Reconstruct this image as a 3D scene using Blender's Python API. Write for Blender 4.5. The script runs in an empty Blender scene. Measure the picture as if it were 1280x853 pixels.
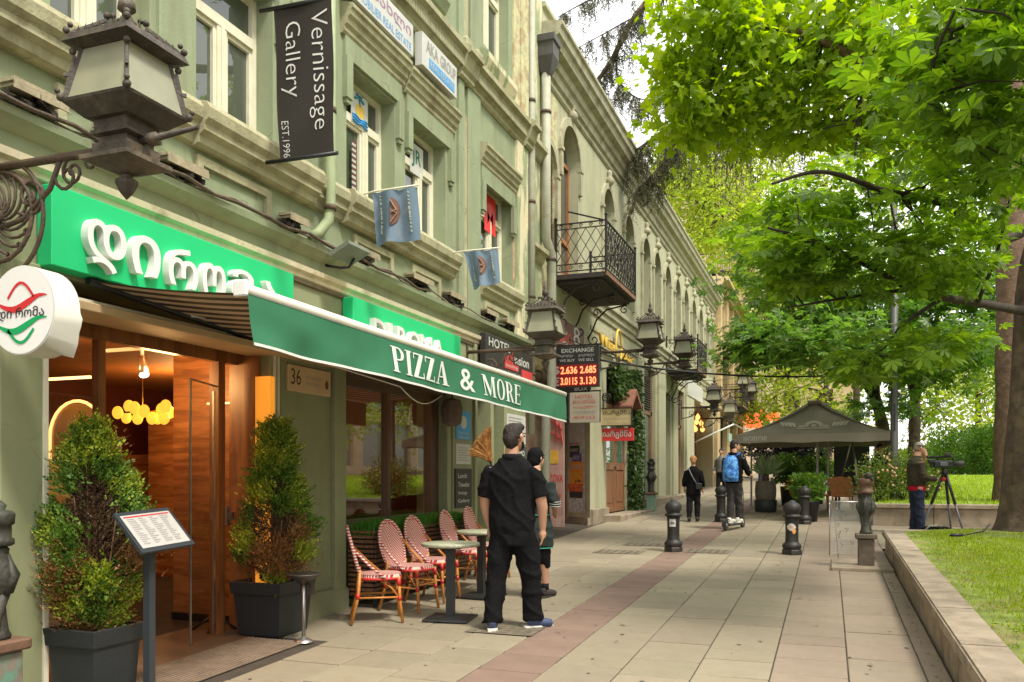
import bpy, bmesh, math, random
import numpy as np
from mathutils import Vector, Matrix
random.seed(7); rng = np.random.default_rng(7)
SC = bpy.context.scene; COL = SC.collection
R = math.radians
# ---------------------------------------------------------------- camera, sky, sun, exposure
YAW = 20.485; EYE = 1.6; FPX = 1060.0; HORIZON = 595.0; SLOPE = 0.0291
cam = bpy.data.cameras.new('camera'); camo = bpy.data.objects.new('camera', cam); COL.objects.link(camo)
camo.location = (0, 0, EYE); camo.rotation_euler = (R(90), 0, R(YAW))
cam.sensor_width = 36; cam.lens = FPX/1280*36; cam.shift_y = (HORIZON-426.5)/1280
cam.clip_start = .05; cam.clip_end = 3000
SC.camera = camo
SUN_EL, SUN_AZ = 58, 118          # elevation; compass bearing measured from +Y (street) towards +X
W = bpy.data.worlds.new('World'); SC.world = W; W.use_nodes = True
wn, wl = W.node_tree.nodes, W.node_tree.links
wn.clear()
sky = wn.new('ShaderNodeTexSky'); sky.sky_type = 'NISHITA'; sky.sun_disc = False
sky.sun_elevation = R(SUN_EL); sky.sun_rotation = R(SUN_AZ); sky.dust_density = 3.0; sky.air_density = 1.2
veil = wn.new('ShaderNodeMixRGB'); veil.inputs[0].default_value = .80; veil.inputs[2].default_value = (9.6, 9.5, 9.2, 1)   # thin bright overcast
bg = wn.new('ShaderNodeBackground'); bg.inputs[1].default_value = .12
wo = wn.new('ShaderNodeOutputWorld')
wl.new(sky.outputs[0], veil.inputs[1]); wl.new(veil.outputs[0], bg.inputs[0]); wl.new(bg.outputs[0], wo.inputs[0])
sun = bpy.data.lights.new('sun', 'SUN'); sun.energy = 2.2; sun.angle = R(10); sun.color = (1, .95, .86)
suno = bpy.data.objects.new('sun', sun); COL.objects.link(suno)
_d = Vector((math.sin(R(SUN_AZ))*math.cos(R(SUN_EL)), math.cos(R(SUN_AZ))*math.cos(R(SUN_EL)), math.sin(R(SUN_EL))))
suno.rotation_euler = _d.to_track_quat('Z', 'Y').to_euler()
SC.view_settings.view_transform = 'Standard'; SC.view_settings.look = 'None'
SC.view_settings.gamma = 1; SC.view_settings.exposure = 1.08; SC.view_settings.use_curve_mapping = False
SC.render.engine = 'CYCLES'; SC.cycles.max_bounces = 8; SC.cycles.transparent_max_bounces = 12
SC.cycles.use_denoising = True
# ---------------------------------------------------------------- helpers
def gz(y): return SLOPE*y
class MB:
    """collects shapes and links them as one mesh object"""
    def __init__(s): s.v = []; s.f = []; s.sm = []; s.uv = None
    def add(s, vs, fs, smooth=False):
        n = len(s.v); s.v += [tuple(p) for p in vs]; s.f += [tuple(i+n for i in f) for f in fs]; s.sm += [smooth]*len(fs); return s
    def box(s, x0, x1, y0, y1, z0, z1):
        if x0 > x1: x0, x1 = x1, x0
        if y0 > y1: y0, y1 = y1, y0
        if z0 > z1: z0, z1 = z1, z0
        return s.add([(x0,y0,z0),(x1,y0,z0),(x1,y1,z0),(x0,y1,z0),(x0,y0,z1),(x1,y0,z1),(x1,y1,z1),(x0,y1,z1)],
                     [(0,3,2,1),(4,5,6,7),(0,1,5,4),(1,2,6,5),(2,3,7,6),(3,0,4,7)])
    def bbox(s, x0, x1, y0, y1, z0, z1, b=.01):
        """box with chamfered edges"""
        bm = bmesh.new(); bmesh.ops.create_cube(bm, size=1)
        for v in bm.verts: v.co = Vector(((x0+x1)/2+v.co.x*(x1-x0), (y0+y1)/2+v.co.y*(y1-y0), (z0+z1)/2+v.co.z*(z1-z0)))
        bmesh.ops.bevel(bm, geom=bm.edges[:], offset=b, segments=1, affect='EDGES'); return s.bm(bm)
    def bm(s, bm, smooth=False):
        bm.verts.index_update(); s.add([v.co[:] for v in bm.verts], [[v.index for v in f.verts] for f in bm.faces], smooth); bm.free(); return s
    def obox(s, c, ax, ay, az, hx, hy, hz):
        c, ax, ay, az = Vector(c), Vector(ax)*hx, Vector(ay)*hy, Vector(az)*hz
        vs = [c+ax*i+ay*j+az*k for k in (-1,1) for (i,j) in ((-1,-1),(1,-1),(1,1),(-1,1))]
        return s.add(vs, [(0,3,2,1),(4,5,6,7),(0,1,5,4),(1,2,6,5),(2,3,7,6),(3,0,4,7)])
    def bar(s, a, b, w, h=None, up=(0,0,1)):
        """rectangular bar from a to b"""
        a, b = Vector(a), Vector(b); d = b-a; L = d.length
        if L < 1e-6: return s
        d.normalize(); u = Vector(up)
        if abs(d.dot(u)) > .98: u = Vector((1,0,0))
        sx = d.cross(u).normalized(); sz = sx.cross(d).normalized()
        return s.obox((a+b)/2, d, sx, sz, L/2, w/2, (h or w)/2)
    def tube(s, pts, rad, n=8, caps=True, smooth=True):
        pts = [Vector(p) for p in pts]; m = len(pts)
        if not hasattr(rad, '__len__'): rad = [rad]*m
        t0 = (pts[1]-pts[0]).normalized(); u = t0.orthogonal().normalized(); vs = []
        for i, p in enumerate(pts):
            t = (pts[min(i+1,m-1)]-pts[max(i-1,0)]).normalized()
            u = (u-t*u.dot(t)); u = u.normalized() if u.length > 1e-6 else t.orthogonal().normalized()
            w = t.cross(u)
            for k in range(n):
                a = 2*math.pi*k/n; vs.append(p+(u*math.cos(a)+w*math.sin(a))*rad[i])
        fs = [(i*n+k, i*n+(k+1)%n, (i+1)*n+(k+1)%n, (i+1)*n+k) for i in range(m-1) for k in range(n)]
        s.add(vs, fs, smooth)
        if caps:
            n0 = len(s.v)-len(vs); s.f.append(tuple(n0+k for k in range(n-1,-1,-1))); s.sm.append(False)
            s.f.append(tuple(n0+(m-1)*n+k for k in range(n))); s.sm.append(False)
        return s
    def lathe(s, prof, c=(0,0,0), n=20, smooth=True, sq=False):
        """prof: [(r,z)...]; sq: square section, flat"""
        if sq: n = 4
        vs = []; cx, cy, cz = c; k2 = math.sqrt(2) if sq else 1; off = math.pi/4 if sq else 0
        for r, z in prof:
            for k in range(n):
                a = 2*math.pi*k/n+off; vs.append((cx+r*k2*math.cos(a), cy+r*k2*math.sin(a), cz+z))
        m = len(prof)
        fs = [(i*n+k, i*n+(k+1)%n, (i+1)*n+(k+1)%n, (i+1)*n+k) for i in range(m-1) for k in range(n)]
        s.add(vs, fs, smooth and not sq); n0 = len(s.v)-len(vs)
        if prof[0][0] > 1e-4: s.f.append(tuple(n0+k for k in range(n-1,-1,-1))); s.sm.append(False)
        if prof[-1][0] > 1e-4: s.f.append(tuple(n0+(m-1)*n+k for k in range(n))); s.sm.append(False)
        return s
    def prism(s, poly, axis, a, b):
        """poly 2-D outline extruded along axis 0/1/2 from a to b; 2-D coords fill the two other axes in order"""
        def P(q, t):
            l = list(q); l.insert(axis, t); return tuple(l)
        n = len(poly); vs = [P(q, a) for q in poly]+[P(q, b) for q in poly]
        return s.add(vs, [tuple(range(n-1,-1,-1)), tuple(range(n,2*n))]+[(i,(i+1)%n,n+(i+1)%n,n+i) for i in range(n)])
    def grid(s, fn, nu, nv, smooth=True, thick=None):
        vs = [fn(i/nu, j/nv) for j in range(nv+1) for i in range(nu+1)]
        fs = [(j*(nu+1)+i, j*(nu+1)+i+1, (j+1)*(nu+1)+i+1, (j+1)*(nu+1)+i) for j in range(nv) for i in range(nu)]
        return s.add(vs, fs, smooth)
    def ball(s, c, r, n=10, sc=(1,1,1)):
        bm = bmesh.new(); bmesh.ops.create_uvsphere(bm, u_segments=n, v_segments=max(6,n*2//3), radius=r)
        for v in bm.verts: v.co = Vector((c[0]+v.co.x*sc[0], c[1]+v.co.y*sc[1], c[2]+v.co.z*sc[2]))
        return s.bm(bm, True)
    def mesh(s, name):
        me = bpy.data.meshes.new(name); me.from_pydata(s.v, [], s.f)
        if any(s.sm): me.polygons.foreach_set('use_smooth', s.sm)
        me.update(); return me
    def build(s, name, m, parent=None, **kw):
        """m: material. Coordinates are local to parent (or world when there is none)"""
        me = s.mesh(name); me.materials.append(m)
        o = bpy.data.objects.new(name, me); COL.objects.link(o)
        if parent: o.parent = parent
        for k, v in kw.items(): o[k] = v
        return o
    def wbuild(s, name, m, parent, **kw):
        """coordinates are WORLD; parent chain has translation only"""
        off = Vector((0,0,0)); p = parent
        while p: off += p.location; p = p.parent
        s.v = [(x-off.x, y-off.y, z-off.z) for x, y, z in s.v]
        return s.build(name, m, parent, **kw)
def thing(name, label, cat, loc=(0,0,0), rz=0, group=None):
    o = bpy.data.objects.new(name, None); COL.objects.link(o); o.location = loc; o.rotation_euler = (0,0,rz)
    o.empty_display_size = .1
    return tag(o, label, cat, group)
def tag(o, label, cat, group=None):
    o['label'] = label; o['category'] = cat
    if group: o['group'] = group
    return o
def dup(root, loc, rz=None, label=None):
    def cp(o, par):
        c = o.copy(); COL.objects.link(c)
        if par: c.parent = par
        for ch in o.children: cp(ch, c)
        return c
    r = cp(root, None); r.location = loc
    if rz is not None: r.rotation_euler = (0,0,rz)
    if label: r['label'] = label
    return r
def px(x, y, Y=None, X=None, Z=None, g=None):
    """photograph pixel (1280 wide) -> world point on a plane Y=, X=, Z= or on the ground raised by g"""
    T = R(YAW); a = (x-640)/FPX; b = (HORIZON-y)/FPX
    d = (a*math.cos(T)-math.sin(T), a*math.sin(T)+math.cos(T), b)
    if Y is not None: k = Y/d[1]
    elif X is not None: k = X/d[0]
    elif Z is not None: k = (Z-EYE)/d[2]
    else: k = ((g or 0)-EYE)/(d[2]-SLOPE*d[1])
    return Vector((d[0]*k, d[1]*k, EYE+d[2]*k))
def pxd(x, y, dist):
    """pixel at a camera depth"""
    T = R(YAW); a = (x-640)/FPX; b = (HORIZON-y)/FPX
    return Vector(((a*math.cos(T)-math.sin(T))*dist, (a*math.sin(T)+math.cos(T))*dist, EYE+b*dist))
def text_mb(s, size=1, ext=0.0, align='CENTER', bold=0.0, xs=1.0, vcenter=True):
    cu = bpy.data.curves.new('text', 'FONT'); cu.body = s; cu.size = size; cu.extrude = ext; cu.align_x = align
    cu.offset = bold; cu.resolution_u = 3; cu.space_line = .95
    ob = bpy.data.objects.new('text', cu); COL.objects.link(ob)
    dg = bpy.context.evaluated_depsgraph_get(); me = bpy.data.meshes.new_from_object(ob.evaluated_get(dg))
    bpy.data.objects.remove(ob); bpy.data.curves.remove(cu)
    mb = MB(); vs = [v.co.copy() for v in me.vertices]
    if vs and vcenter:
        lo = min(v.y for v in vs); hi = max(v.y for v in vs)
        for v in vs: v.y -= (lo+hi)/2
    mb.add([(v.x*xs, v.y, v.z) for v in vs], [tuple(p.vertices) for p in me.polygons]); bpy.data.meshes.remove(me)
    return mb
def place(mb, o, u, v):
    """map local (x,y,z) to o + x*u + y*v + z*(u x v)"""
    o, u, v = Vector(o), Vector(u).normalized(), Vector(v).normalized(); n = u.cross(v)
    mb.v = [tuple(o+u*p[0]+v*p[1]+n*p[2]) for p in mb.v]; return mb
def fit(mb, w=None, h=None):
    """scale a text mesh to width w / height h (x,y only), centred"""
    xs = [p[0] for p in mb.v]; ys = [p[1] for p in mb.v]
    cx, cy = (min(xs)+max(xs))/2, (min(ys)+max(ys))/2
    sx = w/(max(xs)-min(xs)) if w else None; sy = h/(max(ys)-min(ys)) if h else None
    sx = sx or sy; sy = sy or sx
    mb.v = [((p[0]-cx)*sx, (p[1]-cy)*sy, p[2]) for p in mb.v]; return mb
# ---------------------------------------------------------------- materials
MATS = {}
def _new(name):
    m = bpy.data.materials.new(name); m.use_nodes = True; nt = m.node_tree
    return m, nt, nt.nodes['Principled BSDF']
def mat(name, col, rough=.7, var=.15, scale=6, bump=.0, bscale=40, metal=0, spec=.5, dirt=None, dscale=1.5, dlo=.55, dhi=.72, rnd=0, streak=False, hue=0, coat=0, worn=0):
    """principled surface: base colour with noise variation, optional worn patches (dirt colour) and relief"""
    if name in MATS: return MATS[name]
    m, nt, b = _new(name); N, L = nt.nodes, nt.links
    tc = N.new('ShaderNodeTexCoord'); no = N.new('ShaderNodeTexNoise'); no.inputs['Scale'].default_value = scale; no.inputs['Detail'].default_value = 6
    L.new(tc.outputs['Object'], no.inputs['Vector'])
    rp = N.new('ShaderNodeValToRGB'); rp.color_ramp.elements[0].position = .3; rp.color_ramp.elements[1].position = .7
    c = np.array(col[:3]); lo = np.clip(c*(1-var), 0, 1); hi = np.clip(c*(1+var), 0, 1)
    rp.color_ramp.elements[0].color = (*lo, 1); rp.color_ramp.elements[1].color = (*hi, 1)
    L.new(no.outputs['Fac'], rp.inputs[0]); out = rp.outputs[0]
    if dirt:
        n2 = N.new('ShaderNodeTexNoise'); n2.inputs['Scale'].default_value = dscale; n2.inputs['Detail'].default_value = 9; n2.inputs['Roughness'].default_value = .65
        if streak:
            mp = N.new('ShaderNodeMapping'); mp.inputs['Scale'].default_value = (1,1,.25); L.new(tc.outputs['Object'], mp.inputs[0]); L.new(mp.outputs[0], n2.inputs['Vector'])
        else: L.new(tc.outputs['Object'], n2.inputs['Vector'])
        r2 = N.new('ShaderNodeValToRGB'); r2.color_ramp.elements[0].position = dlo; r2.color_ramp.elements[1].position = dhi
        L.new(n2.outputs['Fac'], r2.inputs[0]); mx = N.new('ShaderNodeMixRGB'); mx.inputs[2].default_value = (*dirt, 1)
        L.new(r2.outputs[0], mx.inputs[0]); L.new(out, mx.inputs[1]); out = mx.outputs[0]
    if worn:      # drip streaks running down the wall and hairline cracks
        mp2 = N.new('ShaderNodeMapping'); mp2.inputs['Scale'].default_value = (5,5,.32); L.new(tc.outputs['Object'], mp2.inputs[0]); n3 = N.new('ShaderNodeTexNoise'); n3.inputs['Scale'].default_value = 1; n3.inputs['Detail'].default_value = 7; n3.inputs['Roughness'].default_value = .6; L.new(mp2.outputs[0], n3.inputs['Vector'])
        r3 = N.new('ShaderNodeMapRange'); r3.inputs[1].default_value = .54; r3.inputs[2].default_value = .74; r3.inputs[4].default_value = .6*worn; L.new(n3.outputs['Fac'], r3.inputs[0]); m3 = N.new('ShaderNodeMixRGB'); m3.inputs[2].default_value = (.13,.10,.055,1); L.new(r3.outputs[0], m3.inputs[0]); L.new(out, m3.inputs[1]); out = m3.outputs[0]
        nd = N.new('ShaderNodeTexNoise'); nd.inputs['Scale'].default_value = 3.5; L.new(tc.outputs['Object'], nd.inputs['Vector']); ad = N.new('ShaderNodeMixRGB'); ad.inputs[0].default_value = .28; L.new(tc.outputs['Object'], ad.inputs[1]); L.new(nd.outputs['Color'], ad.inputs[2])
        vo = N.new('ShaderNodeTexVoronoi'); vo.feature = 'DISTANCE_TO_EDGE'; vo.inputs['Scale'].default_value = 1.7; L.new(ad.outputs[0], vo.inputs['Vector']); lt = N.new('ShaderNodeMapRange'); lt.inputs[1].default_value = .0; lt.inputs[2].default_value = .012; lt.inputs[3].default_value = .75*worn; lt.inputs[4].default_value = 0; L.new(vo.outputs['Distance'], lt.inputs[0])
        gt = N.new('ShaderNodeMapRange'); gt.inputs[1].default_value = .5; gt.inputs[2].default_value = .56; L.new(no.outputs['Fac'], gt.inputs[0]); mm = N.new('ShaderNodeMath'); mm.operation = 'MULTIPLY'; L.new(lt.outputs[0], mm.inputs[0]); L.new(gt.outputs[0], mm.inputs[1]); m4 = N.new('ShaderNodeMixRGB'); m4.inputs[2].default_value = (.09,.075,.045,1); L.new(mm.outputs[0], m4.inputs[0]); L.new(out, m4.inputs[1]); out = m4.outputs[0]
    if rnd or hue:
        oi = N.new('ShaderNodeObjectInfo'); hs = N.new('ShaderNodeHueSaturation')
        mr = N.new('ShaderNodeMapRange'); mr.inputs[3].default_value = 1-rnd; mr.inputs[4].default_value = 1+rnd
        L.new(oi.outputs['Random'], mr.inputs[0]); L.new(mr.outputs[0], hs.inputs['Value']); L.new(out, hs.inputs['Color'])
        if hue:
            mh = N.new('ShaderNodeMapRange'); mh.inputs[3].default_value = .5-hue; mh.inputs[4].default_value = .5+hue
            fr = N.new('ShaderNodeMath'); fr.operation = 'FRACT'; ml = N.new('ShaderNodeMath'); ml.operation = 'MULTIPLY'; ml.inputs[1].default_value = 7.3
            L.new(oi.outputs['Random'], ml.inputs[0]); L.new(ml.outputs[0], fr.inputs[0]); L.new(fr.outputs[0], mh.inputs[0]); L.new(mh.outputs[0], hs.inputs['Hue'])
        out = hs.outputs[0]
    L.new(out, b.inputs['Base Color'])
    b.inputs['Roughness'].default_value = rough; b.inputs['Metallic'].default_value = metal; b.inputs['Specular IOR Level'].default_value = spec
    if coat: b.inputs['Coat Weight'].default_value = coat
    if bump:
        nb = N.new('ShaderNodeTexNoise'); nb.inputs['Scale'].default_value = bscale; nb.inputs['Detail'].default_value = 5
        L.new(tc.outputs['Object'], nb.inputs['Vector']); bu = N.new('ShaderNodeBump'); bu.inputs['Strength'].default_value = bump; bu.inputs['Distance'].default_value = .02
        L.new(nb.outputs['Fac'], bu.inputs['Height']); L.new(bu.outputs[0], b.inputs['Normal'])
    MATS[name] = m; return m
def emit(name, col, st):
    if name in MATS: return MATS[name]
    m, nt, b = _new(name); b.inputs['Base Color'].default_value = (*col, 1); b.inputs['Emission Color'].default_value = (*col, 1); b.inputs['Emission Strength'].default_value = st
    MATS[name] = m; return m
def glass(name, col=(.02,.025,.02), ior=1.9, alpha=1.0, rough=.015):
    """window pane: dark reflective when the room behind is not built (alpha 1), else see-through"""
    if name in MATS: return MATS[name]
    m, nt, b = _new(name); b.inputs['Base Color'].default_value = (*col, 1); b.inputs['Roughness'].default_value = rough; b.inputs['IOR'].default_value = ior
    if alpha < 1:
        N, L = nt.nodes, nt.links; tr = N.new('ShaderNodeBsdfTransparent'); tr.inputs[0].default_value = (.93,.95,.93,1); gl = N.new('ShaderNodeBsdfGlossy'); gl.inputs['Roughness'].default_value = rough
        lw = N.new('ShaderNodeLayerWeight'); pw = N.new('ShaderNodeMath'); pw.operation = 'POWER'; pw.inputs[1].default_value = 5; f0 = ((ior-1)/(ior+1))**2; fr = N.new('ShaderNodeMath'); fr.operation = 'MULTIPLY_ADD'; fr.inputs[1].default_value = 1-f0; fr.inputs[2].default_value = f0; L.new(lw.outputs['Facing'], pw.inputs[0]); L.new(pw.outputs[0], fr.inputs[0]); mx = N.new('ShaderNodeMixShader'); L.new(fr.outputs[0], mx.inputs[0]); L.new(tr.outputs[0], mx.inputs[1]); L.new(gl.outputs[0], mx.inputs[2])
        L.new(mx.outputs[0], nt.nodes['Material Output'].inputs[0])
    MATS[name] = m; return m
def leafmat(name, c1, c2, trans=.45, rough=.45, hue=.485, spec=.3):
    """leaf: diffuse front with light passing through; hue varies from leaf to leaf"""
    if name in MATS: return MATS[name]
    m, nt, b = _new(name); N, L = nt.nodes, nt.links
    ge = N.new('ShaderNodeNewGeometry'); rp = N.new('ShaderNodeValToRGB'); rp.color_ramp.elements[0].color = (*c1, 1); rp.color_ramp.elements[1].color = (*c2, 1)
    L.new(ge.outputs['Random Per Island'], rp.inputs[0]); L.new(rp.outputs[0], b.inputs['Base Color']); b.inputs['Roughness'].default_value = rough; b.inputs['Specular IOR Level'].default_value = spec
    tl = N.new('ShaderNodeBsdfTranslucent'); hs = N.new('ShaderNodeHueSaturation'); hs.inputs['Value'].default_value = 1.6; hs.inputs['Saturation'].default_value = 1.1; hs.inputs['Hue'].default_value = hue
    L.new(rp.outputs[0], hs.inputs['Color']); L.new(hs.outputs[0], tl.inputs[0]); mx = N.new('ShaderNodeMixShader'); mx.inputs[0].default_value = trans
    L.new(b.outputs[0], mx.inputs[1]); L.new(tl.outputs[0], mx.inputs[2]); L.new(mx.outputs[0], N['Material Output'].inputs[0])
    MATS[name] = m; return m
def stripes(name, ca, cb, period, axis, rough=.8, duty=.5):
    if name in MATS: return MATS[name]
    m, nt, b = _new(name); N, L = nt.nodes, nt.links
    tc = N.new('ShaderNodeTexCoord'); sp = N.new('ShaderNodeSeparateXYZ'); L.new(tc.outputs['Object'], sp.inputs[0])
    md = N.new('ShaderNodeMath'); md.operation = 'DIVIDE'; md.inputs[1].default_value = period; L.new(sp.outputs[axis], md.inputs[0])
    fr = N.new('ShaderNodeMath'); fr.operation = 'FRACT'; L.new(md.outputs[0], fr.inputs[0]); gt = N.new('ShaderNodeMath'); gt.operation = 'GREATER_THAN'; gt.inputs[1].default_value = duty; L.new(fr.outputs[0], gt.inputs[0])
    mx = N.new('ShaderNodeMixRGB'); mx.inputs[1].default_value = (*ca, 1); mx.inputs[2].default_value = (*cb, 1); L.new(gt.outputs[0], mx.inputs[0]); L.new(mx.outputs[0], b.inputs['Base Color']); b.inputs['Roughness'].default_value = rough
    MATS[name] = m; return m
def wood(name, c1, c2, axis='Y', scale=3, rough=.45, bump=.05):
    if name in MATS: return MATS[name]
    m, nt, b = _new(name); N, L = nt.nodes, nt.links
    tc = N.new('ShaderNodeTexCoord'); mp = N.new('ShaderNodeMapping'); s = {'X':(.12,1,1),'Y':(1,.12,1),'Z':(1,1,.12)}[axis]; mp.inputs['Scale'].default_value = [q*scale for q in s]
    no = N.new('ShaderNodeTexNoise'); no.inputs['Scale'].default_value = 6; no.inputs['Detail'].default_value = 8; no.inputs['Distortion'].default_value = .6
    L.new(tc.outputs['Object'], mp.inputs[0]); L.new(mp.outputs[0], no.inputs['Vector']); rp = N.new('ShaderNodeValToRGB'); rp.color_ramp.elements[0].position = .35; rp.color_ramp.elements[1].position = .68
    rp.color_ramp.elements[0].color = (*c1, 1); rp.color_ramp.elements[1].color = (*c2, 1); L.new(no.outputs['Fac'], rp.inputs[0]); L.new(rp.outputs[0], b.inputs['Base Color']); b.inputs['Roughness'].default_value = rough
    if bump:
        bu = N.new('ShaderNodeBump'); bu.inputs['Strength'].default_value = bump; bu.inputs['Distance'].default_value = .01; L.new(no.outputs['Fac'], bu.inputs['Height']); L.new(bu.outputs[0], b.inputs['Normal'])
    MATS[name] = m; return m
M = dict(
 green=mat('green_stucco', (.26,.30,.178), .85, .10, 3, .15, 60, dirt=(.20,.19,.10), dscale=2.1, dlo=.50, dhi=.82, streak=True, worn=.7),
 greenshop=mat('green_shopfront_paint', (.25,.265,.145), .6, .08, 3, .06, 60, dirt=(.16,.15,.08), dscale=1.3, dlo=.52, dhi=.85, streak=True, worn=.35),
 peel=mat('peeling_green_stucco', (.28,.32,.175), .9, .12, 5, .4, 14, dirt=(.62,.55,.36), dscale=3.2, dlo=.47, dhi=.53, streak=True),
 trim=mat('cream_stucco_trim', (.37,.35,.21), .85, .14, 5, .3, 45, dirt=(.17,.125,.06), dscale=3.4, dlo=.50, dhi=.80, worn=.5),
 pale=mat('pale_stucco', (.40,.395,.255), .85, .06, 2, .12, 60, dirt=(.28,.26,.155), dscale=1.2, dlo=.5, dhi=.8, streak=True, worn=.6),
 paletrim=mat('pale_trim', (.38,.36,.24), .85, .14, 5, .3, 40, dirt=(.20,.16,.09), dscale=3.0, dlo=.5, dhi=.75),
 palepeel=mat('peeling_pale_stucco', (.50,.47,.27), .9, .16, 9, .5, 18, dirt=(.40,.30,.17), dscale=5, dlo=.5, dhi=.56),
 rosegold=mat('pinkish_ochre_stone', (.55,.42,.29), .85, .14, 2.5, .3, 25, dirt=(.42,.30,.20), dscale=1.5, dlo=.5, dhi=.75),
 gold=mat('ochre_stone', (.50,.38,.20), .85, .16, 2.5, .3, 25, dirt=(.40,.28,.13), dscale=1.5, dlo=.5, dhi=.75),
 frame=mat('cream_window_frame', (.70,.66,.50), .5, .06, 8),
 pane=glass('dark_window_pane', (.075,.088,.065), 1.7),
 iron=mat('black_iron', (.018,.015,.012), .55, .3, 20, .2, 60, spec=.4, dirt=(.05,.03,.018), dscale=6, dlo=.5, dhi=.75),
 rust=mat('rusty_brown_iron', (.075,.048,.03), .7, .3, 14, .35, 50, dirt=(.14,.09,.05), dscale=5, dlo=.5, dhi=.72),
 lampiron=mat('weathered_lantern_iron', (.055,.042,.03), .65, .35, 14, .35, 50, dirt=(.17,.13,.085), dscale=4.5, dlo=.48, dhi=.72),
 lampglass=mat('frosted_lantern_glass', (.27,.265,.175), .35, .12, 5, .05, 20, dirt=(.27,.20,.11), dscale=5, dlo=.56, dhi=.8),
 white=mat('white_plastic', (.74,.73,.68), .4, .03, 4),
 black=mat('black_plastic', (.012,.012,.012), .5, .15, 10),
 darkgrey=mat('dark_grey_resin', (.020,.023,.025), .55, .12, 30, .12, 120),
 steel=mat('brushed_steel', (.45,.43,.40), .35, .08, 10, metal=.9),
 stone=mat('warm_sandstone', (.30,.24,.17), .88, .18, 5, .45, 40, dirt=(.13,.10,.065), dscale=2.2, dlo=.46, dhi=.72, rnd=.10),
)
# ================================================================ the setting
XA, XB = -4.75, -4.9                     # street fronts of the green and of the pale house
g = MB()
def gsheet(u, v):
    y = -40+u*360; return (-150+v*300, y, gz(min(y, 90))-.035)
g.grid(gsheet, 36, 2, False)
g.build('ground', mat('ground_mortar', (.05,.038,.026), .95, .2, 6, .2, 30), kind='structure')
pav_m = mat('beige_paving', (.252,.212,.142), .82, .12, 2.2, .25, 55, dirt=(.17,.135,.09), dscale=2.1, dlo=.50, dhi=.80, rnd=.11, hue=.006)
red_m = mat('red_brown_paving', (.195,.128,.094), .82, .12, 3, .22, 55, dirt=(.21,.14,.10), dscale=2.5, dlo=.5, dhi=.8, rnd=.06)
pink_m = mat('pinkish_paving', (.245,.192,.136), .82, .12, 2.2, .25, 55, dirt=(.17,.125,.085), dscale=1.7, dlo=.52, dhi=.80, rnd=.08, hue=.006)
bed = MB(); bed.add([(-9,-6,gz(-6)-.009),(.80,-6,gz(-6)-.009),(.80,60,gz(60)-.009),(-9,60,gz(60)-.009)], [(0,1,2,3)])
pave = bed.build('pavement', MATS['ground_mortar'], kind='structure')
cols = [(-4.75,-4.02,pav_m),(-4.02,-3.49,pav_m),(-3.49,-2.97,pav_m),(-2.97,-2.45,pav_m),(-2.45,-1.95,red_m),(-1.95,-1.43,pav_m),(-1.43,-.91,pav_m),(-.91,-.39,pav_m),(-.39,.13,pink_m),(.13,.64,pink_m),(.64,.80,pink_m)]
meshes = {}; rest = {}; slabs = []
r_ = random.Random(21)
for ci, (a, b, m) in enumerate(cols):
    y = 3.0+r_.uniform(0,.5)
    while y < 34:
        L = (.8 if ci == 0 else 1.0) if ci in (0, 10) else (.5 if ci == 4 else r_.choice((.36,.5,.5,.62)))
        if not (ci == 0 and 3.6 < y < 6.2): slabs.append((ci, a, b, m, y, L))
        y += L
slabs.sort(key=lambda q: (q[4] < 4.6, q[4]+.25*abs(q[1]+1.2)))
for n, (ci, a, b, m, y, L) in enumerate(slabs):
    dz = r_.uniform(-.0025,.0025); c = ((a+b)/2, y+L/2)
    if n < 300:
        if (ci, L) not in meshes: s = MB(); s.bbox(-(b-a)/2+.0045, (b-a)/2-.0045, -L/2+.010, L/2-.010, -.05, 0, .005); me = s.mesh('paving_slab'); me.materials.append(m); meshes[ci, L] = me
        o = bpy.data.objects.new('paving_slab', meshes[ci, L]); COL.objects.link(o); o.parent = pave; o.location = (c[0], c[1], gz(c[1])+dz); o.rotation_euler = (math.atan(SLOPE)+r_.uniform(-.004,.004), r_.uniform(-.004,.004), 0)
    else:
        s = rest.setdefault(m.name, MB()); z0, z1 = gz(y)+dz, gz(y+L)+dz; s.add([(a+.006,y+.013,z0),(b-.006,y+.013,z0),(b-.006,y+L-.013,z1),(a+.006,y+L-.013,z1)], [(0,1,2,3)])
for k, s in rest.items(): s.build('far_paving', bpy.data.materials[k], pave, kind='stuff')
s = MB()
for (a, b) in ((.80,8),(-9,.80)):
    y0 = 17.5 if a > 0 else 34
    s.add([(a,y0,gz(y0)+.002),(b,y0,gz(y0)+.002),(b,60,gz(60)+.002),(a,60,gz(60)+.002)], [(0,1,2,3)])
s.build('far_paving', pav_m, pave, kind='stuff')
r_ = random.Random(33); s = MB()
for k in range(130):
    x, y, r = r_.uniform(-3.9,.7), 5+13*r_.random()**1.3, r_.uniform(.008,.02); n = 7; s.add([(x+r*math.cos(2*math.pi*i/n)*r_.uniform(.7,1.2), y+r*math.sin(2*math.pi*i/n)*r_.uniform(.7,1.2), gz(y)+.005) for i in range(n)], [tuple(range(n))])
s.build('gum_spots', mat('gum_dark', (.10,.08,.06), .9, .2, 9), pave, kind='stuff')
s = MB(); s.add([(.80,14.8,gz(14.8)+.001),(8,14.8,gz(14.8)+.001),(8,19.2,gz(19.2)+.001),(.80,19.2,gz(19.2)+.001)], [(0,1,2,3)]); s.build('side_path', pav_m, kind='structure')
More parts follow.
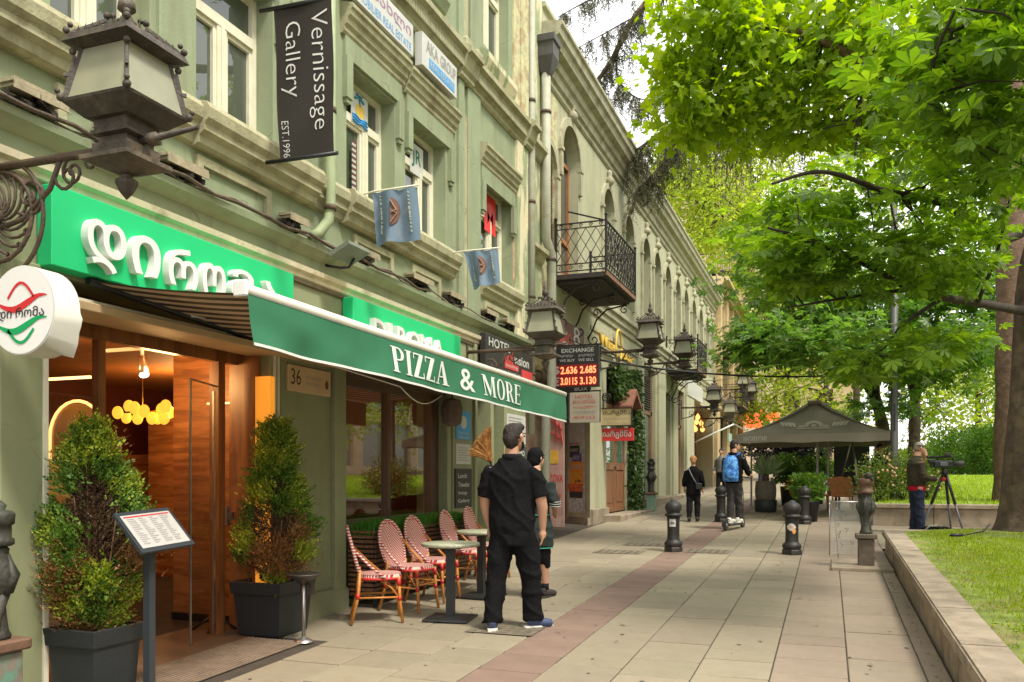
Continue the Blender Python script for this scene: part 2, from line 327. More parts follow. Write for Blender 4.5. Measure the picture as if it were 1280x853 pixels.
# recess floor in front of the shop door and its ribbed mat
s = MB(); s.add([(-5.6,3.6,.135),(-4.75,3.6,.135),(-4.75,6.6,.185),(-5.6,6.6,.185)], [(0,1,2,3)]); s.build('threshold_slab', mat('dark_threshold', (.13,.085,.055), .6, .2, 5), pave)
def cover(name, x0, x1, y0, y1, m, ribs):
    s = MB()
    for i in range(ribs):
        t0 = x0+(x1-x0)*i/ribs; t1 = x0+(x1-x0)*(i+.55)/ribs
        s.add([(t0,y0,gz(y0)+.012),(t1,y0,gz(y0)+.012),(t1,y1,gz(y1)+.012),(t0,y1,gz(y1)+.012),(t0,y0,gz(y0)+.002),(t1,y0,gz(y0)+.002),(t1,y1,gz(y1)+.002),(t0,y1,gz(y1)+.002)], [(0,1,2,3),(0,4,5,1),(1,5,6,2),(3,7,4,0)])
    o = s.build(name, m, pave); return o
cover('entrance_grate', -4.76, -4.16, 3.9, 6.15, mat('mat_ribs', (.20,.145,.10), .7, .2, 9), 15)
for (x0,x1,y0,y1) in ((-3.05,-2.42,6.95,7.5),(-2.15,-1.45,13.45,13.95),(-3.5,-2.75,13.0,13.5),(-3.3,-2.5,14.2,14.6)):
    s = MB(); z = .008
    s.add([(x0,y0,gz(y0)+z),(x1,y0,gz(y0)+z),(x1,y1,gz(y1)+z),(x0,y1,gz(y1)+z)], [(0,1,2,3)])
    for i in range(6):
        for j in range(6):
            a = x0+.05+(x1-x0-.1)*i/5.5; b = y0+.05+(y1-y0-.1)*j/5.5; s.box(a, a+.04, b, b+.04, gz(b)+z, gz(b)+z+.005)
    s.build('manhole_cover', mat('cast_cover', (.15,.125,.085), .7, .25, 9, .2, 40, dirt=(.25,.19,.12), dscale=4), pave)
# ---- raised lawn with its stone wall
pw = thing('planter_wall', 'long low stone wall with flat coping along the right pavement edge, holding the near lawn', 'wall', (.80, 2, 0))
def slopebox(x0, x1, y0, y1, za, zb, b=0):
    s = MB(); s.add([(x0,y0,gz(y0)+za),(x1,y0,gz(y0)+za),(x1,y1,gz(y1)+za),(x0,y1,gz(y1)+za),(x0,y0,gz(y0)+zb),(x1,y0,gz(y0)+zb),(x1,y1,gz(y1)+zb),(x0,y1,gz(y1)+zb)],
       [(0,3,2,1),(4,5,6,7),(0,1,5,4),(1,2,6,5),(2,3,7,6),(3,0,4,7)]); return s
y = 2.0
while y < 14.4:
    L = min(1.35, 14.45-y)
    slopebox(.825,1.04,y+.003,y+L-.003,-.05,.25).wbuild('wall_stone', M['stone'], pw)
    bm = bmesh.new(); slopeb = slopebox(.775,1.06,y+.004,y+L-.004,.252,.355)
    me = slopeb.mesh('x'); bm.from_mesh(me); bmesh.ops.bevel(bm, geom=bm.edges[:], offset=.014, segments=2, affect='EDGES'); s = MB().bm(bm)
    s.wbuild('coping_stone', M['stone'], pw); y += L
for x0 in (1.06, 2.4, 3.8, 5.2):
    slopebox(x0-.0,x0+1.39,14.42,14.68,-.05,.33).wbuild('end_stone', M['stone'], pw)
lawn_m = mat('lawn_soil', (.15,.19,.03), .95, .45, 3.5, .4, 70, dirt=(.20,.15,.065), dscale=1.6, dlo=.50, dhi=.66)
def lawn_h(x, y): return .33+.035*math.sin(x*1.7+1)*math.sin(y*.8)+min(.10, .03*max(0, x-1.3))
s = MB(); s.grid(lambda u, v: (1.05+6.5*u, 2+12.5*v, gz(2+12.5*v)+lawn_h(1.05+6.5*u, 2+12.5*v)), 26, 50)
s.build('near_lawn', lawn_m, kind='structure')
s = MB(); s.grid(lambda u, v: (.9+60*u, 19.3+60*v, 1.0+.045*min(60*v, 14)), 10, 24)
s.build('far_lawn', mat('far_lawn_green', (.20,.29,.035), .95, .3, 2, .3, 50), kind='structure')
def tw(x0, x1, z0, z1, y0, y1, b=.012): return MB().bbox(x0, x1, y0, y1, z0, z1, b)
twall = thing('terrace_wall', 'low stone wall across the path behind the cameraman, holding the far lawn', 'wall', (.9, 19.2, gz(19.2)))
x = .85
while x < 9:
    tw(x+.003, x+1.147, .4, .93, 19.2, 19.45).wbuild('wall_stone', M['stone'], twall); tw(x+.004, x+1.146, .932, 1.02, 19.14, 19.5).wbuild('coping_stone', M['stone'], twall); x += 1.15
# grass blades
def blades(name, n, fx, fy, fz, hmin, hmax, m, w=.006, keep=None, tag_=None):
    xs, ys = fx(n), fy(n)
    if keep is not None:
        k = keep(xs, ys); xs, ys = xs[k], ys[k]; n = len(xs)
    zs = np.array([fz(a, b) for a, b in zip(xs, ys)]); h = rng.uniform(hmin, hmax, n); a = rng.uniform(0, 2*np.pi, n); l = rng.normal(0, .45, (n, 2))*h[:,None]
    V = np.empty((n,3,3)); V[:,0] = np.c_[xs-np.cos(a)*w, ys-np.sin(a)*w, zs]; V[:,1] = np.c_[xs+np.cos(a)*w, ys+np.sin(a)*w, zs]; V[:,2] = np.c_[xs+l[:,0], ys+l[:,1], zs+h]
    me = npmesh(name, V.reshape(-1,3), np.arange(3*n).reshape(n,3)); me.materials.append(m); o = bpy.data.objects.new(name, me); COL.objects.link(o); return o
def npmesh(name, V, F, smooth=False):
    me = bpy.data.meshes.new(name); V = np.asarray(V, dtype=np.float32); F = np.asarray(F, dtype=np.int32); k = F.shape[1]
    me.vertices.add(len(V)); me.vertices.foreach_set('co', V.ravel()); me.loops.add(F.size); me.loops.foreach_set('vertex_index', F.ravel())
    me.polygons.add(len(F)); me.polygons.foreach_set('loop_start', np.arange(0, F.size, k, dtype=np.int32)); me.polygons.foreach_set('loop_total', np.full(len(F), k, dtype=np.int32))
    me.update(calc_edges=True); me.validate(); return me
grass_m = leafmat('grass_blade', (.15,.23,.015), (.30,.39,.03), .5)
def patchy(x, y):
    f = np.sin(x*2.1+.7*np.sin(y*1.3))*np.sin(y*1.1+x)+.6*np.sin(x*5.3+y*3.1)*np.sin(y*4.7-x*2)
    edge = np.clip((x-1.08)/.75, .05, 1)
    return rng.uniform(0, 1, len(x)) < np.clip(.85-.85*np.clip(f+.05,0,1.0), .06, 1)*edge
o = blades('lawn_grass', 130000, lambda n: 1.07+5.5*rng.random(n)**1.5, lambda n: 4.4+9.95*rng.random(n), lambda x, y: gz(y)+lawn_h(x, y), .016, .038, grass_m, .006, patchy); o['kind'] = 'stuff'
o = blades('far_lawn_grass', 40000, lambda n: 1+14*rng.random(n), lambda n: 19.5+13*rng.random(n), lambda x, y: 1.0+.045*min(y-19.3, 14), .04, .09, leafmat('far_grass_blade', (.20,.32,.022), (.36,.46,.05), .45), .012); o['kind'] = 'stuff'
# ================================================================ the green corner-block house
hA = thing('green_house', 'three-storey house with worn green stucco, cream mouldings and a restaurant on the ground floor', 'building', (XA, 1.0, 0))
A_END = 13.35
def wall(X, y0, y1, z0, z1, ops, depth=.2, back=True):
    """street front at X with rectangular openings (ya,yb,za,zb[,depth]) and their reveals"""
    ys = sorted({y0, y1, *[o[0] for o in ops], *[o[1] for o in ops]}); zs = sorted({z0, z1, *[o[2] for o in ops], *[o[3] for o in ops]})
    ys = [v for v in ys if y0 <= v <= y1]; zs = [v for v in zs if z0 <= v <= z1]
    s = MB()
    for a, b in zip(ys, ys[1:]):
        for c, d in zip(zs, zs[1:]):
            if any(o[0] < (a+b)/2 < o[1] and o[2] < (c+d)/2 < o[3] for o in ops): continue
            s.add([(X,a,c),(X,b,c),(X,b,d),(X,a,d)], [(0,1,2,3)])
    for o in ops:
        a, b, c, d = o[:4]; w = X-(o[4] if len(o) > 4 else depth)
        s.add([(X,a,c),(X,a,d),(w,a,d),(w,a,c)], [(0,1,2,3)]); s.add([(X,b,c),(w,b,c),(w,b,d),(X,b,d)], [(0,1,2,3)])
        s.add([(X,a,c),(w,a,c),(w,b,c),(X,b,c)], [(0,1,2,3)]); s.add([(X,a,d),(X,b,d),(w,b,d),(w,a,d)], [(0,1,2,3)])
    return s
def mould(X, prof, y0, y1):
    """prof [(out,z)] from bottom to top; run along the street"""
    p = [(X-.05, prof[0][1])]+[(X+o, z) for o, z in prof]+[(X-.05, prof[-1][1])]
    return MB().prism(p, 1, y0, y1)
wins = [(4.12,4.98,4.56,5.95),(5.48,6.48,4.56,5.95),(7.74,8.80,4.56,5.95),(9.06,10.2,4.56,5.95),(11.42,12.72,4.62,6.0)]
wup = [(y0+.03,y1-.03,7.95,9.4) for (y0,y1,_,_) in wins]; wup[-1] = (11.5,12.55,7.95,9.4)
wall(XA, 1.0, 10.53, 3.58, 7.2, wins[:4], .22).wbuild('wall', M['green'], hA)
wall(XA, 10.53, A_END, 3.58, 7.2, wins[4:], .22).wbuild('wall', M['green'], hA)
wall(XA, 1.0, A_END, 7.2, 11.2, wup, .2).wbuild('wall', M['green'], hA)
MB().box(XA-6, XA-.01, A_END-.02, A_END, 0, 11.2).wbuild('end_wall', M['peel'], hA)
MB().box(-11, XA-.35, 1.0, A_END, 11.0, 11.2).wbuild('roof', M['trim'], hA)
MB().box(-11, XA-.4, .98, 1.0, 0, 11.2).wbuild('end_wall', M['green'], hA); MB().box(-11.05, -11, 1.0, A_END, 3.4, 11.2).wbuild('back_wall', M['green'], hA)
MB().box(-11, XA-.5, 1.02, A_END-.03, 3.42, 3.5).wbuild('floor_slab', M['black'], hA)
def window(house, X, y0, y1, z0, z1, trans=.30, mull=(.5,), fw=.06, gm=None, fm=None, sash=True):
    """framed window: the frame with its mullions is the part, the panes its sub-parts"""
    f = MB(); fm = fm or M['frame']; d = .05
    f.box(X-d, X+.02, y0, y0+fw, z0, z1); f.box(X-d, X+.02, y1-fw, y1, z0, z1); f.box(X-d, X+.018, y0+fw, y1-fw, z0, z0+fw); f.box(X-d, X+.018, y0+fw, y1-fw, z1-fw, z1)
    zt = z1-(z1-z0)*trans if trans else z1
    if trans: f.box(X-d, X+.035, y0+fw, y1-fw, zt-.05, zt+.04)
    for q in mull:
        yc = y0+(y1-y0)*q; f.box(X-d, X+.03, yc-.06, yc+.06, z0+fw, zt-.05); f.box(X+.03, X+.045, yc-.02, yc+.02, z0+fw, zt-.05)
        for sgn in (-1, 1):
            if sash: # opening sash rims
                ya, yb = (y0+fw, yc-.06) if sgn < 0 else (yc+.06, y1-fw)
                f.box(X-.03, X+.012, ya, ya+.035, z0+fw, zt-.05); f.box(X-.03, X+.012, yb-.035, yb, z0+fw, zt-.05); f.box(X-.03, X+.01, ya+.035, yb-.035, z0+fw, z0+fw+.04); f.box(X-.03, X+.01, ya+.035, yb-.035, zt-.09, zt-.05)
    w = f.wbuild('window', fm, house)
    MB().add([(X-.02,y0+.01,z0+.01),(X-.02,y1-.01,z0+.01),(X-.02,y1-.01,zt),(X-.02,y0+.01,zt)], [(0,1,2,3)]).wbuild('pane', gm or M['pane'], w)
    if trans: MB().add([(X-.022,y0+.01,zt),(X-.022,y1-.01,zt),(X-.022,y1-.01,z1-.01),(X-.022,y0+.01,z1-.01)], [(0,1,2,3)]).wbuild('transom_pane', gm or M['pane'], w)
    return w
W_A = [window(hA, XA-.20, *w, mull=(q,)) for w, q in zip(wins, (.53,.52,.64,.64,.6))]
for w in wup: window(hA, XA-.18, *w, trans=.28)
# storey cornice with its ribbed band
corn = [(.02,7.02),(.05,7.05),(.05,7.10),(.09,7.14),(.14,7.30),(.20,7.33),(.20,7.40),(.16,7.43),(.04,7.46)]
mould(XA, corn, 1.0, 10.50).wbuild('storey_cornice', M['trim'], hA); mould(XA+.05, corn, 10.50, 10.95).wbuild('storey_cornice', M['trim'], hA); mould(XA, corn, 10.95, A_END-.25).wbuild('storey_cornice', M['trim'], hA); mould(XA+.07, corn, A_END-.25, A_END+.06).wbuild('storey_cornice', M['trim'], hA)
s = MB(); y = 4.0
while y < A_END-.27:
    s.obox((XA+.125, y, 7.22), (1,0,0), (0,1,0), (0,0,1), .012, .014, .075); y += .045
s.wbuild('dentil_band', M['trim'], hA, kind='stuff')
# sill course, breaking forward under the windows
sill = [(.0,4.22),(.04,4.24),(.05,4.30),(.10,4.33),(.10,4.38),(.14,4.42),(.15,4.50),(.12,4.55),(.02,4.57)]
for (a, b, o) in ((1.0,3.6,.0),(3.6,5.02,.05),(5.02,5.40,.0),(5.40,7.05,.05),(7.05,7.60,.0),(7.60,8.95,.06),(8.95,10.35,.04),(11.36,12.95,.0)):
    mould(XA+o, sill, a+.001, b-.001).wbuild('sill_course', M['trim'], hA)
# sunk panels with cream frames between ledge and sills
for (a, b) in ((4.15,4.95),(5.46,6.42),(7.85,8.72),(9.2,10.0),(11.5,12.5)):
    f = MB(); z0, z1 = 3.86, 4.17; t = .07
    f.box(XA, XA+.035, a, b, z1-t, z1); f.box(XA, XA+.035, b-t, b, z0, z1-t); f.box(XA, XA+.035, a, a+t, z0, z1-t)
    f.wbuild('panel_frame', M['trim'], hA)
# ledge and frieze above the shop signs
mould(XA, [(.0,3.73),(.05,3.75),(.12,3.79),(.13,3.84),(.02,3.88)], 1.0, A_END).wbuild('ledge', M['green'], hA)
mould(XA, [(.0,3.48),(.03,3.50),(.03,3.54),(.07,3.555),(.08,3.60),(.02,3.62)], 1.0, 12.4).wbuild('cream_moulding', mat('cream_moulding_paint', (.66,.58,.40), .7, .12, 6, .15, 40, dirt=(.35,.28,.17), dscale=3), hA)
mould(XA, [(.0,3.44),(.02,3.45),(.025,3.478),(.0,3.479)], 1.0, 12.4).wbuild('dark_moulding', mat('dark_moulding_paint', (.13,.10,.06), .8, .2, 6), hA)
# hoods over the windows, with drop ears
hood = [(.03,6.20),(.05,6.23),(.05,6.27),(.08,6.30),(.09,6.35),(.12,6.38),(.13,6.43),(.15,6.45),(.15,6.49),(.08,6.51),(.0,6.53)]
for (a, b, dz) in ((5.30,6.66,0),(7.62,8.97,0),(9.0,10.42,-.03),(11.33,12.82,-.08),(3.95,5.1,0)):
    mould(XA, [(o, z+dz) for o, z in hood], a, b).wbuild('window_hood', M['trim'], hA)
    f = MB()
    for yy in (a+.04, b-.16): f.box(XA, XA+.06, yy, yy+.12, 5.55+dz, 5.98+dz); f.box(XA, XA+.045, yy+.02, yy+.10, 5.50+dz, 5.55+dz)
    f.box(XA, XA+.035, a+.05, b-.05, 5.981+dz, 6.2+dz); f.wbuild('hood_console', M['green'], hA)
# pilasters
def pil(a, b, z0, z1, out, m, name='pilaster'): MB().bbox(XA-.02, XA+out, a, b, z0, z1, .012).wbuild(name, m, hA)
pil(10.55,10.72,3.86,7.02,.05,M['green']); pil(10.72,10.86,3.86,6.62,.03,M['trim']); pil(10.86,11.30,3.86,7.02,.05,M['green'])
pil(12.84,13.34,3.86,7.02,.06,M['peel']); pil(13.34,13.40,3.5,11.0,.03,M['peel'])
pil(10.55,10.70,7.46,11,.05,M['green']); pil(10.72,10.9,7.46,11,.03,M['trim']); pil(10.95,11.25,7.46,11,.05,M['green']); pil(12.72,13.0,7.46,11,.04,M['palepeel']); pil(13.0,13.34,7.46,11,.07,M['palepeel'])
pil(5.05,5.40,4.57,7.02,.04,M['green']); pil(6.75,7.05,4.57,7.02,.04,M['green']); pil(7.35,7.55,4.57,7.02,.03,M['green'])
mould(XA, [(0,7.52),(.06,7.56),(.12,7.70),(.12,7.78),(.02,7.84)], 11.4, 12.66).wbuild('window_sill', M['peel'], hA)
for a, b in ((4.1,4.95),(5.5,6.4),(7.7,8.7),(9.05,10.1)): mould(XA, [(0,7.60),(.06,7.64),(.12,7.76),(.12,7.84),(.02,7.90)], a, b).wbuild('window_sill', M['green'], hA)
for a in (10.62, 11.0): MB().bbox(XA, XA+.14, a, a+.2, 7.44, 7.62, .03).wbuild('broken_bracket', M['trim'], hA)

# patches where stucco fell off beside the end window
f = MB(); bm = bmesh.new(); pts = [(12.735,4.75),(12.83,4.7),(12.84,5.2),(12.80,5.5),(12.835,5.75),(12.74,5.9)]
f.add([(XA+.004,a,b) for a, b in pts], [tuple(range(6))]); f.wbuild('bare_patch', mat('bare_plaster', (.45,.30,.19), .95, .25, 9, .5, 20), hA); bm.free()
# rain pipes
def pipe(house, pts, r, m, collars=()):
    o = MB().tube(pts, r, 12).wbuild('rain_pipe', m, house)
    for c in collars: MB().tube([Vector(c)-Vector((0,0,.025)), Vector(c)+Vector((0,0,.025))], r*1.18, 12).wbuild('pipe_collar', M['rust'], house)
pm = mat('green_pipe_paint', (.34,.40,.22), .6, .12, 6, dirt=(.25,.24,.13), dscale=3)
pw_ = mat('grey_cream_pipe_paint', (.34,.34,.25), .6, .10, 6, dirt=(.30,.25,.15), dscale=4)
pipe(hA, [(-4.60,7.20,11),(-4.60,7.20,4.30),(-4.62,7.20,4.12),(-4.68,7.12,3.98),(-4.74,7.05,3.92)], .052, pm, [(-4.60,7.20,5.2),(-4.60,7.20,4.24)])
pipe(hA, [(-4.68,13.46,11.2),(-4.68,13.46,2.3)], .062, pw_, [(-4.68,13.46,4.6),(-4.68,13.46,6.2),(-4.68,13.46,7.9),(-4.68,13.46,3.3)])
# nesting ledge clutter: broken consoles on the ledge
lm = mat('grey_wood_lath', (.33,.28,.18), .9, .2, 12, .3, 50); dm = mat('dark_soot', (.03,.022,.015), .95, .4, 20)
for (a, b) in ((3.75,4.10),(4.45,4.75),(5.02,5.42),(6.55,6.8),(7.75,8.15),(9.0,9.5),(10.05,10.5),(11.3,11.7),(12.1,12.6)):
    f = MB(); f.box(XA+.02, XA+.15, a, b, 3.965, 3.985); f.box(XA+.02, XA+.16, a-.02, b+.02, 3.987, 4.01); f.box(XA+.155, XA+.165, a-.02, b+.02, 3.94, 3.986)
    c = f.wbuild('broken_console', lm, hA); f = MB()
    for k in range(14): q = random.uniform(a, b-.04); f.obox((XA+random.uniform(.03,.13), q, 3.86+random.uniform(.02,.09)), Vector((random.uniform(-1,1),1,random.uniform(-1,1))).normalized(), (1,0,0), (0,0,1), random.uniform(.02,.06), .02, .02)
    f.wbuild('rubble', dm, c, kind='stuff')
# ---- ground floor front: piers, lintel, recess, shop window
gs = M['greenshop']; ow = wood('orange_door_wood', (.17,.06,.02), (.33,.13,.04), 'Z', 2, .35)
def pier(a, b, z0, z1, X0, X1, m=gs): return MB().bbox(X0, X1, a, b, z0, z1, .008).wbuild('pier', m, hA)
pier(1.0,3.74,.0,3.48,-5.2,-4.75); pier(3.74,4.04,.0,2.95,-5.2,-4.72); MB().box(-4.80,-4.71,4.04,4.075,.1,2.72).wbuild('pier_edge', M['frame'], hA)
MB().box(-5.2,-4.88,6.44,6.475,.16,2.88).wbuild('door_lining', ow, hA); pier(6.48,6.62,.1,2.95,-5.2,-4.77); pier(6.62,7.46,.1,2.95,-5.3,-4.76); pier(7.46,7.66,.1,2.95,-5.2,-4.70)
for yy in (6.51, 6.565): MB().box(-4.775,-4.755,yy,yy+.03,.2,2.72).wbuild('pier_strip', M['frame'], hA)
mould(-4.70, [(0,.12),(.03,.14),(.03,.42),(0,.45)], 6.44, 7.66).wbuild('plinth', gs, hA)
MB().bbox(-5.2,-4.76,3.74,10.6,2.92,3.48,.005).wbuild('sign_band', gs, hA)
MB().bbox(-5.0,-4.62,4.02,7.6,2.70,2.76,.006).wbuild('lintel', mat('tan_lintel', (.50,.36,.19), .6, .1, 5), hA); MB().box(-5.0,-4.68,4.02,7.6,2.764,2.79).wbuild('lintel_box', M['frame'], hA)
MB().box(-5.2,-4.77,7.66,10.45,2.66,2.92).wbuild('window_head', mat('brown_window_wood', (.10,.055,.03), .5, .15, 6), hA)
pier(10.24,10.36,.1,2.92,-5.2,-4.74); pier(10.36,10.44,.1,2.92,-5.2,-4.80,M['frame']); pier(10.44,11.12,.1,3.48,-5.2,-4.75); pier(11.12,11.20,.1,3.48,-5.2,-4.71)
pier(11.74,11.86,.1,3.48,-5.2,-4.72); pier(12.25,12.36,.1,3.48,-5.2,-4.70); pier(12.36,13.34,.1,3.58,-5.2,-4.74); pier(10.6,12.36,3.06,3.48,-5.2,-4.76)
MB().bbox(-5.2,-4.80,7.66,10.24,.1,1.06,.006).wbuild('window_apron', gs, hA)
bw = MATS['brown_window_wood']
# big shop window
f = MB(); a, b, z0, z1, X = 7.66, 10.24, 1.06, 2.66, -4.92
f.box(X-.06,X+.04,a,a+.05,z0,z1); f.box(X-.06,X+.05,b-.22,b,z0,z1); f.box(X-.06,X+.04,a+.05,b-.22,z0,z0+.06); f.box(X-.06,X+.04,a+.05,b-.22,z1-.08,z1); f.box(X-.06,X+.045,8.86,8.93,z0+.06,z1-.08)
w = f.wbuild('shop_window', bw, hA)
MB().add([(X,a,z0),(X,b,z0),(X,b,z1),(X,a,z1)], [(0,1,2,3)]).wbuild('pane', glass('shop_window_glass', ior=3.6, alpha=.5), w)
# recessed doorway further along with its dark door, portrait poster
f = MB(); f.box(-5.1,-5.05,11.20,11.74,.3,3.06); f.wbuild('side_door', bw, hA); MB().box(-5.1,-5.05,11.86,12.25,.3,3.06).wbuild('side_door', gs, hA)
# ---- inside the restaurant
wd = wood('orange_wood_panel', (.22,.085,.028), (.46,.20,.07), 'X', 3.2, .35); wdk = wood('dark_wood_panel', (.05,.018,.010), (.13,.05,.02), 'Y', 1.6, .4)
red = mat('dark_red_wall', (.13,.025,.012), .7, .15, 3); om = mat('orange_ceiling', (.42,.16,.04), .7, .1, 2)
inn = M['black']
MB().box(-9.5,-4.95,1.6,10.5,.10,.16).wbuild('shop_floor', wood('shop_floor_wood', (.22,.09,.03), (.40,.18,.06), 'Y', 1.5, .3), hA)
MB().box(-9.5,-5.16,1.6,10.5,2.88,2.94).wbuild('shop_ceiling', om, hA)
MB().box(-9.6,-9.5,1.6,10.5,.1,3).wbuild('shop_back_wall', red, hA); MB().box(-9.5,-4.95,10.5,10.6,.1,3).wbuild('shop_side_wall', red, hA); MB().box(-9.5,-4.95,1.5,1.6,.1,3).wbuild('shop_side_wall', wdk, hA)
MB().box(-9.45,-6.1,9.4,9.45,.16,1.9).wbuild('back_panelling', wd, hA)
p = MB().box(-6.05,-5.17,6.66,6.72,.16,2.88).wbuild('wood_partition', wd, hA); MB().box(-6.06,-5.17,6.645,6.658,.16,.26).wbuild('skirting', M['black'], p)
MB().box(-8.6,-7.6,9.0,9.1,.16,2.4).wbuild('wood_partition', wd, hA)
# shop front of the recess: glass, posts, the open glass door
f = MB(); f.box(-5.18,-5.12,4.86,4.93,.16,2.88); f.wbuild('door_post', ow, hA)
MB().box(-5.2,-5.1,6.17,6.26,.16,2.88).wbuild('door_post', ow, hA); MB().box(-5.19,-5.11,4.04,6.44,2.62,2.88).wbuild('door_head', ow, hA)
sg = glass('clear_shop_glass', ior=1.75, alpha=.3)
for (a, b) in ((4.05,4.86),(6.26,6.44)): MB().add([(-5.15,a,.16),(-5.15,b,.16),(-5.15,b,2.62),(-5.15,a,2.62)], [(0,1,2,3)]).wbuild('shopfront_glass', sg, hA)
d = MB(); q0, q1 = Vector((-5.13,6.17,.2)), Vector((-4.93,5.62,.2)); d.add([tuple(q0), tuple(q1), tuple(q1+Vector((0,0,2.2))), tuple(q0+Vector((0,0,2.2)))], [(0,1,2,3)])
d = d.wbuild('glass_door', sg, hA)
f = MB(); f.bar(q1, q1+Vector((0,0,2.2)), .014); f.bar(q0+Vector((0,0,2.2)), q1+Vector((0,0,2.2)), .014); f.bar(q0+Vector((.02,-.05,0)), q0+Vector((.02,-.05,2.15)), .02); f.wbuild('door_rail', M['steel'], d)
f = MB(); f.box(-5.165,-5.135,6.33,6.37,1.15,1.32); f.box(-5.13,-5.08,6.335,6.365,1.2,1.27); f.wbuild('door_handle', M['steel'], d)
# lit jamb and lights inside (they are lit in the photograph)
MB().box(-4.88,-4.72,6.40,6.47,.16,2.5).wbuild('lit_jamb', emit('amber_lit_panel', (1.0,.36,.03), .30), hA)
warm = emit('warm_strip', (1,.60,.22), 1.8)
MB().box(-5.55,-5.25,6.55,6.57,2.28,2.295).wbuild('light_strip', warm, hA); MB().box(-5.9,-5.25,4.9,4.92,2.34,2.36).wbuild('light_strip', warm, hA)
# lit arch mirror and beige panels behind the left pane
f = MB(); c0 = Vector((-6.3, 5.75, 0)); pts = [(-.32,.2)]+[(-.32*math.cos(t), 1.95+.32*math.sin(t)) for t in np.linspace(0, math.pi, 14)]+[(.32,.2)]
f.add([(c0.x+u, c0.y, z) for u, z in pts], [tuple(range(len(pts)))]); f.wbuild('arch_mirror', mat('bronze_mirror', (.25,.15,.07), .25, .1, 3, metal=.6), hA)
MB().tube([(c0.x+u, c0.y-.01, z) for u, z in pts], .014, 6).wbuild('arch_light', emit('arch_strip', (1,.55,.2), .7), hA)
for (u, v, z0, z1) in ((-6.9,-6.2,.2,1.75),(-6.15,-5.7,.2,1.3)): MB().box(u, v, 5.62, 5.66, z0, z1).wbuild('beige_panel', mat('beige_upholstery', (.45,.33,.20), .8, .08, 3), hA)
for (x, y, z, e) in ((-6.3,5.2,2.5,24),(-7.4,8.2,2.4,26),(-5.6,6.0,2.5,11)):
    l = bpy.data.lights.new('ceiling_lamp', 'POINT'); l.energy = e; l.color = (1,.55,.2); l.shadow_soft_size = .15; o = bpy.data.objects.new('ceiling_lamp', l); COL.objects.link(o); o.location = (x,y,z)

p = px(268, 792, Z=.17); t = thing('coat_rack', 'dark wooden coat rack with angled hooks just inside the glass door', 'coat rack', (p.x-.08, p.y+.10, .165)); s = MB(); s.tube([(0,0,.1),(0,0,1.75)], .014, 8); s.build('pole', M['black'], t)
for k, (z, a) in enumerate(((1.42,2.6),(1.42,-.5),(1.3,1.2),(1.65,2.2),(1.65,-.9))): MB().tube([(0,0,z),(.09*math.cos(a),.09*math.sin(a),z+.06)], .011, 6).build('hook', M['black'], t)
for k in range(4): a = .4+k*math.pi/2; MB().tube([(0,0,.16),(.20*math.cos(a),.20*math.sin(a),.02)], .013, 6).build('foot', M['black'], t)
# ================================================================ the pale arched house
hB = thing('arched_house', 'long pale house with a row of narrow arched windows under a deep cornice', 'building', (XB, 14.5, 0))
Y0B, Y1B = 14.52, 39.3
def arched_wall(X, y0, y1, z0, z1, rects, arches, depth=.25):
    """like wall(); arches: (centre y, half width, sill z, spring z); returns one mesh with all reveals"""
    ops = [(c-h, c+h, zs, zp+h*1.001) for c, h, zs, zp in arches]
    s = wall(X, y0, y1, z0, z1, rects, depth)
    s2 = MB()
    # drop the cells that lie over arches: rebuilt by strips
    allops = rects+ops
    ys = sorted({y0, y1, *[o[0] for o in allops], *[o[1] for o in allops]}); zs_ = sorted({z0, z1, *[o[2] for o in allops], *[o[3] for o in allops]})
    for a, b in zip(ys, ys[1:]):
        for c, d in zip(zs_, zs_[1:]):
            if any(o[0] < (a+b)/2 < o[1] and o[2] < (c+d)/2 < o[3] for o in allops): continue
            s2.add([(X,a,c),(X,b,c),(X,b,d),(X,a,d)], [(0,1,2,3)])
    for o in rects:
        a, b, c, d = o[:4]; w = X-(o[4] if len(o) > 4 else depth)
        for q in ([(X,a,c),(X,a,d),(w,a,d),(w,a,c)], [(X,b,c),(w,b,c),(w,b,d),(X,b,d)], [(X,a,c),(w,a,c),(w,b,c),(X,b,c)], [(X,a,d),(X,b,d),(w,b,d),(w,a,d)]): s2.add(q, [(0,1,2,3)])
    for c, h, zs, zp in arches:
        n = 12; A = [(c-h*math.cos(math.pi*i/n), zp+h*math.sin(math.pi*i/n)) for i in range(n+1)]; zt = zp+h*1.001; w = X-depth
        for (p, q) in zip(A, A[1:]):
            s2.add([(X,p[0],p[1]),(X,q[0],q[1]),(X,q[0],zt),(X,p[0],zt)], [(0,1,2,3)])
            s2.add([(X,p[0],p[1]),(w,p[0],p[1]),(w,q[0],q[1]),(X,q[0],q[1])], [(0,1,2,3)])
        s2.add([(X,c-h,zs),(X,c-h,zp),(w,c-h,zp),(w,c-h,zs)], [(0,1,2,3)]); s2.add([(X,c+h,zs),(w,c+h,zs),(w,c+h,zp),(X,c+h,zp)], [(0,1,2,3)]); s2.add([(X,c-h,zs),(w,c-h,zs),(w,c+h,zs),(X,c+h,zs)], [(0,1,2,3)])
    return s2
arch = [(16.45,.62,5.45,8.0)]+[(c,.50,5.95,7.85) for c in (19.55,21.75,23.95,25.6,27.4,29.3,31.1,33.0,34.9,36.8,38.4)]
arched_wall(XB, 15.6, Y1B, 5.0, 9.2, [], arch).wbuild('wall', M['pale'], hB)
arched_wall(XB, Y0B, 15.6, 5.0, 9.2, [], [(15.02,.42,5.9,7.35)], .12).wbuild('wall', M['palepeel'], hB)
MB().add([(XB,Y0B,3.75),(XB,18.0,3.75),(XB,18.0,5.0),(XB,Y0B,5.0)], [(0,1,2,3)]).wbuild('wall', M['pale'], hB)
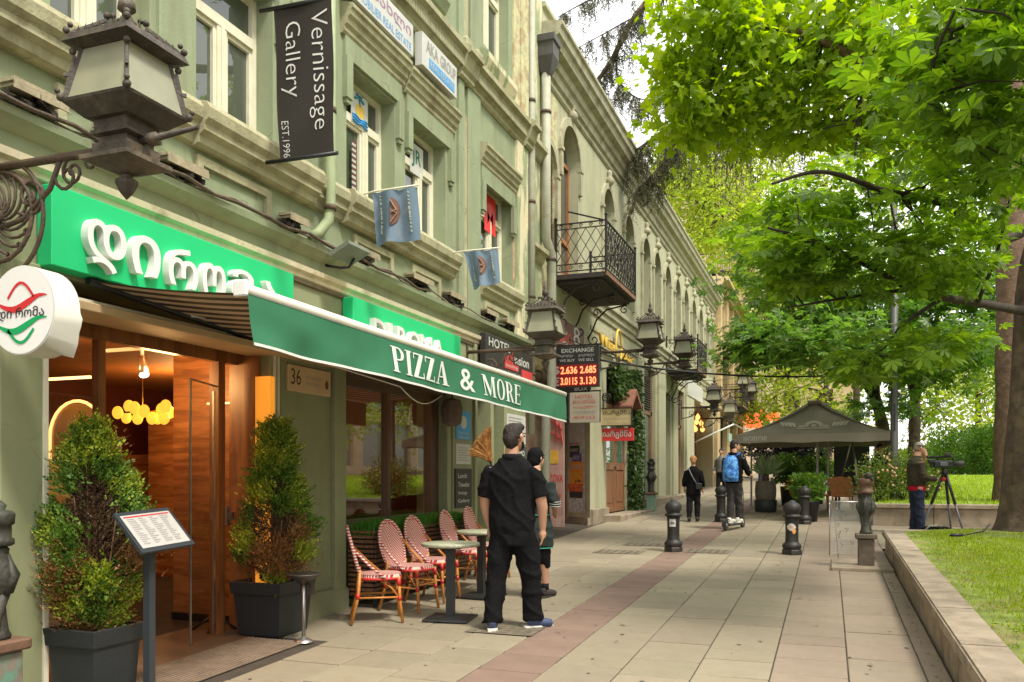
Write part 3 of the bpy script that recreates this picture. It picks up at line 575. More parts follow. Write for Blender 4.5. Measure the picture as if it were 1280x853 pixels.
gops = [(19.45,21.6,.70,4.15,.10),(23.6,25.5,.9,4.75,.16),(27.0,28.1,.85,4.3,.3),(29.3,30.9,.9,4.6,.2),(33.2,39.0,.95,4.5,.8)]
wall(XB, 18.0, Y1B, .3, 5.0, gops).wbuild('wall', M['pale'], hB)
MB().box(-12, XB-.05, Y1B-.03, Y1B, 0, 9.2).wbuild('end_wall', M['pale'], hB); MB().box(-12, XB-.3, Y0B, Y1B, 9.5, 9.6).wbuild('roof', M['paletrim'], hB); MB().box(-12,XB-.3,Y0B,Y0B+.02,3.8,9.5).wbuild('end_wall', M['palepeel'], hB)
MB().box(-11.9, XB-.9, 18.9, Y1B-.05, 4.9, 4.95).wbuild('floor_slab', M['black'], hB); MB().box(-11.9, XB-.95, 18.9, Y1B-.05, .2, 4.9).wbuild('dark_room', mat('dark_room_wall', (.05,.035,.02), .9, .2, 3), hB)
cornB = [(.02,8.86),(.05,8.9),(.05,8.98),(.10,9.02),(.12,9.15),(.17,9.19),(.19,9.32),(.30,9.38),(.33,9.50),(.38,9.54),(.40,9.66),(.44,9.70),(.44,9.76),(.10,9.80)]
mould(XB, cornB, Y0B, Y1B+.1).wbuild('roof_cornice', M['paletrim'], hB)
mould(XB, [(.06,9.80),(.06,10.06),(.12,10.08),(.12,10.16),(.0,10.18)], Y0B, Y1B).wbuild('parapet', M['pale'], hB)
mould(XB, [(.02,5.18),(.04,5.2),(.05,5.30),(.09,5.34),(.10,5.46),(.15,5.50),(.15,5.58),(.12,5.62),(.0,5.66)], 17.3, Y1B).wbuild('string_course', M['paletrim'], hB)
mould(XB, [(.0,4.82),(.03,4.83),(.03,4.90),(.0,4.91)], 18.0, Y1B).wbuild('thin_course', M['paletrim'], hB)
# archivolts with carved tops, deep-set windows
bw2 = mat('orange_brown_door', (.33,.13,.05), .55, .2, 6)
for i, (c, h, zs, zp) in enumerate(arch+[(15.02,.42,5.9,7.35)]):
    n = 14; r0, r1 = h+.0, h+(.16 if i == 0 else .13); s = MB()
    for X0, X1 in ((XB, XB+.06),):
        for k in range(n):
            t, u = math.pi*k/n, math.pi*(k+1)/n
            P = lambda r, t: (c-r*math.cos(t), zp+r*math.sin(t))
            q = [P(r0,t), P(r1,t), P(r1,u), P(r0,u)]; s.prism(q, 0, X0, X1)
    zb = zs if i else zp-.55
    for sg in (-1, 1): s.box(XB, XB+.06, c+sg*h, c+sg*(h+.12), zb, zp); s.box(XB, XB+.08, c+sg*(h-.01), c+sg*(h+.16), zp-.07, zp-.001)
    t = s.wbuild('archivolt', M['paletrim'], hB)
    if i < 12:
        k = MB(); zt = zp+r1
        k.lathe([(.02,0),(.10,.06),(.13,.13),(.09,.20),(.05,.24),(.075,.30),(.06,.36),(.01,.40)], (XB+.05, c, zt-.06), 8); k.wbuild('carved_finial', M['paletrim'], t)
    if i == 11+1: continue
    X = XB-.22; f = MB(); fm = bw2 if i == 0 else mat('dark_green_window_frame', (.20,.21,.13), .6, .1, 6)
    fw = .07
    f.box(X-.04,X+.02,c-h,c-h+fw,zs,zp); f.box(X-.04,X+.02,c+h-fw,c+h,zs,zp); f.box(X-.04,X+.025,c-.04,c+.04,zs,zp); f.box(X-.04,X+.03,c-h+fw,c+h-fw,zp-.05,zp+.03); f.box(X-.04,X+.022,c-h+fw,c+h-fw,zs,zs+.3 if i == 0 else zs+.08)
    if i == 0: f.box(X-.04,X+.022,c-h+fw,c+h-fw,6.35,6.45)
    w = f.wbuild('window', fm, hB)
    pts = [(c-h, zs)]+[(c-h*math.cos(math.pi*k/n), zp+h*math.sin(math.pi*k/n)) for k in range(n+1)]+[(c+h, zs)]
    MB().add([(X-.02,a,b) for a, b in pts], [tuple(range(len(pts)))]).wbuild('pane', M['pane'], w)
# brown louvre shutter in the first niche
s = MB(); c, h, zs, zp = 15.02, .42, 5.9, 7.35; lou = mat('brown_louvre', (.22,.13,.06), .7, .25, 8)
z = zs
while z < zp+h-.03:
    hw = h if z < zp else math.sqrt(max(.001, h*h-(z-zp)**2)); s.obox((XB-.06, c, z), (.8,0,-.6), (0,1,0), (.6,0,.8), .028, hw-.01, .006); z += .05
s.wbuild('louvre_shutter', lou, hB, kind='stuff')
MB().box(XB-.12, XB-.10, c-h, c+h, zs, zp+h).wbuild('niche_back', lou, hB)
# narrow end strip and recessed passage between the two houses
gp = thing('passage_house', 'narrow peeling green strip of wall between the two houses, over a recessed passage with posters', 'building', (-4.8, 13.42, 0))
MB().box(-6.2,-4.84,13.42,14.50,3.55,11).wbuild('wall', M['peel'], gp)
MB().box(-6.25,-6.2,13.42,21,.2,3.9).wbuild('passage_wall', mat('faded_pink_plaster', (.50,.30,.24), .85, .2, 3, .1, 30, dirt=(.62,.52,.42), dscale=2.2, dlo=.48, dhi=.6), gp)
MB().box(-6.2,-4.95,14.50,18.8,3.76,3.8).wbuild('passage_ceiling', M['pale'], gp)
MB().box(-6.2,-5.0,21,21.05,.2,3.8).wbuild('passage_wall', M['pale'], gp)
for z in (3.5, 5.35, 7.15): mould(-4.84, [(0,z),(.05,z+.04),(.10,z+.14),(.16,z+.18),(.16,z+.26),(.02,z+.30)], 13.6, 14.44).wbuild('bracket', M['trim'], gp)
# splayed corner pier with the poster board
q0, q1 = Vector((-4.9,18.0,0)), Vector((-5.72,18.82,0)); du = (q1-q0).normalized(); nn = Vector((-du.y, du.x, 0)); nn = nn if nn.y < 0 else -nn
MB().add([tuple(q0+Vector((0,0,.3))),tuple(q1+Vector((0,0,.3))),tuple(q1+Vector((0,0,3.8))),tuple(q0+Vector((0,0,3.8)))], [(0,1,2,3)]).wbuild('splayed_pier', mat('buff_plaster', (.40,.35,.22), .9, .12, 3, .15, 40, dirt=(.24,.19,.11), dscale=2), hB)
MB().obox(tuple((q0+q1)/2+nn*.03+Vector((0,0,.55))), tuple(du), tuple(nn), (0,0,1), .58, .03, .12).wbuild('plinth', M['stone'], hB)
MB().box(-5.86,-5.72,18.72,18.86,.4,3.8).wbuild('dark_post', mat('dark_brown_post', (.07,.05,.035), .6, .2, 6), hB)
MB().bbox(-4.95,-4.82,18.02,19.42,.3,.86,.01).wbuild('plinth', M['stone'], hB)
MB().bbox(-5.2,-4.42,18.9,23.3,.3,.70,.015).wbuild('door_step', M['stone'], hB); MB().bbox(-5.2,-4.62,23.4,33.0,.3,.95,.015).wbuild('door_step', M['stone'], hB)
# front door with glazed leaves
X = XB-.05; dw = wood('brown_door_wood', (.17,.075,.035), (.32,.15,.07), 'Z', 2.5, .5)
dr = MB(); 
for (a, b) in ((19.47,20.50),(20.54,21.58)):
    dr.box(X-.05,X,a,a+.12,.72,3.2); dr.box(X-.05,X,b-.12,b,.72,3.2); dr.box(X-.05,X,a+.12,b-.12,.72,.86); dr.box(X-.05,X,a+.12,b-.12,1.75,1.92); dr.box(X-.05,X,a+.12,b-.12,3.08,3.2); dr.box(X-.045,X-.02,a+.12,b-.12,.86,1.75); dr.box(X-.02,X-.005,a+.2,b-.2,.95,1.65)
dr.box(X-.06,X+.02,19.45,21.6,3.2,3.32)
d = dr.wbuild('front_door', dw, hB)
for (a, b) in ((19.59,20.38),(20.66,21.46)): MB().box(X-.03,X-.02,a,b,1.92,3.08).wbuild('pane', glass('greenish_glass', (.10,.16,.11), 1.6), d)
MB().box(X-.04,X-.03,19.47,21.58,3.32,4.13).wbuild('transom_pane', M['pane'], d); MB().box(X,X+.05,20.40,20.62,1.83,1.87).wbuild('door_handle', M['steel'], d)
# shop windows with louvred tops
for (a, b, z0, z1, zl) in ((23.62,25.48,.95,4.73,3.5),(29.32,30.88,.95,4.58,3.4)):
    f = MB(); X = XB-.12; f.box(X-.05,X+.02,a,a+.08,z0,z1); f.box(X-.05,X+.02,b-.25,b,z0,z1); f.box(X-.05,X+.02,a,b,zl-.1,zl); w = f.wbuild('shop_window', dw, hB)
    MB().add([(X-.02,a,z0),(X-.02,b,z0),(X-.02,b,zl),(X-.02,a,zl)], [(0,1,2,3)]).wbuild('pane', glass('greenish_glass', (.10,.16,.11), 1.6), w)
    g = MB(); z = zl+.03
    while z < z1: g.obox((X, (a+b)/2, z), (.7,0,-.7), (0,1,0), (.7,0,.7), .035, (b-a)/2, .005); z += .07
    g.wbuild('louvre', mat('dark_louvre', (.06,.055,.04), .7, .2, 8), w, kind='stuff')
MB().box(XB-.3,XB-.25,27.0,28.1,.85,4.3).wbuild('side_door', mat('black_door', (.03,.025,.02), .5, .2, 6), hB)
for (a, b) in ((22.75,23.5),(25.7,26.85),(28.3,29.2),(31.1,32.9)): MB().bbox(XB-.02,XB+.07,a,b,.95,4.8,.012).wbuild('pilaster', M['pale'], hB)
# lit far shop: red-brown front, bulbs on a string
MB().box(XB-.8,XB-.75,33.2,39.0,.95,4.5).wbuild('red_shop_front', mat('red_brown_shop', (.20,.05,.02), .6, .25, 2), hB)
for a in (34.0, 36.2): MB().box(XB-.75,XB-.70,a,a+1.3,1.3,3.6).wbuild('shop_pane', mat('dim_shop_glass', (.04,.02,.012), .15, .1, 4), hB)
for k in range(11):
    a = 33.6+k*.47; z = 3.85+.25*math.sin(k*1.3)
    MB().lathe([(.01,-.14),(.085,-.08),(.10,0),(.035,.11),(.01,.14)], (XB-.3-.12*(k%3), a, z), 8).wbuild('bulb', emit('amber_bulb', (1,.42,.10), 1.3), hB)
# rain hopper and pipes at the joint
hp = MB(); hp.lathe([(.07,-.30),(.09,-.25),(.17,.0),(.17,.22),(.20,.25),(.20,.36),(.17,.38)], (-4.72,14.42,9.05), sq=True); hp.wbuild('rain_hopper', mat('dark_zinc', (.07,.065,.06), .6, .2, 8), hB)
pipe(hB, [(-4.74,14.42,8.8),(-4.74,14.42,5.85),(-4.70,14.62,5.6),(-4.70,14.62,3.2),(-4.74,14.40,3.0),(-4.74,14.40,.45)], .085, pw_, [(-4.74,14.42,8.1),(-4.70,14.62,5.5),(-4.70,14.62,4.5)])
# balconies
def scroll(s, c, u, v, r, turns=1.3, a0=0, th=.008, flip=1):
    pts = []
    for k in range(15):
        t = k/14; a = a0+flip*turns*2*math.pi*t; rr = r*(1-.8*t); pts.append(Vector(c)+Vector(u)*rr*math.cos(a)+Vector(v)*rr*math.sin(a))
    s.tube(pts, th, 5, False)
def balcony(house, X0, X1, y0, y1, z, h=.95, full=True):
    slab = MB().bbox(X0, X1, y0, y1, z-.10, z, .01); slab.box(X0, X1-.1, y0+.1, y1-.1, z-.16, z-.102)
    b = slab.wbuild('balcony', mat('dark_balcony_steel', (.03,.024,.02), .7, .3, 10, .2, 40), house)
    MB().box(X1-.005,X1+.02,y0-.01,y1+.01,z-.07,z+.01).wbuild('balcony_edge', mat('rust_edge', (.20,.10,.05), .8, .3, 10), b)
    s = MB(); U = Vector((0,0,1)); n = 5 if not full else 6
    for (x, y) in ((X1,y0),(X1,y1),(X0+.03,y0),(X0+.03,y1)): s.bar((x,y,z),(x,y,z+h+.08), .04); s.ball((x,y,z+h+.11), .035, 6)
    runs = [((X0+.03,y0),(X1,y0)),((X1,y0),(X1,y1)),((X0+.03,y1),(X1,y1))]
    for (p, q) in runs:
        p, q = Vector((*p,0)), Vector((*q,0)); L = (q-p).length; d = (q-p)/L
        for zz, w in ((z+h,.035),(z+h-.10,.016),(z+.18,.022),(z+.05,.022)): s.bar(p+U*zz, q+U*zz, w, .02)
        m = max(2, round(L/.18)); hh = h-.30; za = z+.19
        for k in range(m):
            a, c = p+d*L*k/m, p+d*L*(k+1)/m
            for (e, f_) in ((0,.5),(.5,1)):
                s.bar(a+U*(za+hh*e), c+U*(za+hh*f_), .011); s.bar(c+U*(za+hh*e), a+U*(za+hh*f_), .011)
            if full: scroll(s, (a+c)/2+U*(z+h-.05), d, U, .04); scroll(s, (a+c)/2+U*(z+.115), d, U, .045)
        if full and L > 1.5:
            for k in range(int(L/.28)):
                c = p+d*(.14+.28*k)
                for zz in (.33,.52,.71): scroll(s, c+U*(z+zz), d, U, .10, 1.4, k, .010, 1 if k % 2 else -1)
    s.wbuild('balcony_railing', M['iron'], b, kind='stuff')
    for y in (y0+.15, y1-.2) if not full else (y0+.1, (y0+y1)/2, y1-.15):
        c = MB(); pts = [(X0,y,z-.85),(X0+.1,y,z-.7),(X0+.2,y,z-.45),(X0+.42,y,z-.25),(X1-.15,y,z-.17)]; c.tube(pts, .02, 6); scroll(c, (X0+.14,y,z-.88), (1,0,0), (0,0,1), .13, 1.2, 2.2, .014); scroll(c, (X1-.2,y,z-.28), (1,0,0), (0,0,1), .10, 1.2, 1.0, .014); scroll(c, (X0+.2,y,z-.3), (1,0,0), (0,0,1), .09, 1.2, 0, .012)
        c.wbuild('scroll_bracket', M['iron'], b)
    return b
balcony(hB, XB, -3.89, 15.42, 17.95, 5.42)
balcony(hB, XB, -3.89, 27.2, 29.2, 5.0)
MB().bar((-4.85,16.2,6.85),(-3.95,15.6,6.42),.03).wbuild('rail_stay', M['iron'], hB)
# ================================================================ the ochre apartment house further on
hC = thing('ochre_apartment_house', 'ochre stone apartment house with iron balconies at the far end of the street', 'building', (-4.9, 39.4, 0))
XC = -4.75; ops = []
for fl, (z0, z1) in enumerate(((5.9,7.4),(8.2,9.7))):
    for k in range(5): ops.append((40.6+k*2.6, 41.9+k*2.6, z0, z1, .3))
for k in range(3): ops.append((40.5+k*4.2, 43.4+k*4.2, 1.3, 4.6, .4))
wall(XC, 39.4, 53, .8, 10.8, ops, .3).wbuild('wall', M['gold'], hC)
MB().box(-13, XC-.02, 39.4, 39.43, 0, 10.8).wbuild('end_wall', M['gold'], hC); MB().box(-13, XC-.05, 39.4, 53, 10.7, 10.8).wbuild('roof', M['gold'], hC)
for z, o in ((5.0,.18),(10.5,.5)): mould(XC, [(0,z-.35),(o*.4,z-.3),(o*.5,z-.1),(o,z),(o,z+.14),(0,z+.2)], 39.4, 53).wbuild('cornice', M['gold'], hC)
for k in range(6): MB().box(XC, XC+.14, 39.55+k*2.6, 40.2+k*2.6, 5.25, 10.1).wbuild('pilaster', M['gold'], hC)
for (a, b, c, d, e) in ops:
    f = MB(); X = XC-.26
    f.box(X-.03,X+.03,a,a+.1,c,d); f.box(X-.03,X+.03,b-.1,b,c,d); f.box(X-.03,X+.03,(a+b)/2-.05,(a+b)/2+.05,c,d); f.box(X-.03,X+.03,a,b,d-.1,d)
    w = f.wbuild('window', bw2 if c > 2 else M['black'], hC); MB().add([(X,a,c),(X,b,c),(X,b,d),(X,a,d)], [(0,1,2,3)]).wbuild('pane', M['pane'], w)
balcony(hC, XC, -3.75, 40.6, 43.2, 4.9, .95, False); balcony(hC, XC, -3.8, 47.0, 49.6, 5.3, .95, False); balcony(hC, XC, -3.75, 41.0, 42.9, 7.4, .95, False)
hF = thing('pink_apartment_house', 'taller pinkish stone house rising behind the ochre one, mostly veiled by bright leaves', 'building', (-4.75, 53.1, 0))
ops = [(54+k*3.0, 55.6+k*3.0, 6+f*3.6, 8.3+f*3.6, .3) for k in range(8) for f in range(4)]
wall(XC, 53.1, 80, .8, 21, ops, .3).wbuild('wall', M['rosegold'], hF); s = wall(0, -14, XC, 10.8, 21, [(-13+k*2.6, -11.6+k*2.6, 12+f*3.2, 14.2+f*3.2) for k in range(3) for f in range(3)], .3); s.v = [(y, 53.1-x, z) for x, y, z in s.v]; s.wbuild('end_wall', M['rosegold'], hF)
MB().box(-14, XC-.4, 53.5, 53.6, 10.8, 21).wbuild('dark_room', MATS['dark_room_wall'], hF); MB().box(-14, XC-.05, 53.1, 80, 20.9, 21).wbuild('roof', M['rosegold'], hF)
for (a, b, c, d, e) in ops: MB().add([(XC-.26,a,c),(XC-.26,b,c),(XC-.26,b,d),(XC-.26,a,d)], [(0,1,2,3)]).wbuild('window', M['pane'], hF)
for z in (10.6, 14.4, 20.4): mould(XC, [(0,z-.35),(.12,z-.3),(.3,z),(.3,z+.14),(0,z+.2)], 53.1, 80).wbuild('cornice', M['rosegold'], hF)
q = px(907,352,Y=52.9); s = MB(); s.bbox(q.x-.9,q.x+.6,51.9,53.1,q.z,q.z+.5,.05); bq = s.wbuild('balcony', MATS['dark_balcony_steel'], hF); s = MB()
for k in range(12): s.bar((q.x-.9+k*.136,51.95,q.z+.5),(q.x-.9+k*.136,51.95,q.z+1.5),.03)
s.bar((q.x-.9,51.95,q.z+1.5),(q.x+.6,51.95,q.z+1.5),.05); s.wbuild('balcony_railing', M['iron'], bq, kind='stuff')
# end of the street and the house across the park (seen in the panes)
hD = thing('end_house', 'pale stone house closing the far end of the street behind the trees', 'building', (-5, 92, 0))
ops = [(-14+k*3.2, -12.4+k*3.2, 4+f*4, 6.4+f*4) for k in range(5) for f in range(4)]
s = MB()
q = wall(0, -16, 3, 0, 20, ops, .3); q.v = [(y, 92-x, z) for x, y, z in q.v]; q.wbuild('wall', M['gold'], hD)
MB().box(-16,3,92.31,92.4,0,20).wbuild('dark_room', MATS['dark_room_wall'], hD)
hE = thing('opposite_house', 'buff stone house across the park with tall green-grey windows, seen only as a reflection', 'building', (26, 10, 0))
ops = [(-14+k*5, -10.5+k*5, 2.4+f*5, 6.2+f*5) for k in range(24) for f in range(3)]
q = wall(0, -20, 112, 0, 18, ops, .3); q.v = [(26-x, y, z) for x, y, z in q.v]; q.wbuild('wall', mat('buff_reflected_stone', (.55,.44,.27), .85, .1, 2), hE)
for (a, b, c, d) in ops: MB().add([(26.3,a,c),(26.3,b,c),(26.3,b,d),(26.3,a,d)], [(0,1,2,3)]).wbuild('pane', mat('green_grey_pane', (.16,.24,.19), .3, .1, 3), hE)
# ================================================================ signs, awning, lanterns, banners
UY, UZ, UX = Vector((0,1,0)), Vector((0,0,1)), Vector((1,0,0))
def ftext(s, x, y0, y1, zc, h=None, ext=.0, bold=0, w=True, xs=1):
    """lettering on a street-parallel face: runs along +Y, seen from +X"""
    mb = fit(text_mb(s, 1, 0, 'CENTER', bold), (y1-y0) if w else None, h)
    if ext:
        b = MB(); b.add(mb.v, mb.f); n = len(b.v)
        b.v = [(p[0], p[1], ext) for p in mb.v]; base = [(p[0], p[1], 0) for p in mb.v]; b.v += base
        ed = {}
        for f in mb.f:
            for i in range(len(f)): ed.setdefault((min(f[i],f[i-1]),max(f[i],f[i-1])), []).append((f[i-1], f[i]))
        for k, l in ed.items():
            if len(l) == 1: i, j = l[0]; b.f.append((i, i+n, j+n, j)); b.sm.append(False)
        mb = b
    return place(mb, (x, (y0+y1)/2, zc), UY, UZ)
def ytext(s, y, x0, x1, zc, h=None, bold=0, rot=None):
    """lettering on a face across the pavement: runs along +X, seen from -Y"""
    return place(fit(text_mb(s, 1, 0, 'CENTER', bold), x1-x0, h), ((x0+x1)/2, y, zc), UX, UZ)
ltr = mat('white_sign_letter', (.74,.72,.68), .45, .03, 4); ltrside = mat('grey_letter_side', (.55,.52,.47), .6, .1, 6)
gsign = mat('bright_green_sign', (.01,.50,.17), .45, .03, 2)
def house_sign(label, y0, y1, z0, z1, words, lz, lh):
    t = thing('shop_sign', label, 'sign', (-4.75, y0, z0)); MB().bbox(-4.75, -4.62, y0, y1, z0, z1, .006).wbuild('sign_panel', gsign, t)
    for (ch, a, b, hh, dz) in words: ftext(ch, -4.62, a, b, lz+dz, hh, .06, .012).wbuild('letter', ltr, t)
    return t
def ypx(x, X=-4.62): return px(x, 500, X=X).y
W1 = [(c, ypx(a), ypx(b), h, dz) for c, a, b, h, dz in (('დ',101,150,.34,-.03),('ი',157,193,.28,0),('რ',203,240,.29,0),('ო',246,275,.25,-.02),('მ',282,310,.28,.0),('ა',316,340,.24,0))]
house_sign('bright green sign board with large white Georgian letters above the restaurant entrance', 4.02, 6.62, 2.94, 3.46, W1, 3.17, .28)
W2 = [(c, ypx(a), ypx(b), .27, 0) for c, a, b in (('D',462,477),('I',479,485),('R',491,504),('O',506,519),('M',521,535),('A',537,550))]
house_sign('bright green sign board with white Latin capitals behind the awning, over the shop window', 7.66, 10.40, 2.93, 3.46, W2, 3.16, .27)
# round sign
RS = px(27, 388, X=-4.3); yr = RS.y; r0 = .255
rs = thing('round_sign', 'round white projecting sign with red and green curves and Georgian lettering, at the left edge', 'sign', (RS.x, yr, RS.z))
n = 40; s = MB(); ci = [(r0*math.cos(2*math.pi*k/n), r0*math.sin(2*math.pi*k/n)) for k in range(n)]
tail = [(x if not (x > 0 and z < 0) else x+.02, z) for x, z in ci]; k0 = int(n*.875)
tail[k0] = (r0*.80, -r0*1.02); tail[k0-1] = (r0*.62, -r0*.98); tail[k0+1] = (r0*.93, -r0*.72)
vs = [(x, 0, z) for x, z in ci]+[(x+.0, .17, z) for x, z in tail]; s.add(vs, [tuple(range(n-1,-1,-1)), tuple(range(n,2*n))]); s.add(vs, [(i,(i+1)%n,n+(i+1)%n,n+i) for i in range(n)], True)
s.build('sign_body', mat('ivory_plastic', (.72,.70,.62), .4, .04, 3), rs)
MB().add([(x*.975, -.004, z*.975) for x, z in ci], [tuple(range(n-1,-1,-1))]).build('sign_face', mat('white_sign_face', (.80,.77,.74), .35, .02, 3), rs)
def ribbon(pts, wid, y=-.007):
    s = MB(); L = [Vector((p[0],0,p[1])) for p in pts]
    for i in range(len(L)-1):
        d = (L[min(i+1,len(L)-1)]-L[i]).normalized(); nrm = Vector((-d.z,0,d.x)); d2 = (L[min(i+2,len(L)-1)]-L[min(i+1,len(L)-2)]).normalized(); n2 = Vector((-d2.z,0,d2.x))
        a, b, wa, wb = L[i], L[i+1], wid[i], wid[i+1]
        s.add([(a+nrm*wa+Vector((0,y,0)))[:], (b+n2*wb+Vector((0,y,0)))[:], (b-n2*wb+Vector((0,y,0)))[:], (a-nrm*wa+Vector((0,y,0)))[:]], [(0,1,2,3)])
    return s
T = np.linspace(0, 1, 15); redm = mat('sign_red', (.62,.02,.03), .4, .03, 3); grnm = mat('sign_green', (.0,.33,.10), .4, .03, 3)
wv = [.003+.017*math.sin(math.pi*t) for t in T]
ribbon([(-.20+.40*t, .035+.03*math.sin(2*math.pi*(t-.1))*-1+.07*max(0,t-.7)) for t in T], wv).build('red_wave', redm, rs)
ribbon([(-.10+.20*t, .07+.085*math.sin(math.pi*t)) for t in T], [.008]*15).build('red_arc', redm, rs)
ribbon([(-.20+.40*t, -.09+.03*math.sin(2*math.pi*(t-.1))*-1+.07*max(0,t-.7)) for t in T], wv).build('green_wave', grnm, rs)
ribbon([(-.10+.20*t, -.11-.075*math.sin(math.pi*t)) for t in T], [.009]*15).build('green_arc', grnm, rs)
place(fit(text_mb('დი რომა', 1, 0, 'CENTER', .01), .36, .075), (0, -.008, -.022), UX, UZ).build('lettering', M['black'], rs)
MB().bar((-.45,.12,0),(-.2,.12,0),.05).build('wall_arm', M['white'], rs)
# awning
ya, yb, xf = 4.34, 11.11, -3.39
zf0, zf1 = 2.735, 2.69; zw = 2.92
aw = thing('awning', 'dark green restaurant awning with white serif lettering on its long hanging front, striped underneath', 'awning', (-4.7, ya, 2.95))
s = MB(); s.grid(lambda u, v: (-4.66+(xf+4.66)*v, ya+.02+(yb-ya-.04)*u, (zw-.13*min(1,u*4))*(1-v)+(zf0+(zf1-zf0)*u)*v-.02*math.sin(math.pi*v)), 40, 8)
s.wbuild('canopy_fabric', stripes('brown_striped_canvas', (.035,.026,.018), (.50,.40,.28), .19, 1, .85, .5), aw)
def val(u, v):
    y = ya+(yb-ya)*u; ztop = zf0+(zf1-zf0)*u; H = .315+.03*u
    w = .018*math.sin(y*3.1+v*1.5)*v+.008*math.sin(y*9+v*4)*v+.012*math.sin((y-4.3)*5-v*5)*v*math.exp(-(y-4.6)**2/1.5)
    return (xf+.02+w+.03*v, y, ztop-H*v)
s = MB(); s.grid(val, 120, 8); s.wbuild('valance', mat('green_canvas', (.020,.135,.062), .8, .10, 2.5, .12, 200), aw)
s = MB(); s.grid(lambda u, v: tuple(Vector(val(u, 1))+Vector((.004, 0, -.018*v+.004))), 120, 1); s.wbuild('valance_trim', M['white'], aw)
MB().tube([(xf, ya-.02, zf0+.022), (xf, yb+.02, zf1+.022)], .036, 14).wbuild('front_bar', mat('ivory_bar', (.70,.66,.56), .4, .06, 6), aw)
c = MB(); c.bbox(xf-.05,xf+.05,ya-.05,ya-.02,zf0-.03,zf0+.07,.008); c.wbuild('bar_end_cap', M['white'], aw)
MB().tube([(-4.68, ya+.02, zw+.0), (-4.68, ya+1.75, zw-.13), (-4.68, yb+.0, zw-.13)], .03, 12).wbuild('roller', M['black'], aw)
for yy in (5.3, 9.9):
    a, b, c = Vector((-4.64,yy,zw-.07)), Vector((-4.0,yy+.45,zw-.12)), Vector((xf+.0,yy+.06,zf0-.01)); s = MB(); s.bar(a, b, .045, .03); s.bar(b, c, .045, .03); s.ball(b, .035, 8); s.wbuild('folding_arm', M['white'], aw)
MB().tube([(-4.4,ya+2.2,2.66)]+[(xf-.30, ya+2.6+t*.9, 2.42-.12*math.sin(math.pi*t)) for t in np.linspace(0,1,9)], .006, 5).wbuild('loose_cord', M['white'], aw)
def serif(ch):
    """tall high-contrast serif capitals as outlines in a box about 1 high; returns polys and width"""
    T_, t = .17, .055
    def rect(a, b, c, d): return [(a,c),(b,c),(b,d),(a,d)]
    def ring(cx, cy, rx, ry, ix, iy, a0, a1, n=18):
        o = []
        for i in range(n):
            p, q = a0+(a1-a0)*i/n, a0+(a1-a0)*(i+1)/n
            o.append([(cx+ix*math.cos(p),cy+iy*math.sin(p)),(cx+rx*math.cos(p),cy+ry*math.sin(p)),(cx+rx*math.cos(q),cy+ry*math.sin(q)),(cx+ix*math.cos(q),cy+iy*math.sin(q))])
        return o
    def stem(x, w=T_, e=.07): return [rect(x,x+w,0,1), rect(x-e,x+w+e,0,.045), rect(x-e,x+w+e,.955,1)]
    if ch == 'I': return stem(.07), .31
    if ch in 'PR':
        P = stem(.07)+ring(.30,.735,.26,.265,.12,.21,-math.pi/2,math.pi/2)+[rect(.2,.30,.945,1),rect(.2,.30,.47,.525)]
        if ch == 'R': P += [[(.30,.50),(.44,.50),(.66,.05),(.48,.05)], rect(.46,.70,0,.05)]
        return P, .58 if ch == 'P' else .70
    if ch == 'Z': return [rect(.03,.52,.94,1), rect(.0,.52,0,.06), [(.0,.06),(.20,.06),(.52,.94),(.32,.94)], rect(.03,.07,.76,.94), rect(.48,.52,.06,.24)], .54
    if ch == 'A': return [[(.08,.0),(.14,0),(.36,.93),(.32,1)], [(.48,0),(.68,0),(.42,1),(.30,1)], rect(.18,.54,.30,.355), rect(.0,.22,0,.045), rect(.41,.76,0,.045)], .76
    if ch == 'M': return [rect(.10,.155,0,1), rect(.72,.89,0,1), [(.10,1),(.27,1),(.52,.22),(.43,.0)], [(.43,0),(.50,.14),(.74,1),(.70,1)], rect(.02,.24,0,.045), rect(.64,.97,0,.045), rect(.02,.2,.955,1), rect(.74,.97,.955,1)], .99
    if ch == 'O': return ring(.33,.5,.33,.52,.17,.46,0,2*math.pi,30), .66
    if ch == 'E': return stem(.07)+[rect(.2,.54,.945,1),rect(.2,.46,.475,.525),rect(.2,.56,0,.055),rect(.50,.54,.78,1),rect(.42,.46,.40,.60),rect(.52,.56,0,.24)], .60
    return [], .3
s = MB(); 
def valmap(y, z01):
    u = (y-ya)/(yb-ya); v = 1-z01; p = Vector(val(u, v)); return (p.x+.006, p.y, p.z)
def putword(word, x0, x1, lo=.17, hi=.83):
    y0, y1 = px(x0, 500, X=xf+.03).y, px(x1, 500, X=xf+.03).y
    if word == '&':
        mb = fit(text_mb('&', 1, 0, 'CENTER', .01), 1, 1)
        s.add([valmap((y0+y1)/2+p[0]*(y1-y0), (lo+hi)/2+p[1]*(hi-lo)) for p in mb.v], mb.f); return
    gl = [serif(c) for c in word]; tot = sum(w for _, w in gl)+.06*(len(gl)-1); k = (y1-y0)/tot; x = 0; j = 0
    for P, w in gl:
        for poly in P:
            j += 1; s.add([tuple(Vector(valmap(y0+(x+a)*k, lo+b*(hi-lo)))+Vector((.0004*(j%5),0,0))) for a, b in poly], [tuple(range(len(poly)))])
        x += w+.06
for w_, a, b in (('PIZZA', 487, 561), ('&', 574, 592), ('MORE', 601, 651)):
    s = MB(); putword(w_, a, b); s.wbuild('lettering', mat('white_canvas_print', (.62,.64,.58), .8, .04, 6), aw)
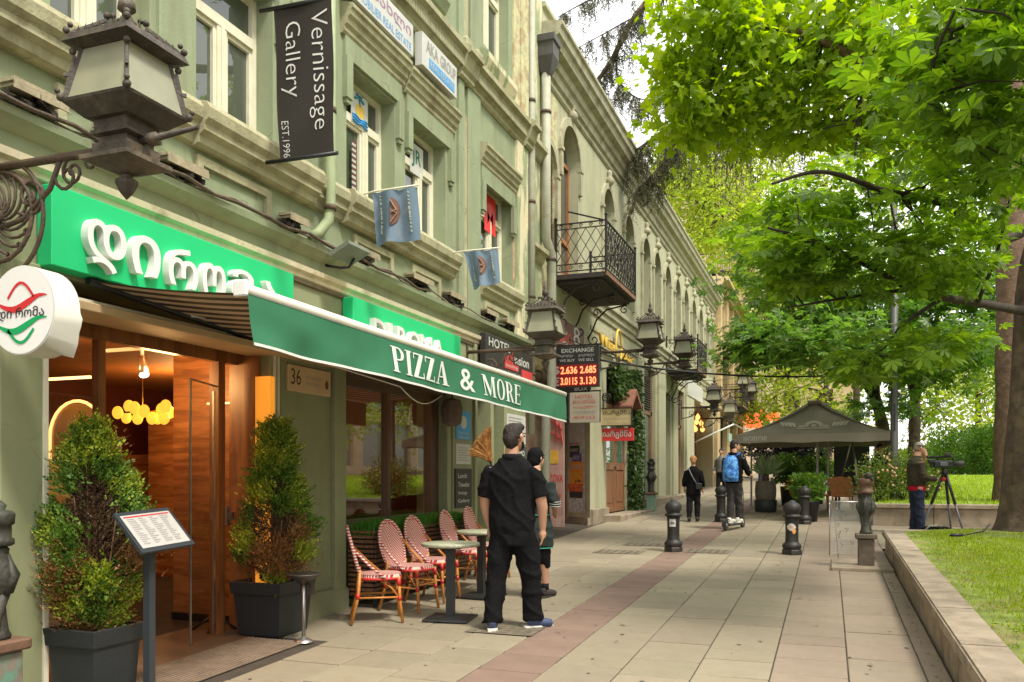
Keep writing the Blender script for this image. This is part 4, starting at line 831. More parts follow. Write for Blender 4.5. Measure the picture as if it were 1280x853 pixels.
# ---- wall lanterns
LG = 'iron wall lanterns along the street'
def lantern(x, y, zarm, label, k=1.0, arm_to=XA, fancy=False):
    t = thing('wall_lantern', label, 'lantern', (arm_to, y, zarm), 0, LG); X = x-arm_to; I = M['lampiron']
    s = MB(); s.tube([(0,0,0),(X*.96,0,-.012)], .026*k, 8)
    if not fancy: s.tube([(0,0,-.02),(X*.30,0,.015),(X+.28,0,.045)], .012, 6)
    a = s.build('bracket_arm', M['rust'], t)
    s = MB(); s.bar((0,0,-.42),(0,0,.18),.05,.03); 
    s.tube([(.01,0,-.38),(X*.25,0,-.33),(X*.45,0,-.18),(X*.52,0,-.03)], .016, 6); scroll(s,(X*.30,0,-.20),(1,0,0),(0,0,1),.13,1.5,3.9,.012); scroll(s,(X*.62,0,-.10),(1,0,0),(0,0,1),.09,1.4,1.6,.010); scroll(s,(X*.75,0,-.06),(1,0,0),(0,0,1),.05,1.3,1.6,.009)
    s.build('scroll_work', M['rust'], t)
    b = MB(); b.lathe([(.0,-.31*k),(.035*k,-.27*k),(.06*k,-.22*k),(.06*k,-.20*k),(.03*k,-.185*k),(.03*k,-.17*k)], (X,0,0), 8, False)
    b.lathe([(.03*k,-.17*k),(.17*k,-.115*k),(.17*k,-.09*k),(.12*k,-.085*k),(.125*k,-.02*k),(.10*k,-.015*k),(.10*k,.02*k),(.13*k,.03*k),(.13*k,.05*k),(.115*k,.055*k),(.12*k,.11*k),(.15*k,.115*k),(.23*k,.185*k),(.235*k,.20*k),(.20*k,.202*k)], (X,0,0), sq=True); b.build('lantern_base', I, t)
    for i in range(4):
        c, sn = ((1,0),(0,1),(-1,0),(0,-1))[i]; u = Vector((-sn,c,0)); nrm = Vector((c,sn,0)); o = Vector((X,0,0))
        q = [o+nrm*.215*k-u*.20*k+UZ*.205*k, o+nrm*.215*k+u*.20*k+UZ*.205*k, o+nrm*.16*k+u*.145*k+UZ*.49*k, o+nrm*.16*k-u*.145*k+UZ*.49*k]
        MB().add([v[:] for v in q], [(0,1,2,3)]).build('lantern_glass', M['lampglass'], t)
    for (sx, sy) in ((1,1),(1,-1),(-1,1),(-1,-1)): MB().bar((X+sx*.213*k,sy*.213*k,.20*k),(X+sx*.158*k,sy*.158*k,.50*k),.022*k).build('corner_bar', I, t)
    r = MB(); r.lathe([(.155*k,.492*k),(.21*k,.51*k),(.235*k,.515*k),(.215*k,.56*k),(.17*k,.565*k),(.13*k,.60*k),(.06*k,.66*k),(.05*k,.665*k)], (X,0,0), sq=True); r.build('lantern_roof', I, t)
    c = MB()
    for i in range(4):
        cc, sn = ((1,0),(0,1),(-1,0),(0,-1))[i]; u = Vector((-sn,cc,0)); nrm = Vector((cc,sn,0))
        for j in range(7):
            o = Vector((X,0,.56*k))+nrm*.19*k+u*(-.15+.05*j)*k; c.add([(o-u*.022*k)[:], (o+u*.022*k)[:], (o+UZ*.05*k)[:]], [(0,1,2)])
    c.build('roof_crest', I, t, kind='stuff')
    fi = MB(); fi.lathe([(.05*k,.655*k),(.055*k,.69*k),(.025*k,.70*k),(.025*k,.74*k),(.05*k,.76*k),(.045*k,.80*k),(.02*k,.83*k),(.03*k,.86*k),(.008*k,.95*k)], (X,0,0), 10); fi.build('finial', I, t)
    for (sx, sy) in ((1,-1),(-1,-1),(1,1),(-1,1)):
        e = MB(); d = Vector((sx,sy,0)).normalized(); o = Vector((X,0,0))
        p0, p1 = o+d*.245*k*1.15+UZ*.57*k, o+d*.10*k+UZ*.68*k; e.bar(p0, p1, .016*k); e.ball(p0+d*.02*k+UZ*.012*k, .020*k, 6); e.ball(p0+UZ*.045*k-d*.0*k, .016*k, 6); e.ball(p1+UZ*.025*k, .02*k, 6); e.ball(p1-d*.03*k+UZ*.03*k,.016*k,6)
        p2, p3 = o+d*.31*k+UZ*.22*k, o+d*.26*k+UZ*.45*k; e.bar(p2, p3, .016*k); e.ball(p2+d*.018*k-UZ*.01*k, .024*k, 6); e.ball(p2+d*.035*k+UZ*.02*k, .016*k, 6); e.ball(p3+UZ*.02*k+d*.01*k, .02*k, 6); e.bar((p2+p3)/2-d*.03*k, (p2+p3)/2+d*.03*k, .018*k)
        e.build('corner_crest', I, t)
    return t
L1 = lantern(-3.70, 3.71, 3.46, 'biggest, nearest iron lantern with square frosted panes and a long bracket, at the top left', 1.0, fancy=True)
# wheel of scrolls in the nearest bracket
s = MB(); cx, cz = .06, -.30
for k in range(16):
    a = 2*math.pi*k/16; pts = [(cx+(.05+.20*t)*math.cos(a+1.1*t), 0, cz+(.05+.20*t)*math.sin(a+1.1*t)) for t in np.linspace(0,1,6)]; s.tube(pts, .010, 5, False); scroll(s, pts[-1], (1,0,0), (0,0,1), .035, 1.1, a, .008)
s.ball((cx,-.02,cz), .05, 8); s.tube([(cx+.27*math.cos(a), 0, cz+.27*math.sin(a)) for a in np.linspace(-1.6,1.6,16)], .014, 6); s.tube([(cx+.36*math.cos(a), 0, cz-.02+.36*math.sin(a)) for a in np.linspace(-1.5,1.0,16)], .014, 6)
scroll(s, (.60,0,-.12), (1,0,0), (0,0,1), .10, 1.2, 2.0, .011)
s.build('scroll_wheel', M['rust'], L1)
s = MB(); s.tube([(1.0,0,0),(1.2,0,.01),(1.21,0,.01),(1.26,0,.012),(1.27,0,.012),(1.55,0,.03)], [.022,.022,.034,.034,.02,.012], 8); s.build('arm_tip', M['lampiron'], L1)
lantern(-3.59, 10.9, 3.33, 'iron lantern with a spiked top on a bracket above the far end of the awning', .95)
lantern(-3.75, 18.9, 4.42, 'iron lantern with pale panes between the yellow script sign and the second balcony', 1.15, XB)
lantern(-3.75, 23.7, 4.75, 'iron lantern hanging in front of the second balcony of the pale house', 1.15, XB)
for (x, y, l) in ((893,500,'small far lantern, left one of the pair beside the brown tent'),(913,515,'small far lantern, lower right one of the pair beside the brown tent'),(929,480,'small far lantern under the ochre house, above the brown tent'),(939,490,'farthest small lantern on the ochre house'),(968,513,'tiny lantern just left of the tent peak')):
    X = -3.75 if x < 930 else -3.6; p = px(x, y, X=X); lantern(X, p.y, p.z-.25, l, 1.15 if x < 930 else 1.25, XB)
# ---- banner, flags
bk = mat('black_banner_cloth', (.020,.015,.011), .6, .1, 3, .05, 60)
Yb = 6.1
bn = thing('gallery_banner', 'black vertical cloth banner with white gallery lettering hung from wall rods', 'banner', (XA, Yb, 4.5))
A, B, C_, D = [Vector((p.x, Yb, p.z)) for p in (px(342,12,Y=Yb), px(415,0,Y=Yb), px(418,192,Y=Yb), px(350,201,Y=Yb))]
def bmap(u, v): 
    p = (A*(1-u)+B*u)*(1-v)+(D*(1-u)+C_*u)*v; p.y += .018*math.sin(u*5+v*7)*.6; return p
s = MB(); s.grid(lambda u, v: tuple(bmap(u, v)), 10, 24); s.wbuild('cloth', bk, bn)
MB().tube([tuple(A+Vector((-.14,0,.01))), tuple(B+Vector((.03,0,.02)))], .018, 8).wbuild('upper_rod', M['black'], bn); MB().tube([tuple(D+Vector((-.14,0,.0))), tuple(C_+Vector((.03,0,.0)))], .018, 8).wbuild('lower_rod', M['black'], bn)
wt = mat('white_banner_print', (.62,.60,.56), .7, .03, 4)
def btext(s_, u0, u1, v0, v1):
    mb = fit(text_mb(s_, 1, 0, 'LEFT', -.012), 1, 1); mb.v = [tuple(bmap(u0+(u1-u0)*(.5+p[1]), v0+(v1-v0)*(.5+p[0]))+Vector((0,-.006,0))) for p in mb.v]; mb.wbuild('lettering', wt, bn)
btext('Vernissage', .57, .93, .055, .83); btext('Gallery', .10, .46, .10, .60); btext('EST.1996', .07, .19, .75, .985)
def flag(label, Y, pts, root):
    P = [Vector((px(*p, Y=Y).x, Y, px(*p, Y=Y).z)) for p in pts]; t = thing('flag', label, 'flag', (XA, Y, P[0].z), 0, 'faded blue wall flags')
    fm = lambda u, v: ((P[0]*(1-u)+P[1]*u)*(1-v)+(P[3]*(1-u)+P[2]*u)*v)+Vector((0,.05*math.sin(u*7+v*2)*v+.02*math.sin(u*13),0))
    MB().grid(lambda u, v: tuple(fm(u, v)), 12, 10).wbuild('cloth', mat('faded_blue_cloth', (.15,.22,.29), .85, .12, 4, .1, 90, dirt=(.25,.27,.24), dscale=6), t)
    MB().tube([tuple(px(*root, X=XA)), tuple(P[0]+Vector((0,0,.01))), tuple(P[1]+Vector((.03,0,.02)))], .009, 6).wbuild('pole', M['frame'], t)
    mb = MB(); pl = [fm(.42+.20*math.sin(a)*(1 if a < math.pi else 0), .42-.27*math.cos(a))+Vector((0,-.012,0)) for a in np.linspace(0, math.pi, 14)]; mb.add([p[:] for p in pl], [tuple(range(14))]); mb.wbuild('emblem', mat('brown_emblem', (.16,.08,.06), .8, .2, 9), t)
    m2 = MB()
    for (q0, q1) in (((.43,.20),(.55,.40)),((.55,.40),(.46,.42)),((.46,.42),(.56,.46)),((.56,.46),(.44,.64))): m2.bar(fm(*q0)+Vector((0,-.02,0)), fm(*q1)+Vector((0,-.02,0)), .03, .004)
    m2.wbuild('emblem_letter', mat('tan_emblem', (.50,.36,.22), .8, .1, 6), t)
    m3 = MB(); rr = random.Random(3)
    for u in (.17, .84):
        v = .08
        while v < .8: m3.bar(fm(u,v)+Vector((0,-.012,0)), fm(u,v+.02+rr.random()*.03)+Vector((0,-.012,0)), .05, .003); v += .035+rr.random()*.04
    m3.wbuild('faded_lettering', mat('faded_yellow_print', (.30,.32,.24), .8, .1, 6), t, kind='stuff')
flag('nearer, larger faded blue flag with a half-round brown emblem, under the left double window', 7.8, ((466,241),(521,234),(524,299),(468,307)), (437,248))
flag('faded blue flag, smaller and hanging lower, in front of the end window', 10.03, ((580,315),(622,312),(624,353),(591,362)), (550,319))
# ---- boards on and over the facade
def fboard(name, label, y0, y1, z0, z1, X, t, m, edge=None):
    r = thing(name, label, 'sign', (X, y0, z0)); MB().bbox(X, X+t, y0, y1, z0, z1, .004).wbuild('board', m, r); return r
wb = mat('white_board', (.52,.52,.48), .45, .05, 4, dirt=(.50,.47,.38), dscale=3); bl = mat('print_blue', (.05,.30,.62), .5, .05, 4); rd = mat('print_red', (.58,.05,.05), .5, .06, 4); yl = mat('print_yellow', (.70,.45,.06), .5, .05, 4); bkp = mat('print_black', (.025,.022,.02), .5, .1, 4); gry = mat('print_grey', (.28,.26,.24), .6, .1, 4)
def on(root, mb, m, nm='lettering'): return mb.wbuild(nm, m, root)
t = fboard('agency_sign', 'long white sign with purple Georgian letters over blue print, above the left double window', 7.55, 8.98, 6.55, 6.92, XA+.10, .05, wb)
on(t, ftext('ეს სახლი', XA+.153, 7.62, 8.92, 6.80, .17, 0, .01), mat('print_purple', (.30,.16,.26), .5, .1, 4)); on(t, ftext('IMMOBILIER REAL ESTATE', XA+.153, 7.62, 8.92, 6.63, .09), bl)
t = fboard('agency_sign', 'white sign with AKA GROUP capitals and a blue band, above the right double window', 9.12, 10.12, 6.52, 6.92, XA+.10, .10, wb)
on(t, ftext('AKA', XA+.203, 9.22, 9.56, 6.80, .15, 0, .02), gry); on(t, ftext('GROUP', XA+.203, 9.62, 10.08, 6.80, .15, 0, .02), gry)
on(t, MB().box(XA+.2, XA+.203, 9.30, 10.04, 6.56, 6.68), bl, 'blue_band'); on(t, ftext('REAL ESTATE', XA+.206, 9.33, 10.0, 6.62, .07), wb)
def sticker(y0, y1, z0, z1, label):
    t = thing('window_poster', label, 'poster', (XA-.19, y0, z0)); MB().box(XA-.165, XA-.16, y0, y1, z0, z1).wbuild('sheet', wb, t); return t
t = sticker(8.10, 8.46, 5.50, 5.86, 'white poster with a palm and orange sun in the left double window transom')
D0 = .12; on(t, MB().prism([(8.28+.09*math.cos(a), 5.66+.09*math.sin(a)) for a in np.linspace(0,6.28,17)[:-1]], 0, XA-.16, XA-.156), yl, 'sun')
s = MB(); s.bar((XA-.155,8.28,5.72),(XA-.155,8.26,5.82),.015)
for a in (-1,-.4,.4,1): s.bar((XA-.154,8.26,5.82),(XA-.154,8.26+.1*math.sin(a*1.6),5.82+.05*math.cos(a*2)-.02),.018)
on(t, s, mat('print_teal', (.03,.22,.30), .5, .1, 4), 'palm'); s = MB()
for k in range(3): s.tube([(XA-.154, 8.12+.045*i, 5.585-k*.03+.012*math.sin(i*1.3+k)) for i in range(8)], .012, 5)
on(t, s, bl, 'waves')
t = sticker(9.50, 9.86, 5.42, 5.80, 'white square poster with a green monogram in the transom of the right double window'); on(t, ftext('JR', XA-.158, 9.54, 9.80, 5.62, .24, 0, .02), mat('print_darkgreen', (.01,.12,.05), .5, .1, 4), 'monogram')
t = thing('window_poster', 'bright red poster with white letter in the end window of the green house', 'poster', (XA-.19, 11.5, 5.5)); MB().box(XA-.165, XA-.16, 11.95, 12.4, 5.35, 5.92).wbuild('sheet', mat('poster_red', (.75,.03,.03), .5, .04, 4), t); on(t, ftext('M', XA-.158, 12.0, 12.35, 5.62, .30, 0, .01), rd)
t = thing('window_poster', 'narrow dark striped sticker low in the left double window', 'poster', (XA-.19, 7.75, 4.7)); MB().box(XA-.165,XA-.16,8.12,8.2,4.7,5.3).wbuild('sheet', stripes('striped_sticker', (.45,.42,.36), (.10,.03,.03), .06, 2), t)
t = fboard('house_number_plate', 'tan marble plate with number 36 on the pier right of the entrance', 6.70, 7.42, 2.40, 2.65, -4.76, .025, mat('tan_marble', (.62,.44,.25), .4, .08, 4))
on(t, ftext('36', -4.734, 6.74, 6.90, 2.54, .15), bkp); on(t, ftext('Tea Restaurant', -4.734, 6.97, 7.24, 2.56, .045), gry); on(t, ftext('and Pizza House', -4.734, 6.98, 7.2, 2.50, .035), gry)
on(t, MB().prism([(7.345+.03*math.cos(a), 2.51+.045*math.sin(a)) for a in np.linspace(0,6.28,11)[:-1]], 0, -4.736, -4.733), mat('print_brown', (.16,.06,.03), .6, .1, 4), 'crest')
t = fboard('info_sign', 'blue notice with a white round emblem on the pier beyond the shop window', 10.52, 11.02, 2.10, 2.50, -4.75, .012, bl); on(t, MB().prism([(10.77+.11*math.cos(a), 2.34+.09*math.sin(a)) for a in np.linspace(0,6.28,17)[:-1]], 0, -4.74, -4.736), wb, 'emblem'); on(t, ftext('შეტყობინება', -4.736, 10.6, 10.95, 2.19, .05), wb); on(t, ftext('INFORMATION', -4.736, 10.6, 10.95, 2.13, .035), wb)
t = fboard('info_sign', 'pale grey printed notice under the blue one', 10.52, 11.02, 1.76, 2.04, -4.75, .012, wb)
s = MB()
for k in range(6): s.box(-4.738,-4.736,10.58,10.9+.08*(k%2),1.98-.034*k,1.99-.034*k)
on(t, s, gry, 'print_line')
t = fboard('menu_board', 'black board with hand-painted white and pink words, lowest on the pier beyond the shop window', 10.48, 11.04, 1.16, 1.70, -4.75, .02, bkp)
for k, (w_, z) in enumerate((('Lunch',1.60),('Traveller',1.48),('Vernissage',1.36),('Gallery',1.25))): on(t, ftext(w_, -4.728, 10.56, 10.86+.1*(k%2), z, .065, 0, .01), wb)
t = fboard('menu_board', 'small black plaque just below the painted board', 10.6, 10.95, .92, 1.06, -4.75, .02, bkp)
t = thing('portrait_poster', 'tall black and white portrait poster in the recess of the side doorway', 'poster', (-5.05, 11.3, 1.6)); MB().box(-5.0,-4.99,11.3,11.72,1.75,2.62).wbuild('sheet', mat('poster_grey', (.20,.19,.17), .6, .5, 5), t); on(t, MB().prism([(11.52+.13*math.cos(a), 2.3+.2*math.sin(a)) for a in np.linspace(0,6.28,15)[:-1]], 0, -4.99, -4.984), mat('poster_face', (.42,.38,.32), .6, .3, 12), 'face'); on(t, MB().prism([(11.52+.15*math.cos(a), 2.44+.1*math.sin(a)) for a in np.linspace(0,3.14,9)], 0, -4.99, -4.982), bkp, 'hair')
t = fboard('number_plate', 'whitish board with number 31 under the awning end', 12.42, 13.3, 2.12, 2.58, -4.74, .015, wb); on(t, ftext('31', -4.723, 12.8, 13.1, 2.24, .2), gry)
s = MB()
for k in range(4): s.box(-4.725,-4.722,12.5,13.1,2.52-.05*k,2.535-.05*k)
on(t, s, gry, 'print_line')
t = fboard('open_board', 'small dark board with white capitals below number 31', 12.5, 13.32, 1.88, 2.08, -4.74, .03, mat('dark_board', (.05,.055,.045), .6, .1, 4)); on(t, ftext('ΔOMO', -4.708, 12.7, 13.2, 1.97, .09, 0, .02), wb)
t = thing('hotel_sign', 'black hotel sign with white capitals and red script above the awning end', 'sign', (-4.68, 11.25, 3.1))
MB().bbox(-4.70,-4.60,11.25,13.3,3.13,3.66,.01).wbuild('board', bkp, t); on(t, ftext('HOTEL', -4.597, 11.35, 12.25, 3.55, .13, 0, .01), wb); on(t, ftext('Gold', -4.597, 12.0, 12.35, 3.42, .2, 0, .03), rd); on(t, ftext('vision', -4.597, 12.4, 13.1, 3.42, .14, 0, .02), wb); on(t, MB().box(-4.60,-4.596,12.0,12.6,3.24,3.33), rd, 'red_band'); on(t, ftext('booking', -4.594, 12.05,12.55,3.285,.06), wb); on(t, ftext('www.hotel.ge', -4.597, 11.7,12.7,3.18,.06), wb); on(t, MB().box(-4.6,-4.596,12.75,13.27,3.14,3.3), rd, 'red_corner')
t = thing('brown_sign', 'dark red-brown sign with white swirl letters on the pale house behind the second lantern', 'sign', (-4.85, 14.7, 4.1))
MB().bbox(-4.88,-4.78,14.7,17.1,4.10,4.62,.01).wbuild('board', mat('brown_sign_board', (.14,.06,.045), .6, .15, 4), t); on(t, ftext('CASINO', -4.777, 14.85,16.2,4.28,.24,0,.01), rd); on(t, ftext('8', -4.776, 16.3,16.75,4.42,.36,0,.0), wb); on(t, ftext('exclusive', -4.777, 15.6,17.0,4.19,.1), wb)
t = thing('script_sign', 'yellow script shop sign on thin frame, on the pale wall left of the third lantern', 'sign', (-4.85, 18.2, 4.5))
on(t, ftext('Wine', -4.80, 18.3, 19.9, 4.66, .24, .05, .03), yl); on(t, ftext('Bar', -4.80, 20.5, 21.8, 4.60, .22, .05, .03), yl); s = MB(); s.tube([(-4.78, 20.2+.28*math.cos(a), 4.72+.42*math.sin(a)) for a in np.linspace(0,6.28,17)], .03, 6); on(t, s, yl, 'hoop')
MB().bar((-4.82,18.3,4.5),(-4.82,21.8,4.5),.03).wbuild('rail', M['iron'], t)
def yboard(name, label, p0, p1, Y, m, th=.06, arm=None):
    a, b = px(*p0, Y=Y), px(*p1, Y=Y); t = thing(name, label, 'sign', (XB, Y, b.z)); MB().bbox(a.x, b.x, Y, Y+th, b.z, a.z, .006).wbuild('board', m, t); return t, a.x, b.x, a.z, b.z
t, x0, x1, z1, z0 = yboard('exchange_sign', 'black and red lit currency exchange board with dollar and euro rates', (692,435), (748,483), 15.0, bkp, .12)
w_, h_ = x1-x0, z1-z0
on(t, MB().box(x0+.02, x1-.02, 14.994, 14.999, z0+.02, z0+h_*.56), mat('led_red_field', (.28,.012,.012), .5, .1, 4), 'red_field')
led = emit('led_digits', (1,.22,.08), 1.3)
on(t, ytext('EXCHANGE', 14.99, x0+w_*.18, x1-w_*.10, z1-.07, .075, .02), wb); on(t, ytext('აყიდვა', 14.99, x0+.12, x0+.38, z1-.17, .05), wb); on(t, ytext('გაყიდვა', 14.99, x0+.48, x0+.78, z1-.17, .05), wb); on(t, ytext('WE BUY   WE SELL', 14.99, x0+.12, x1-.08, z1-.25, .05, .01), wb)
for k, (c, a, b) in enumerate((('$','2.636','2.685'),('€','3.0115','3.130'))):
    zc = z0+h_*(.42-.27*k); on(t, ytext(c, 14.985, x0+.02, x0+.12, zc, .16, .01), wb); on(t, ytext(a, 14.985, x0+.14, x0+.46, zc, .135, .02), led, 'digits'); on(t, ytext(b, 14.985, x0+.51, x1-.04, zc, .135, .02), led, 'digits')
MB().bar((XB,15.06,z1+.03),(x1+.05,15.06,z1+.03),.03).wbuild('hanging_bar', M['iron'], t); s = MB(); scroll(s, (x0-.35,15.05,z0+.25), (1,0,0), (0,0,1), .22, 1.7, 0, .012); scroll(s, (x0-.1,15.05,z0+.05), (1,0,0), (0,0,1), .1, 1.4, 2, .01); s.wbuild('scroll_work', M['iron'], t)
t, x0, x1, z1, z0 = yboard('hostel_board', 'square cream hanging board with red Cyrillic-like lines, below the exchange board', (712,491), (749,528), 16.5, mat('cream_board', (.50,.45,.34), .6, .06, 4))
for k, (w_, m_) in enumerate((('HOTEL',rd),('BON VOYAGE',rd),('სასტუმრო',rd),('ГОСТИНИЦА',gry),('+995 599 12 02 36',rd))): on(t, ytext(w_, 16.493, x0+.08+.04*(k==0), x1-.08-.04*(k==0), z1-.09-.105*k, .07), m_)
s = MB(); s.bar((x0-.03,16.53,z1+.02),(x1+.03,16.53,z1+.02),.03); s.bar((x1+.01,16.53,z0),(x1+.01,16.53,z1),.02); scroll(s, (x0+.1,16.53,z1+.1), (1,0,0), (0,0,1), .09, 1.5, 0, .008); scroll(s, (x1+.13,16.53,z1-.12), (1,0,0), (0,0,1), .1, 1.6, 0, .01); s.wbuild('hanging_frame', M['iron'], t)
t, x0, x1, z1, z0 = yboard('dark_box_sign', 'black box sign partly hidden behind the awning corner, beside the cream hostel board', (692,489), (711,527), 16.9, bkp, .15); on(t, ytext('BAR', 16.89, x0+.03, x1-.03, z0+.12, .08), wb)
t, x0, x1, z1, z0 = yboard('dark_box_sign', 'narrow dark sign strip between the exchange board and the hostel board', (700,483), (738,490), 15.8, bkp, .06); on(t, ytext('BOX', 15.79, x0+.3, x1-.05, (z0+z1)/2, .07), wb)
t, x0, x1, z1, z0 = yboard('translator_board', 'yellowish framed board with black Georgian lettering, above the red one', (751,511), (790,532), 19.0, mat('yellowed_board', (.52,.40,.20), .6, .08, 4)); on(t, ytext('თარგმნა', 18.99, x0+.05, x1-.04, z1-.11, .13, .01), bkp); on(t, ytext('TRANSLATION', 18.99, x0+.06, x1-.06, z1-.24, .05), gry); on(t, ytext('ПЕРЕВОДЫ', 18.99, x0+.15, x1-.1, z1-.34, .045), gry)
s = MB(); w0 = .02
for (a, b) in (((x0,z0),(x1,z0)),((x1,z0),(x1,z1)),((x1,z1),(x0,z1)),((x0,z1),(x0,z0))): s.bar((a[0],18.99,a[1]),(b[0],18.99,b[1]),.025)
s.bar((x0+.05,19.03,z1),(x0+.05,19.03,z1+.35),.02); scroll(s, (x0+.12,19.03,z1+.22), (1,0,0), (0,0,1), .12, 1.6, 0, .01); s.wbuild('frame', M['iron'], t)
t, x0, x1, z1, z0 = yboard('translator_board', 'small bright red board with white Georgian letters, in front of the ivy door', (748,536), (792,551), 19.05, mat('board_red', (.55,.03,.03), .5, .05, 4)); on(t, ytext('თარგმნა', 19.04, x0+.05, x1-.05, (z0+z1)/2, .19, .012), wb)
# posters on the splayed pier and passage
pb = thing('poster_board', 'tall notice board covered with torn posters, orange one in the middle, on the splayed pier', 'poster', tuple(q0))
def pp(u0, u1, z0, z1, m, off, nm): 
    P = lambda u, z: tuple(q0+du*u+nn*off+Vector((0,0,z)))
    return MB().add([P(u1,z0),P(u0,z0),P(u0,z1),P(u1,z1)], [(0,1,2,3)]).wbuild(nm, m, pb)
pp(.20,.98,.78,2.95,mat('grey_board', (.42,.40,.35), .7, .1, 3, dirt=(.55,.53,.48), dscale=5, dlo=.5, dhi=.55), .01, 'board')
pp(.24,.95,2.35,2.85,mat('pale_paper', (.52,.49,.44), .8, .12, 9), .014, 'paper'); pp(.45,.9,2.02,2.28,bkp,.016,'paper'); pp(.35,.78,1.92,2.10,mat('paper_purple', (.12,.08,.28), .7, .3, 9),.018,'paper'); pp(.28,.88,1.38,1.92,mat('paper_orange', (.80,.27,.02), .7, .12, 9),.02,'paper'); pp(.3,.97,1.25,1.42,mat('paper_redorange', (.6,.12,.03), .7, .5, 14),.022,'paper'); pp(.3,.9,1.1,1.26,bkp,.021,'paper'); pp(.25,.9,.82,1.1,mat('torn_paper', (.46,.44,.42), .8, .35, 12),.018,'paper')
for (w_, u0, u1, z, h_, m_) in (('KONZERT',.35,.8,1.80,.10,wb),('LIVE',.45,.72,1.62,.12,yl),('ჯაზი',.35,.65,1.48,.10,bkp),('EVENT',.48,.85,2.18,.08,wb),('SHOW',.42,.72,2.01,.10,wb),('MUSIC FESTIVAL',.45,.88,2.33,.05,rd)):
    mb = fit(text_mb(w_, 1, 0, 'CENTER', .02), u1-u0, h_); place(mb, tuple(q0+du*(u0+u1)/2+nn*.026+Vector((0,0,z))), -du, UZ).wbuild('lettering', m_, pb)
t = thing('graffiti_poster', 'tall pink poster with red strokes in the recessed passage', 'poster', (-5.1, 16.6, .8))
a_, b_ = px(686,500,Y=16.6).x, px(705,500,Y=16.6).x
MB().bbox(a_, b_, 16.6, 16.65, .55, 3.3, .005).wbuild('sheet', mat('pink_poster', (.52,.30,.25), .7, .15, 3, dirt=(.60,.50,.42), dscale=4), t)
s = MB()
for (u, z, v, w_) in ((.1,2.75,.9,2.55),(.45,2.95,.55,2.3),(.15,2.5,.8,2.35),(.7,2.7,.95,2.25)): s.bar((a_+(b_-a_)*u,16.59,z),(a_+(b_-a_)*v,16.59,w_),.07,.01)
s.wbuild('red_strokes', rd, t, kind='stuff'); on(t, MB().box(a_+.03,b_-.12,16.59,16.595,1.85,2.12), mat('paper_yellow', (.7,.42,.05), .7, .2, 8), 'yellow_label'); on(t, ytext('ZOVA', 16.588, a_+.02, b_-.02, 1.55, .16, .02), rd); on(t, ytext('live', 16.588, a_+.03, b_-.06, 1.2, .12, .02), rd)
# speakers / wrapped lamps under the awning, floodlight on the ledge, cables
t = thing('hanging_lamp', 'brown cloth-wrapped hanging lamp under the awning by the shop window edge', 'lamp', (-4.70, 10.3, 2.5)); MB().lathe([(.06,-.24),(.13,-.20),(.15,.0),(.12,.10),(.04,.13)], (0,0,0), 9, False).build('shade', mat('brown_cloth', (.17,.13,.10), .9, .2, 8), t); MB().tube([(0,0,.1),(0,0,.4)], .01, 6).build('stem', M['black'], t)
t = thing('floodlight', 'grey rectangular floodlight on a bent arm above the entrance pier', 'lamp', (XA, 7.35, 3.72)); MB().obox((.28,0,.10),(.9,.0,.43),(0,1,0),(-.43,0,.9),.12,.20,.02).build('head', mat('grey_flood', (.16,.18,.14), .5, .1, 6), t); s = MB(); s.tube([(0,0,0),(.18,.0,-.04),(.22,.08,-.02),(.27,.1,.07)], .014, 6); s.build('arm', M['black'], t)
s = MB()
pts = [(XA+.10+.02*math.sin(k*2.1), 3.2+k*.33, 3.885+.03*math.sin(k*1.7)+.012*math.sin(k*4.1)) for k in range(28)]; s.tube(pts, .012, 6)
tag(s.build('facade_cable', mat('grey_cable', (.20,.17,.12), .7, .2, 9)), 'thin grey cable sagging along the ledge of the green house', 'cable')
s = MB(); s.tube([(XA+.14+.015*math.sin(k*1.3), 3.2+k*.33, 3.87+.02*math.sin(k*2.3+1)) for k in range(20)], .016, 6)
tag(s.build('facade_cable', M['rust']), 'rusty thicker cable lying on the ledge above the entrance sign', 'cable')
a, b = Vector((-4.8,20.3,4.75)), Vector((9,26,7.6))
a = px(742,449,X=-4.8); b = pxd(1290,425,24)
s = MB(); s.tube([a+(b-a)*t+Vector((0,0,-1.35*4*t*(1-t)*.5)) for t in np.linspace(0,1,24)], .022, 6); tag(s.build('street_cable', M['black']), 'black cable sagging across the street from the pale house to the trees', 'cable')
s = MB(); a = px(700,420,X=-4.8); b = pxd(925,470,44); s.tube([a+(b-a)*t+Vector((0,0,-.5*4*t*(1-t))) for t in np.linspace(0,1,14)], .014, 5); tag(s.build('street_cable', M['black']), 'thin dark wire running along the pale house past the second balcony', 'cable')
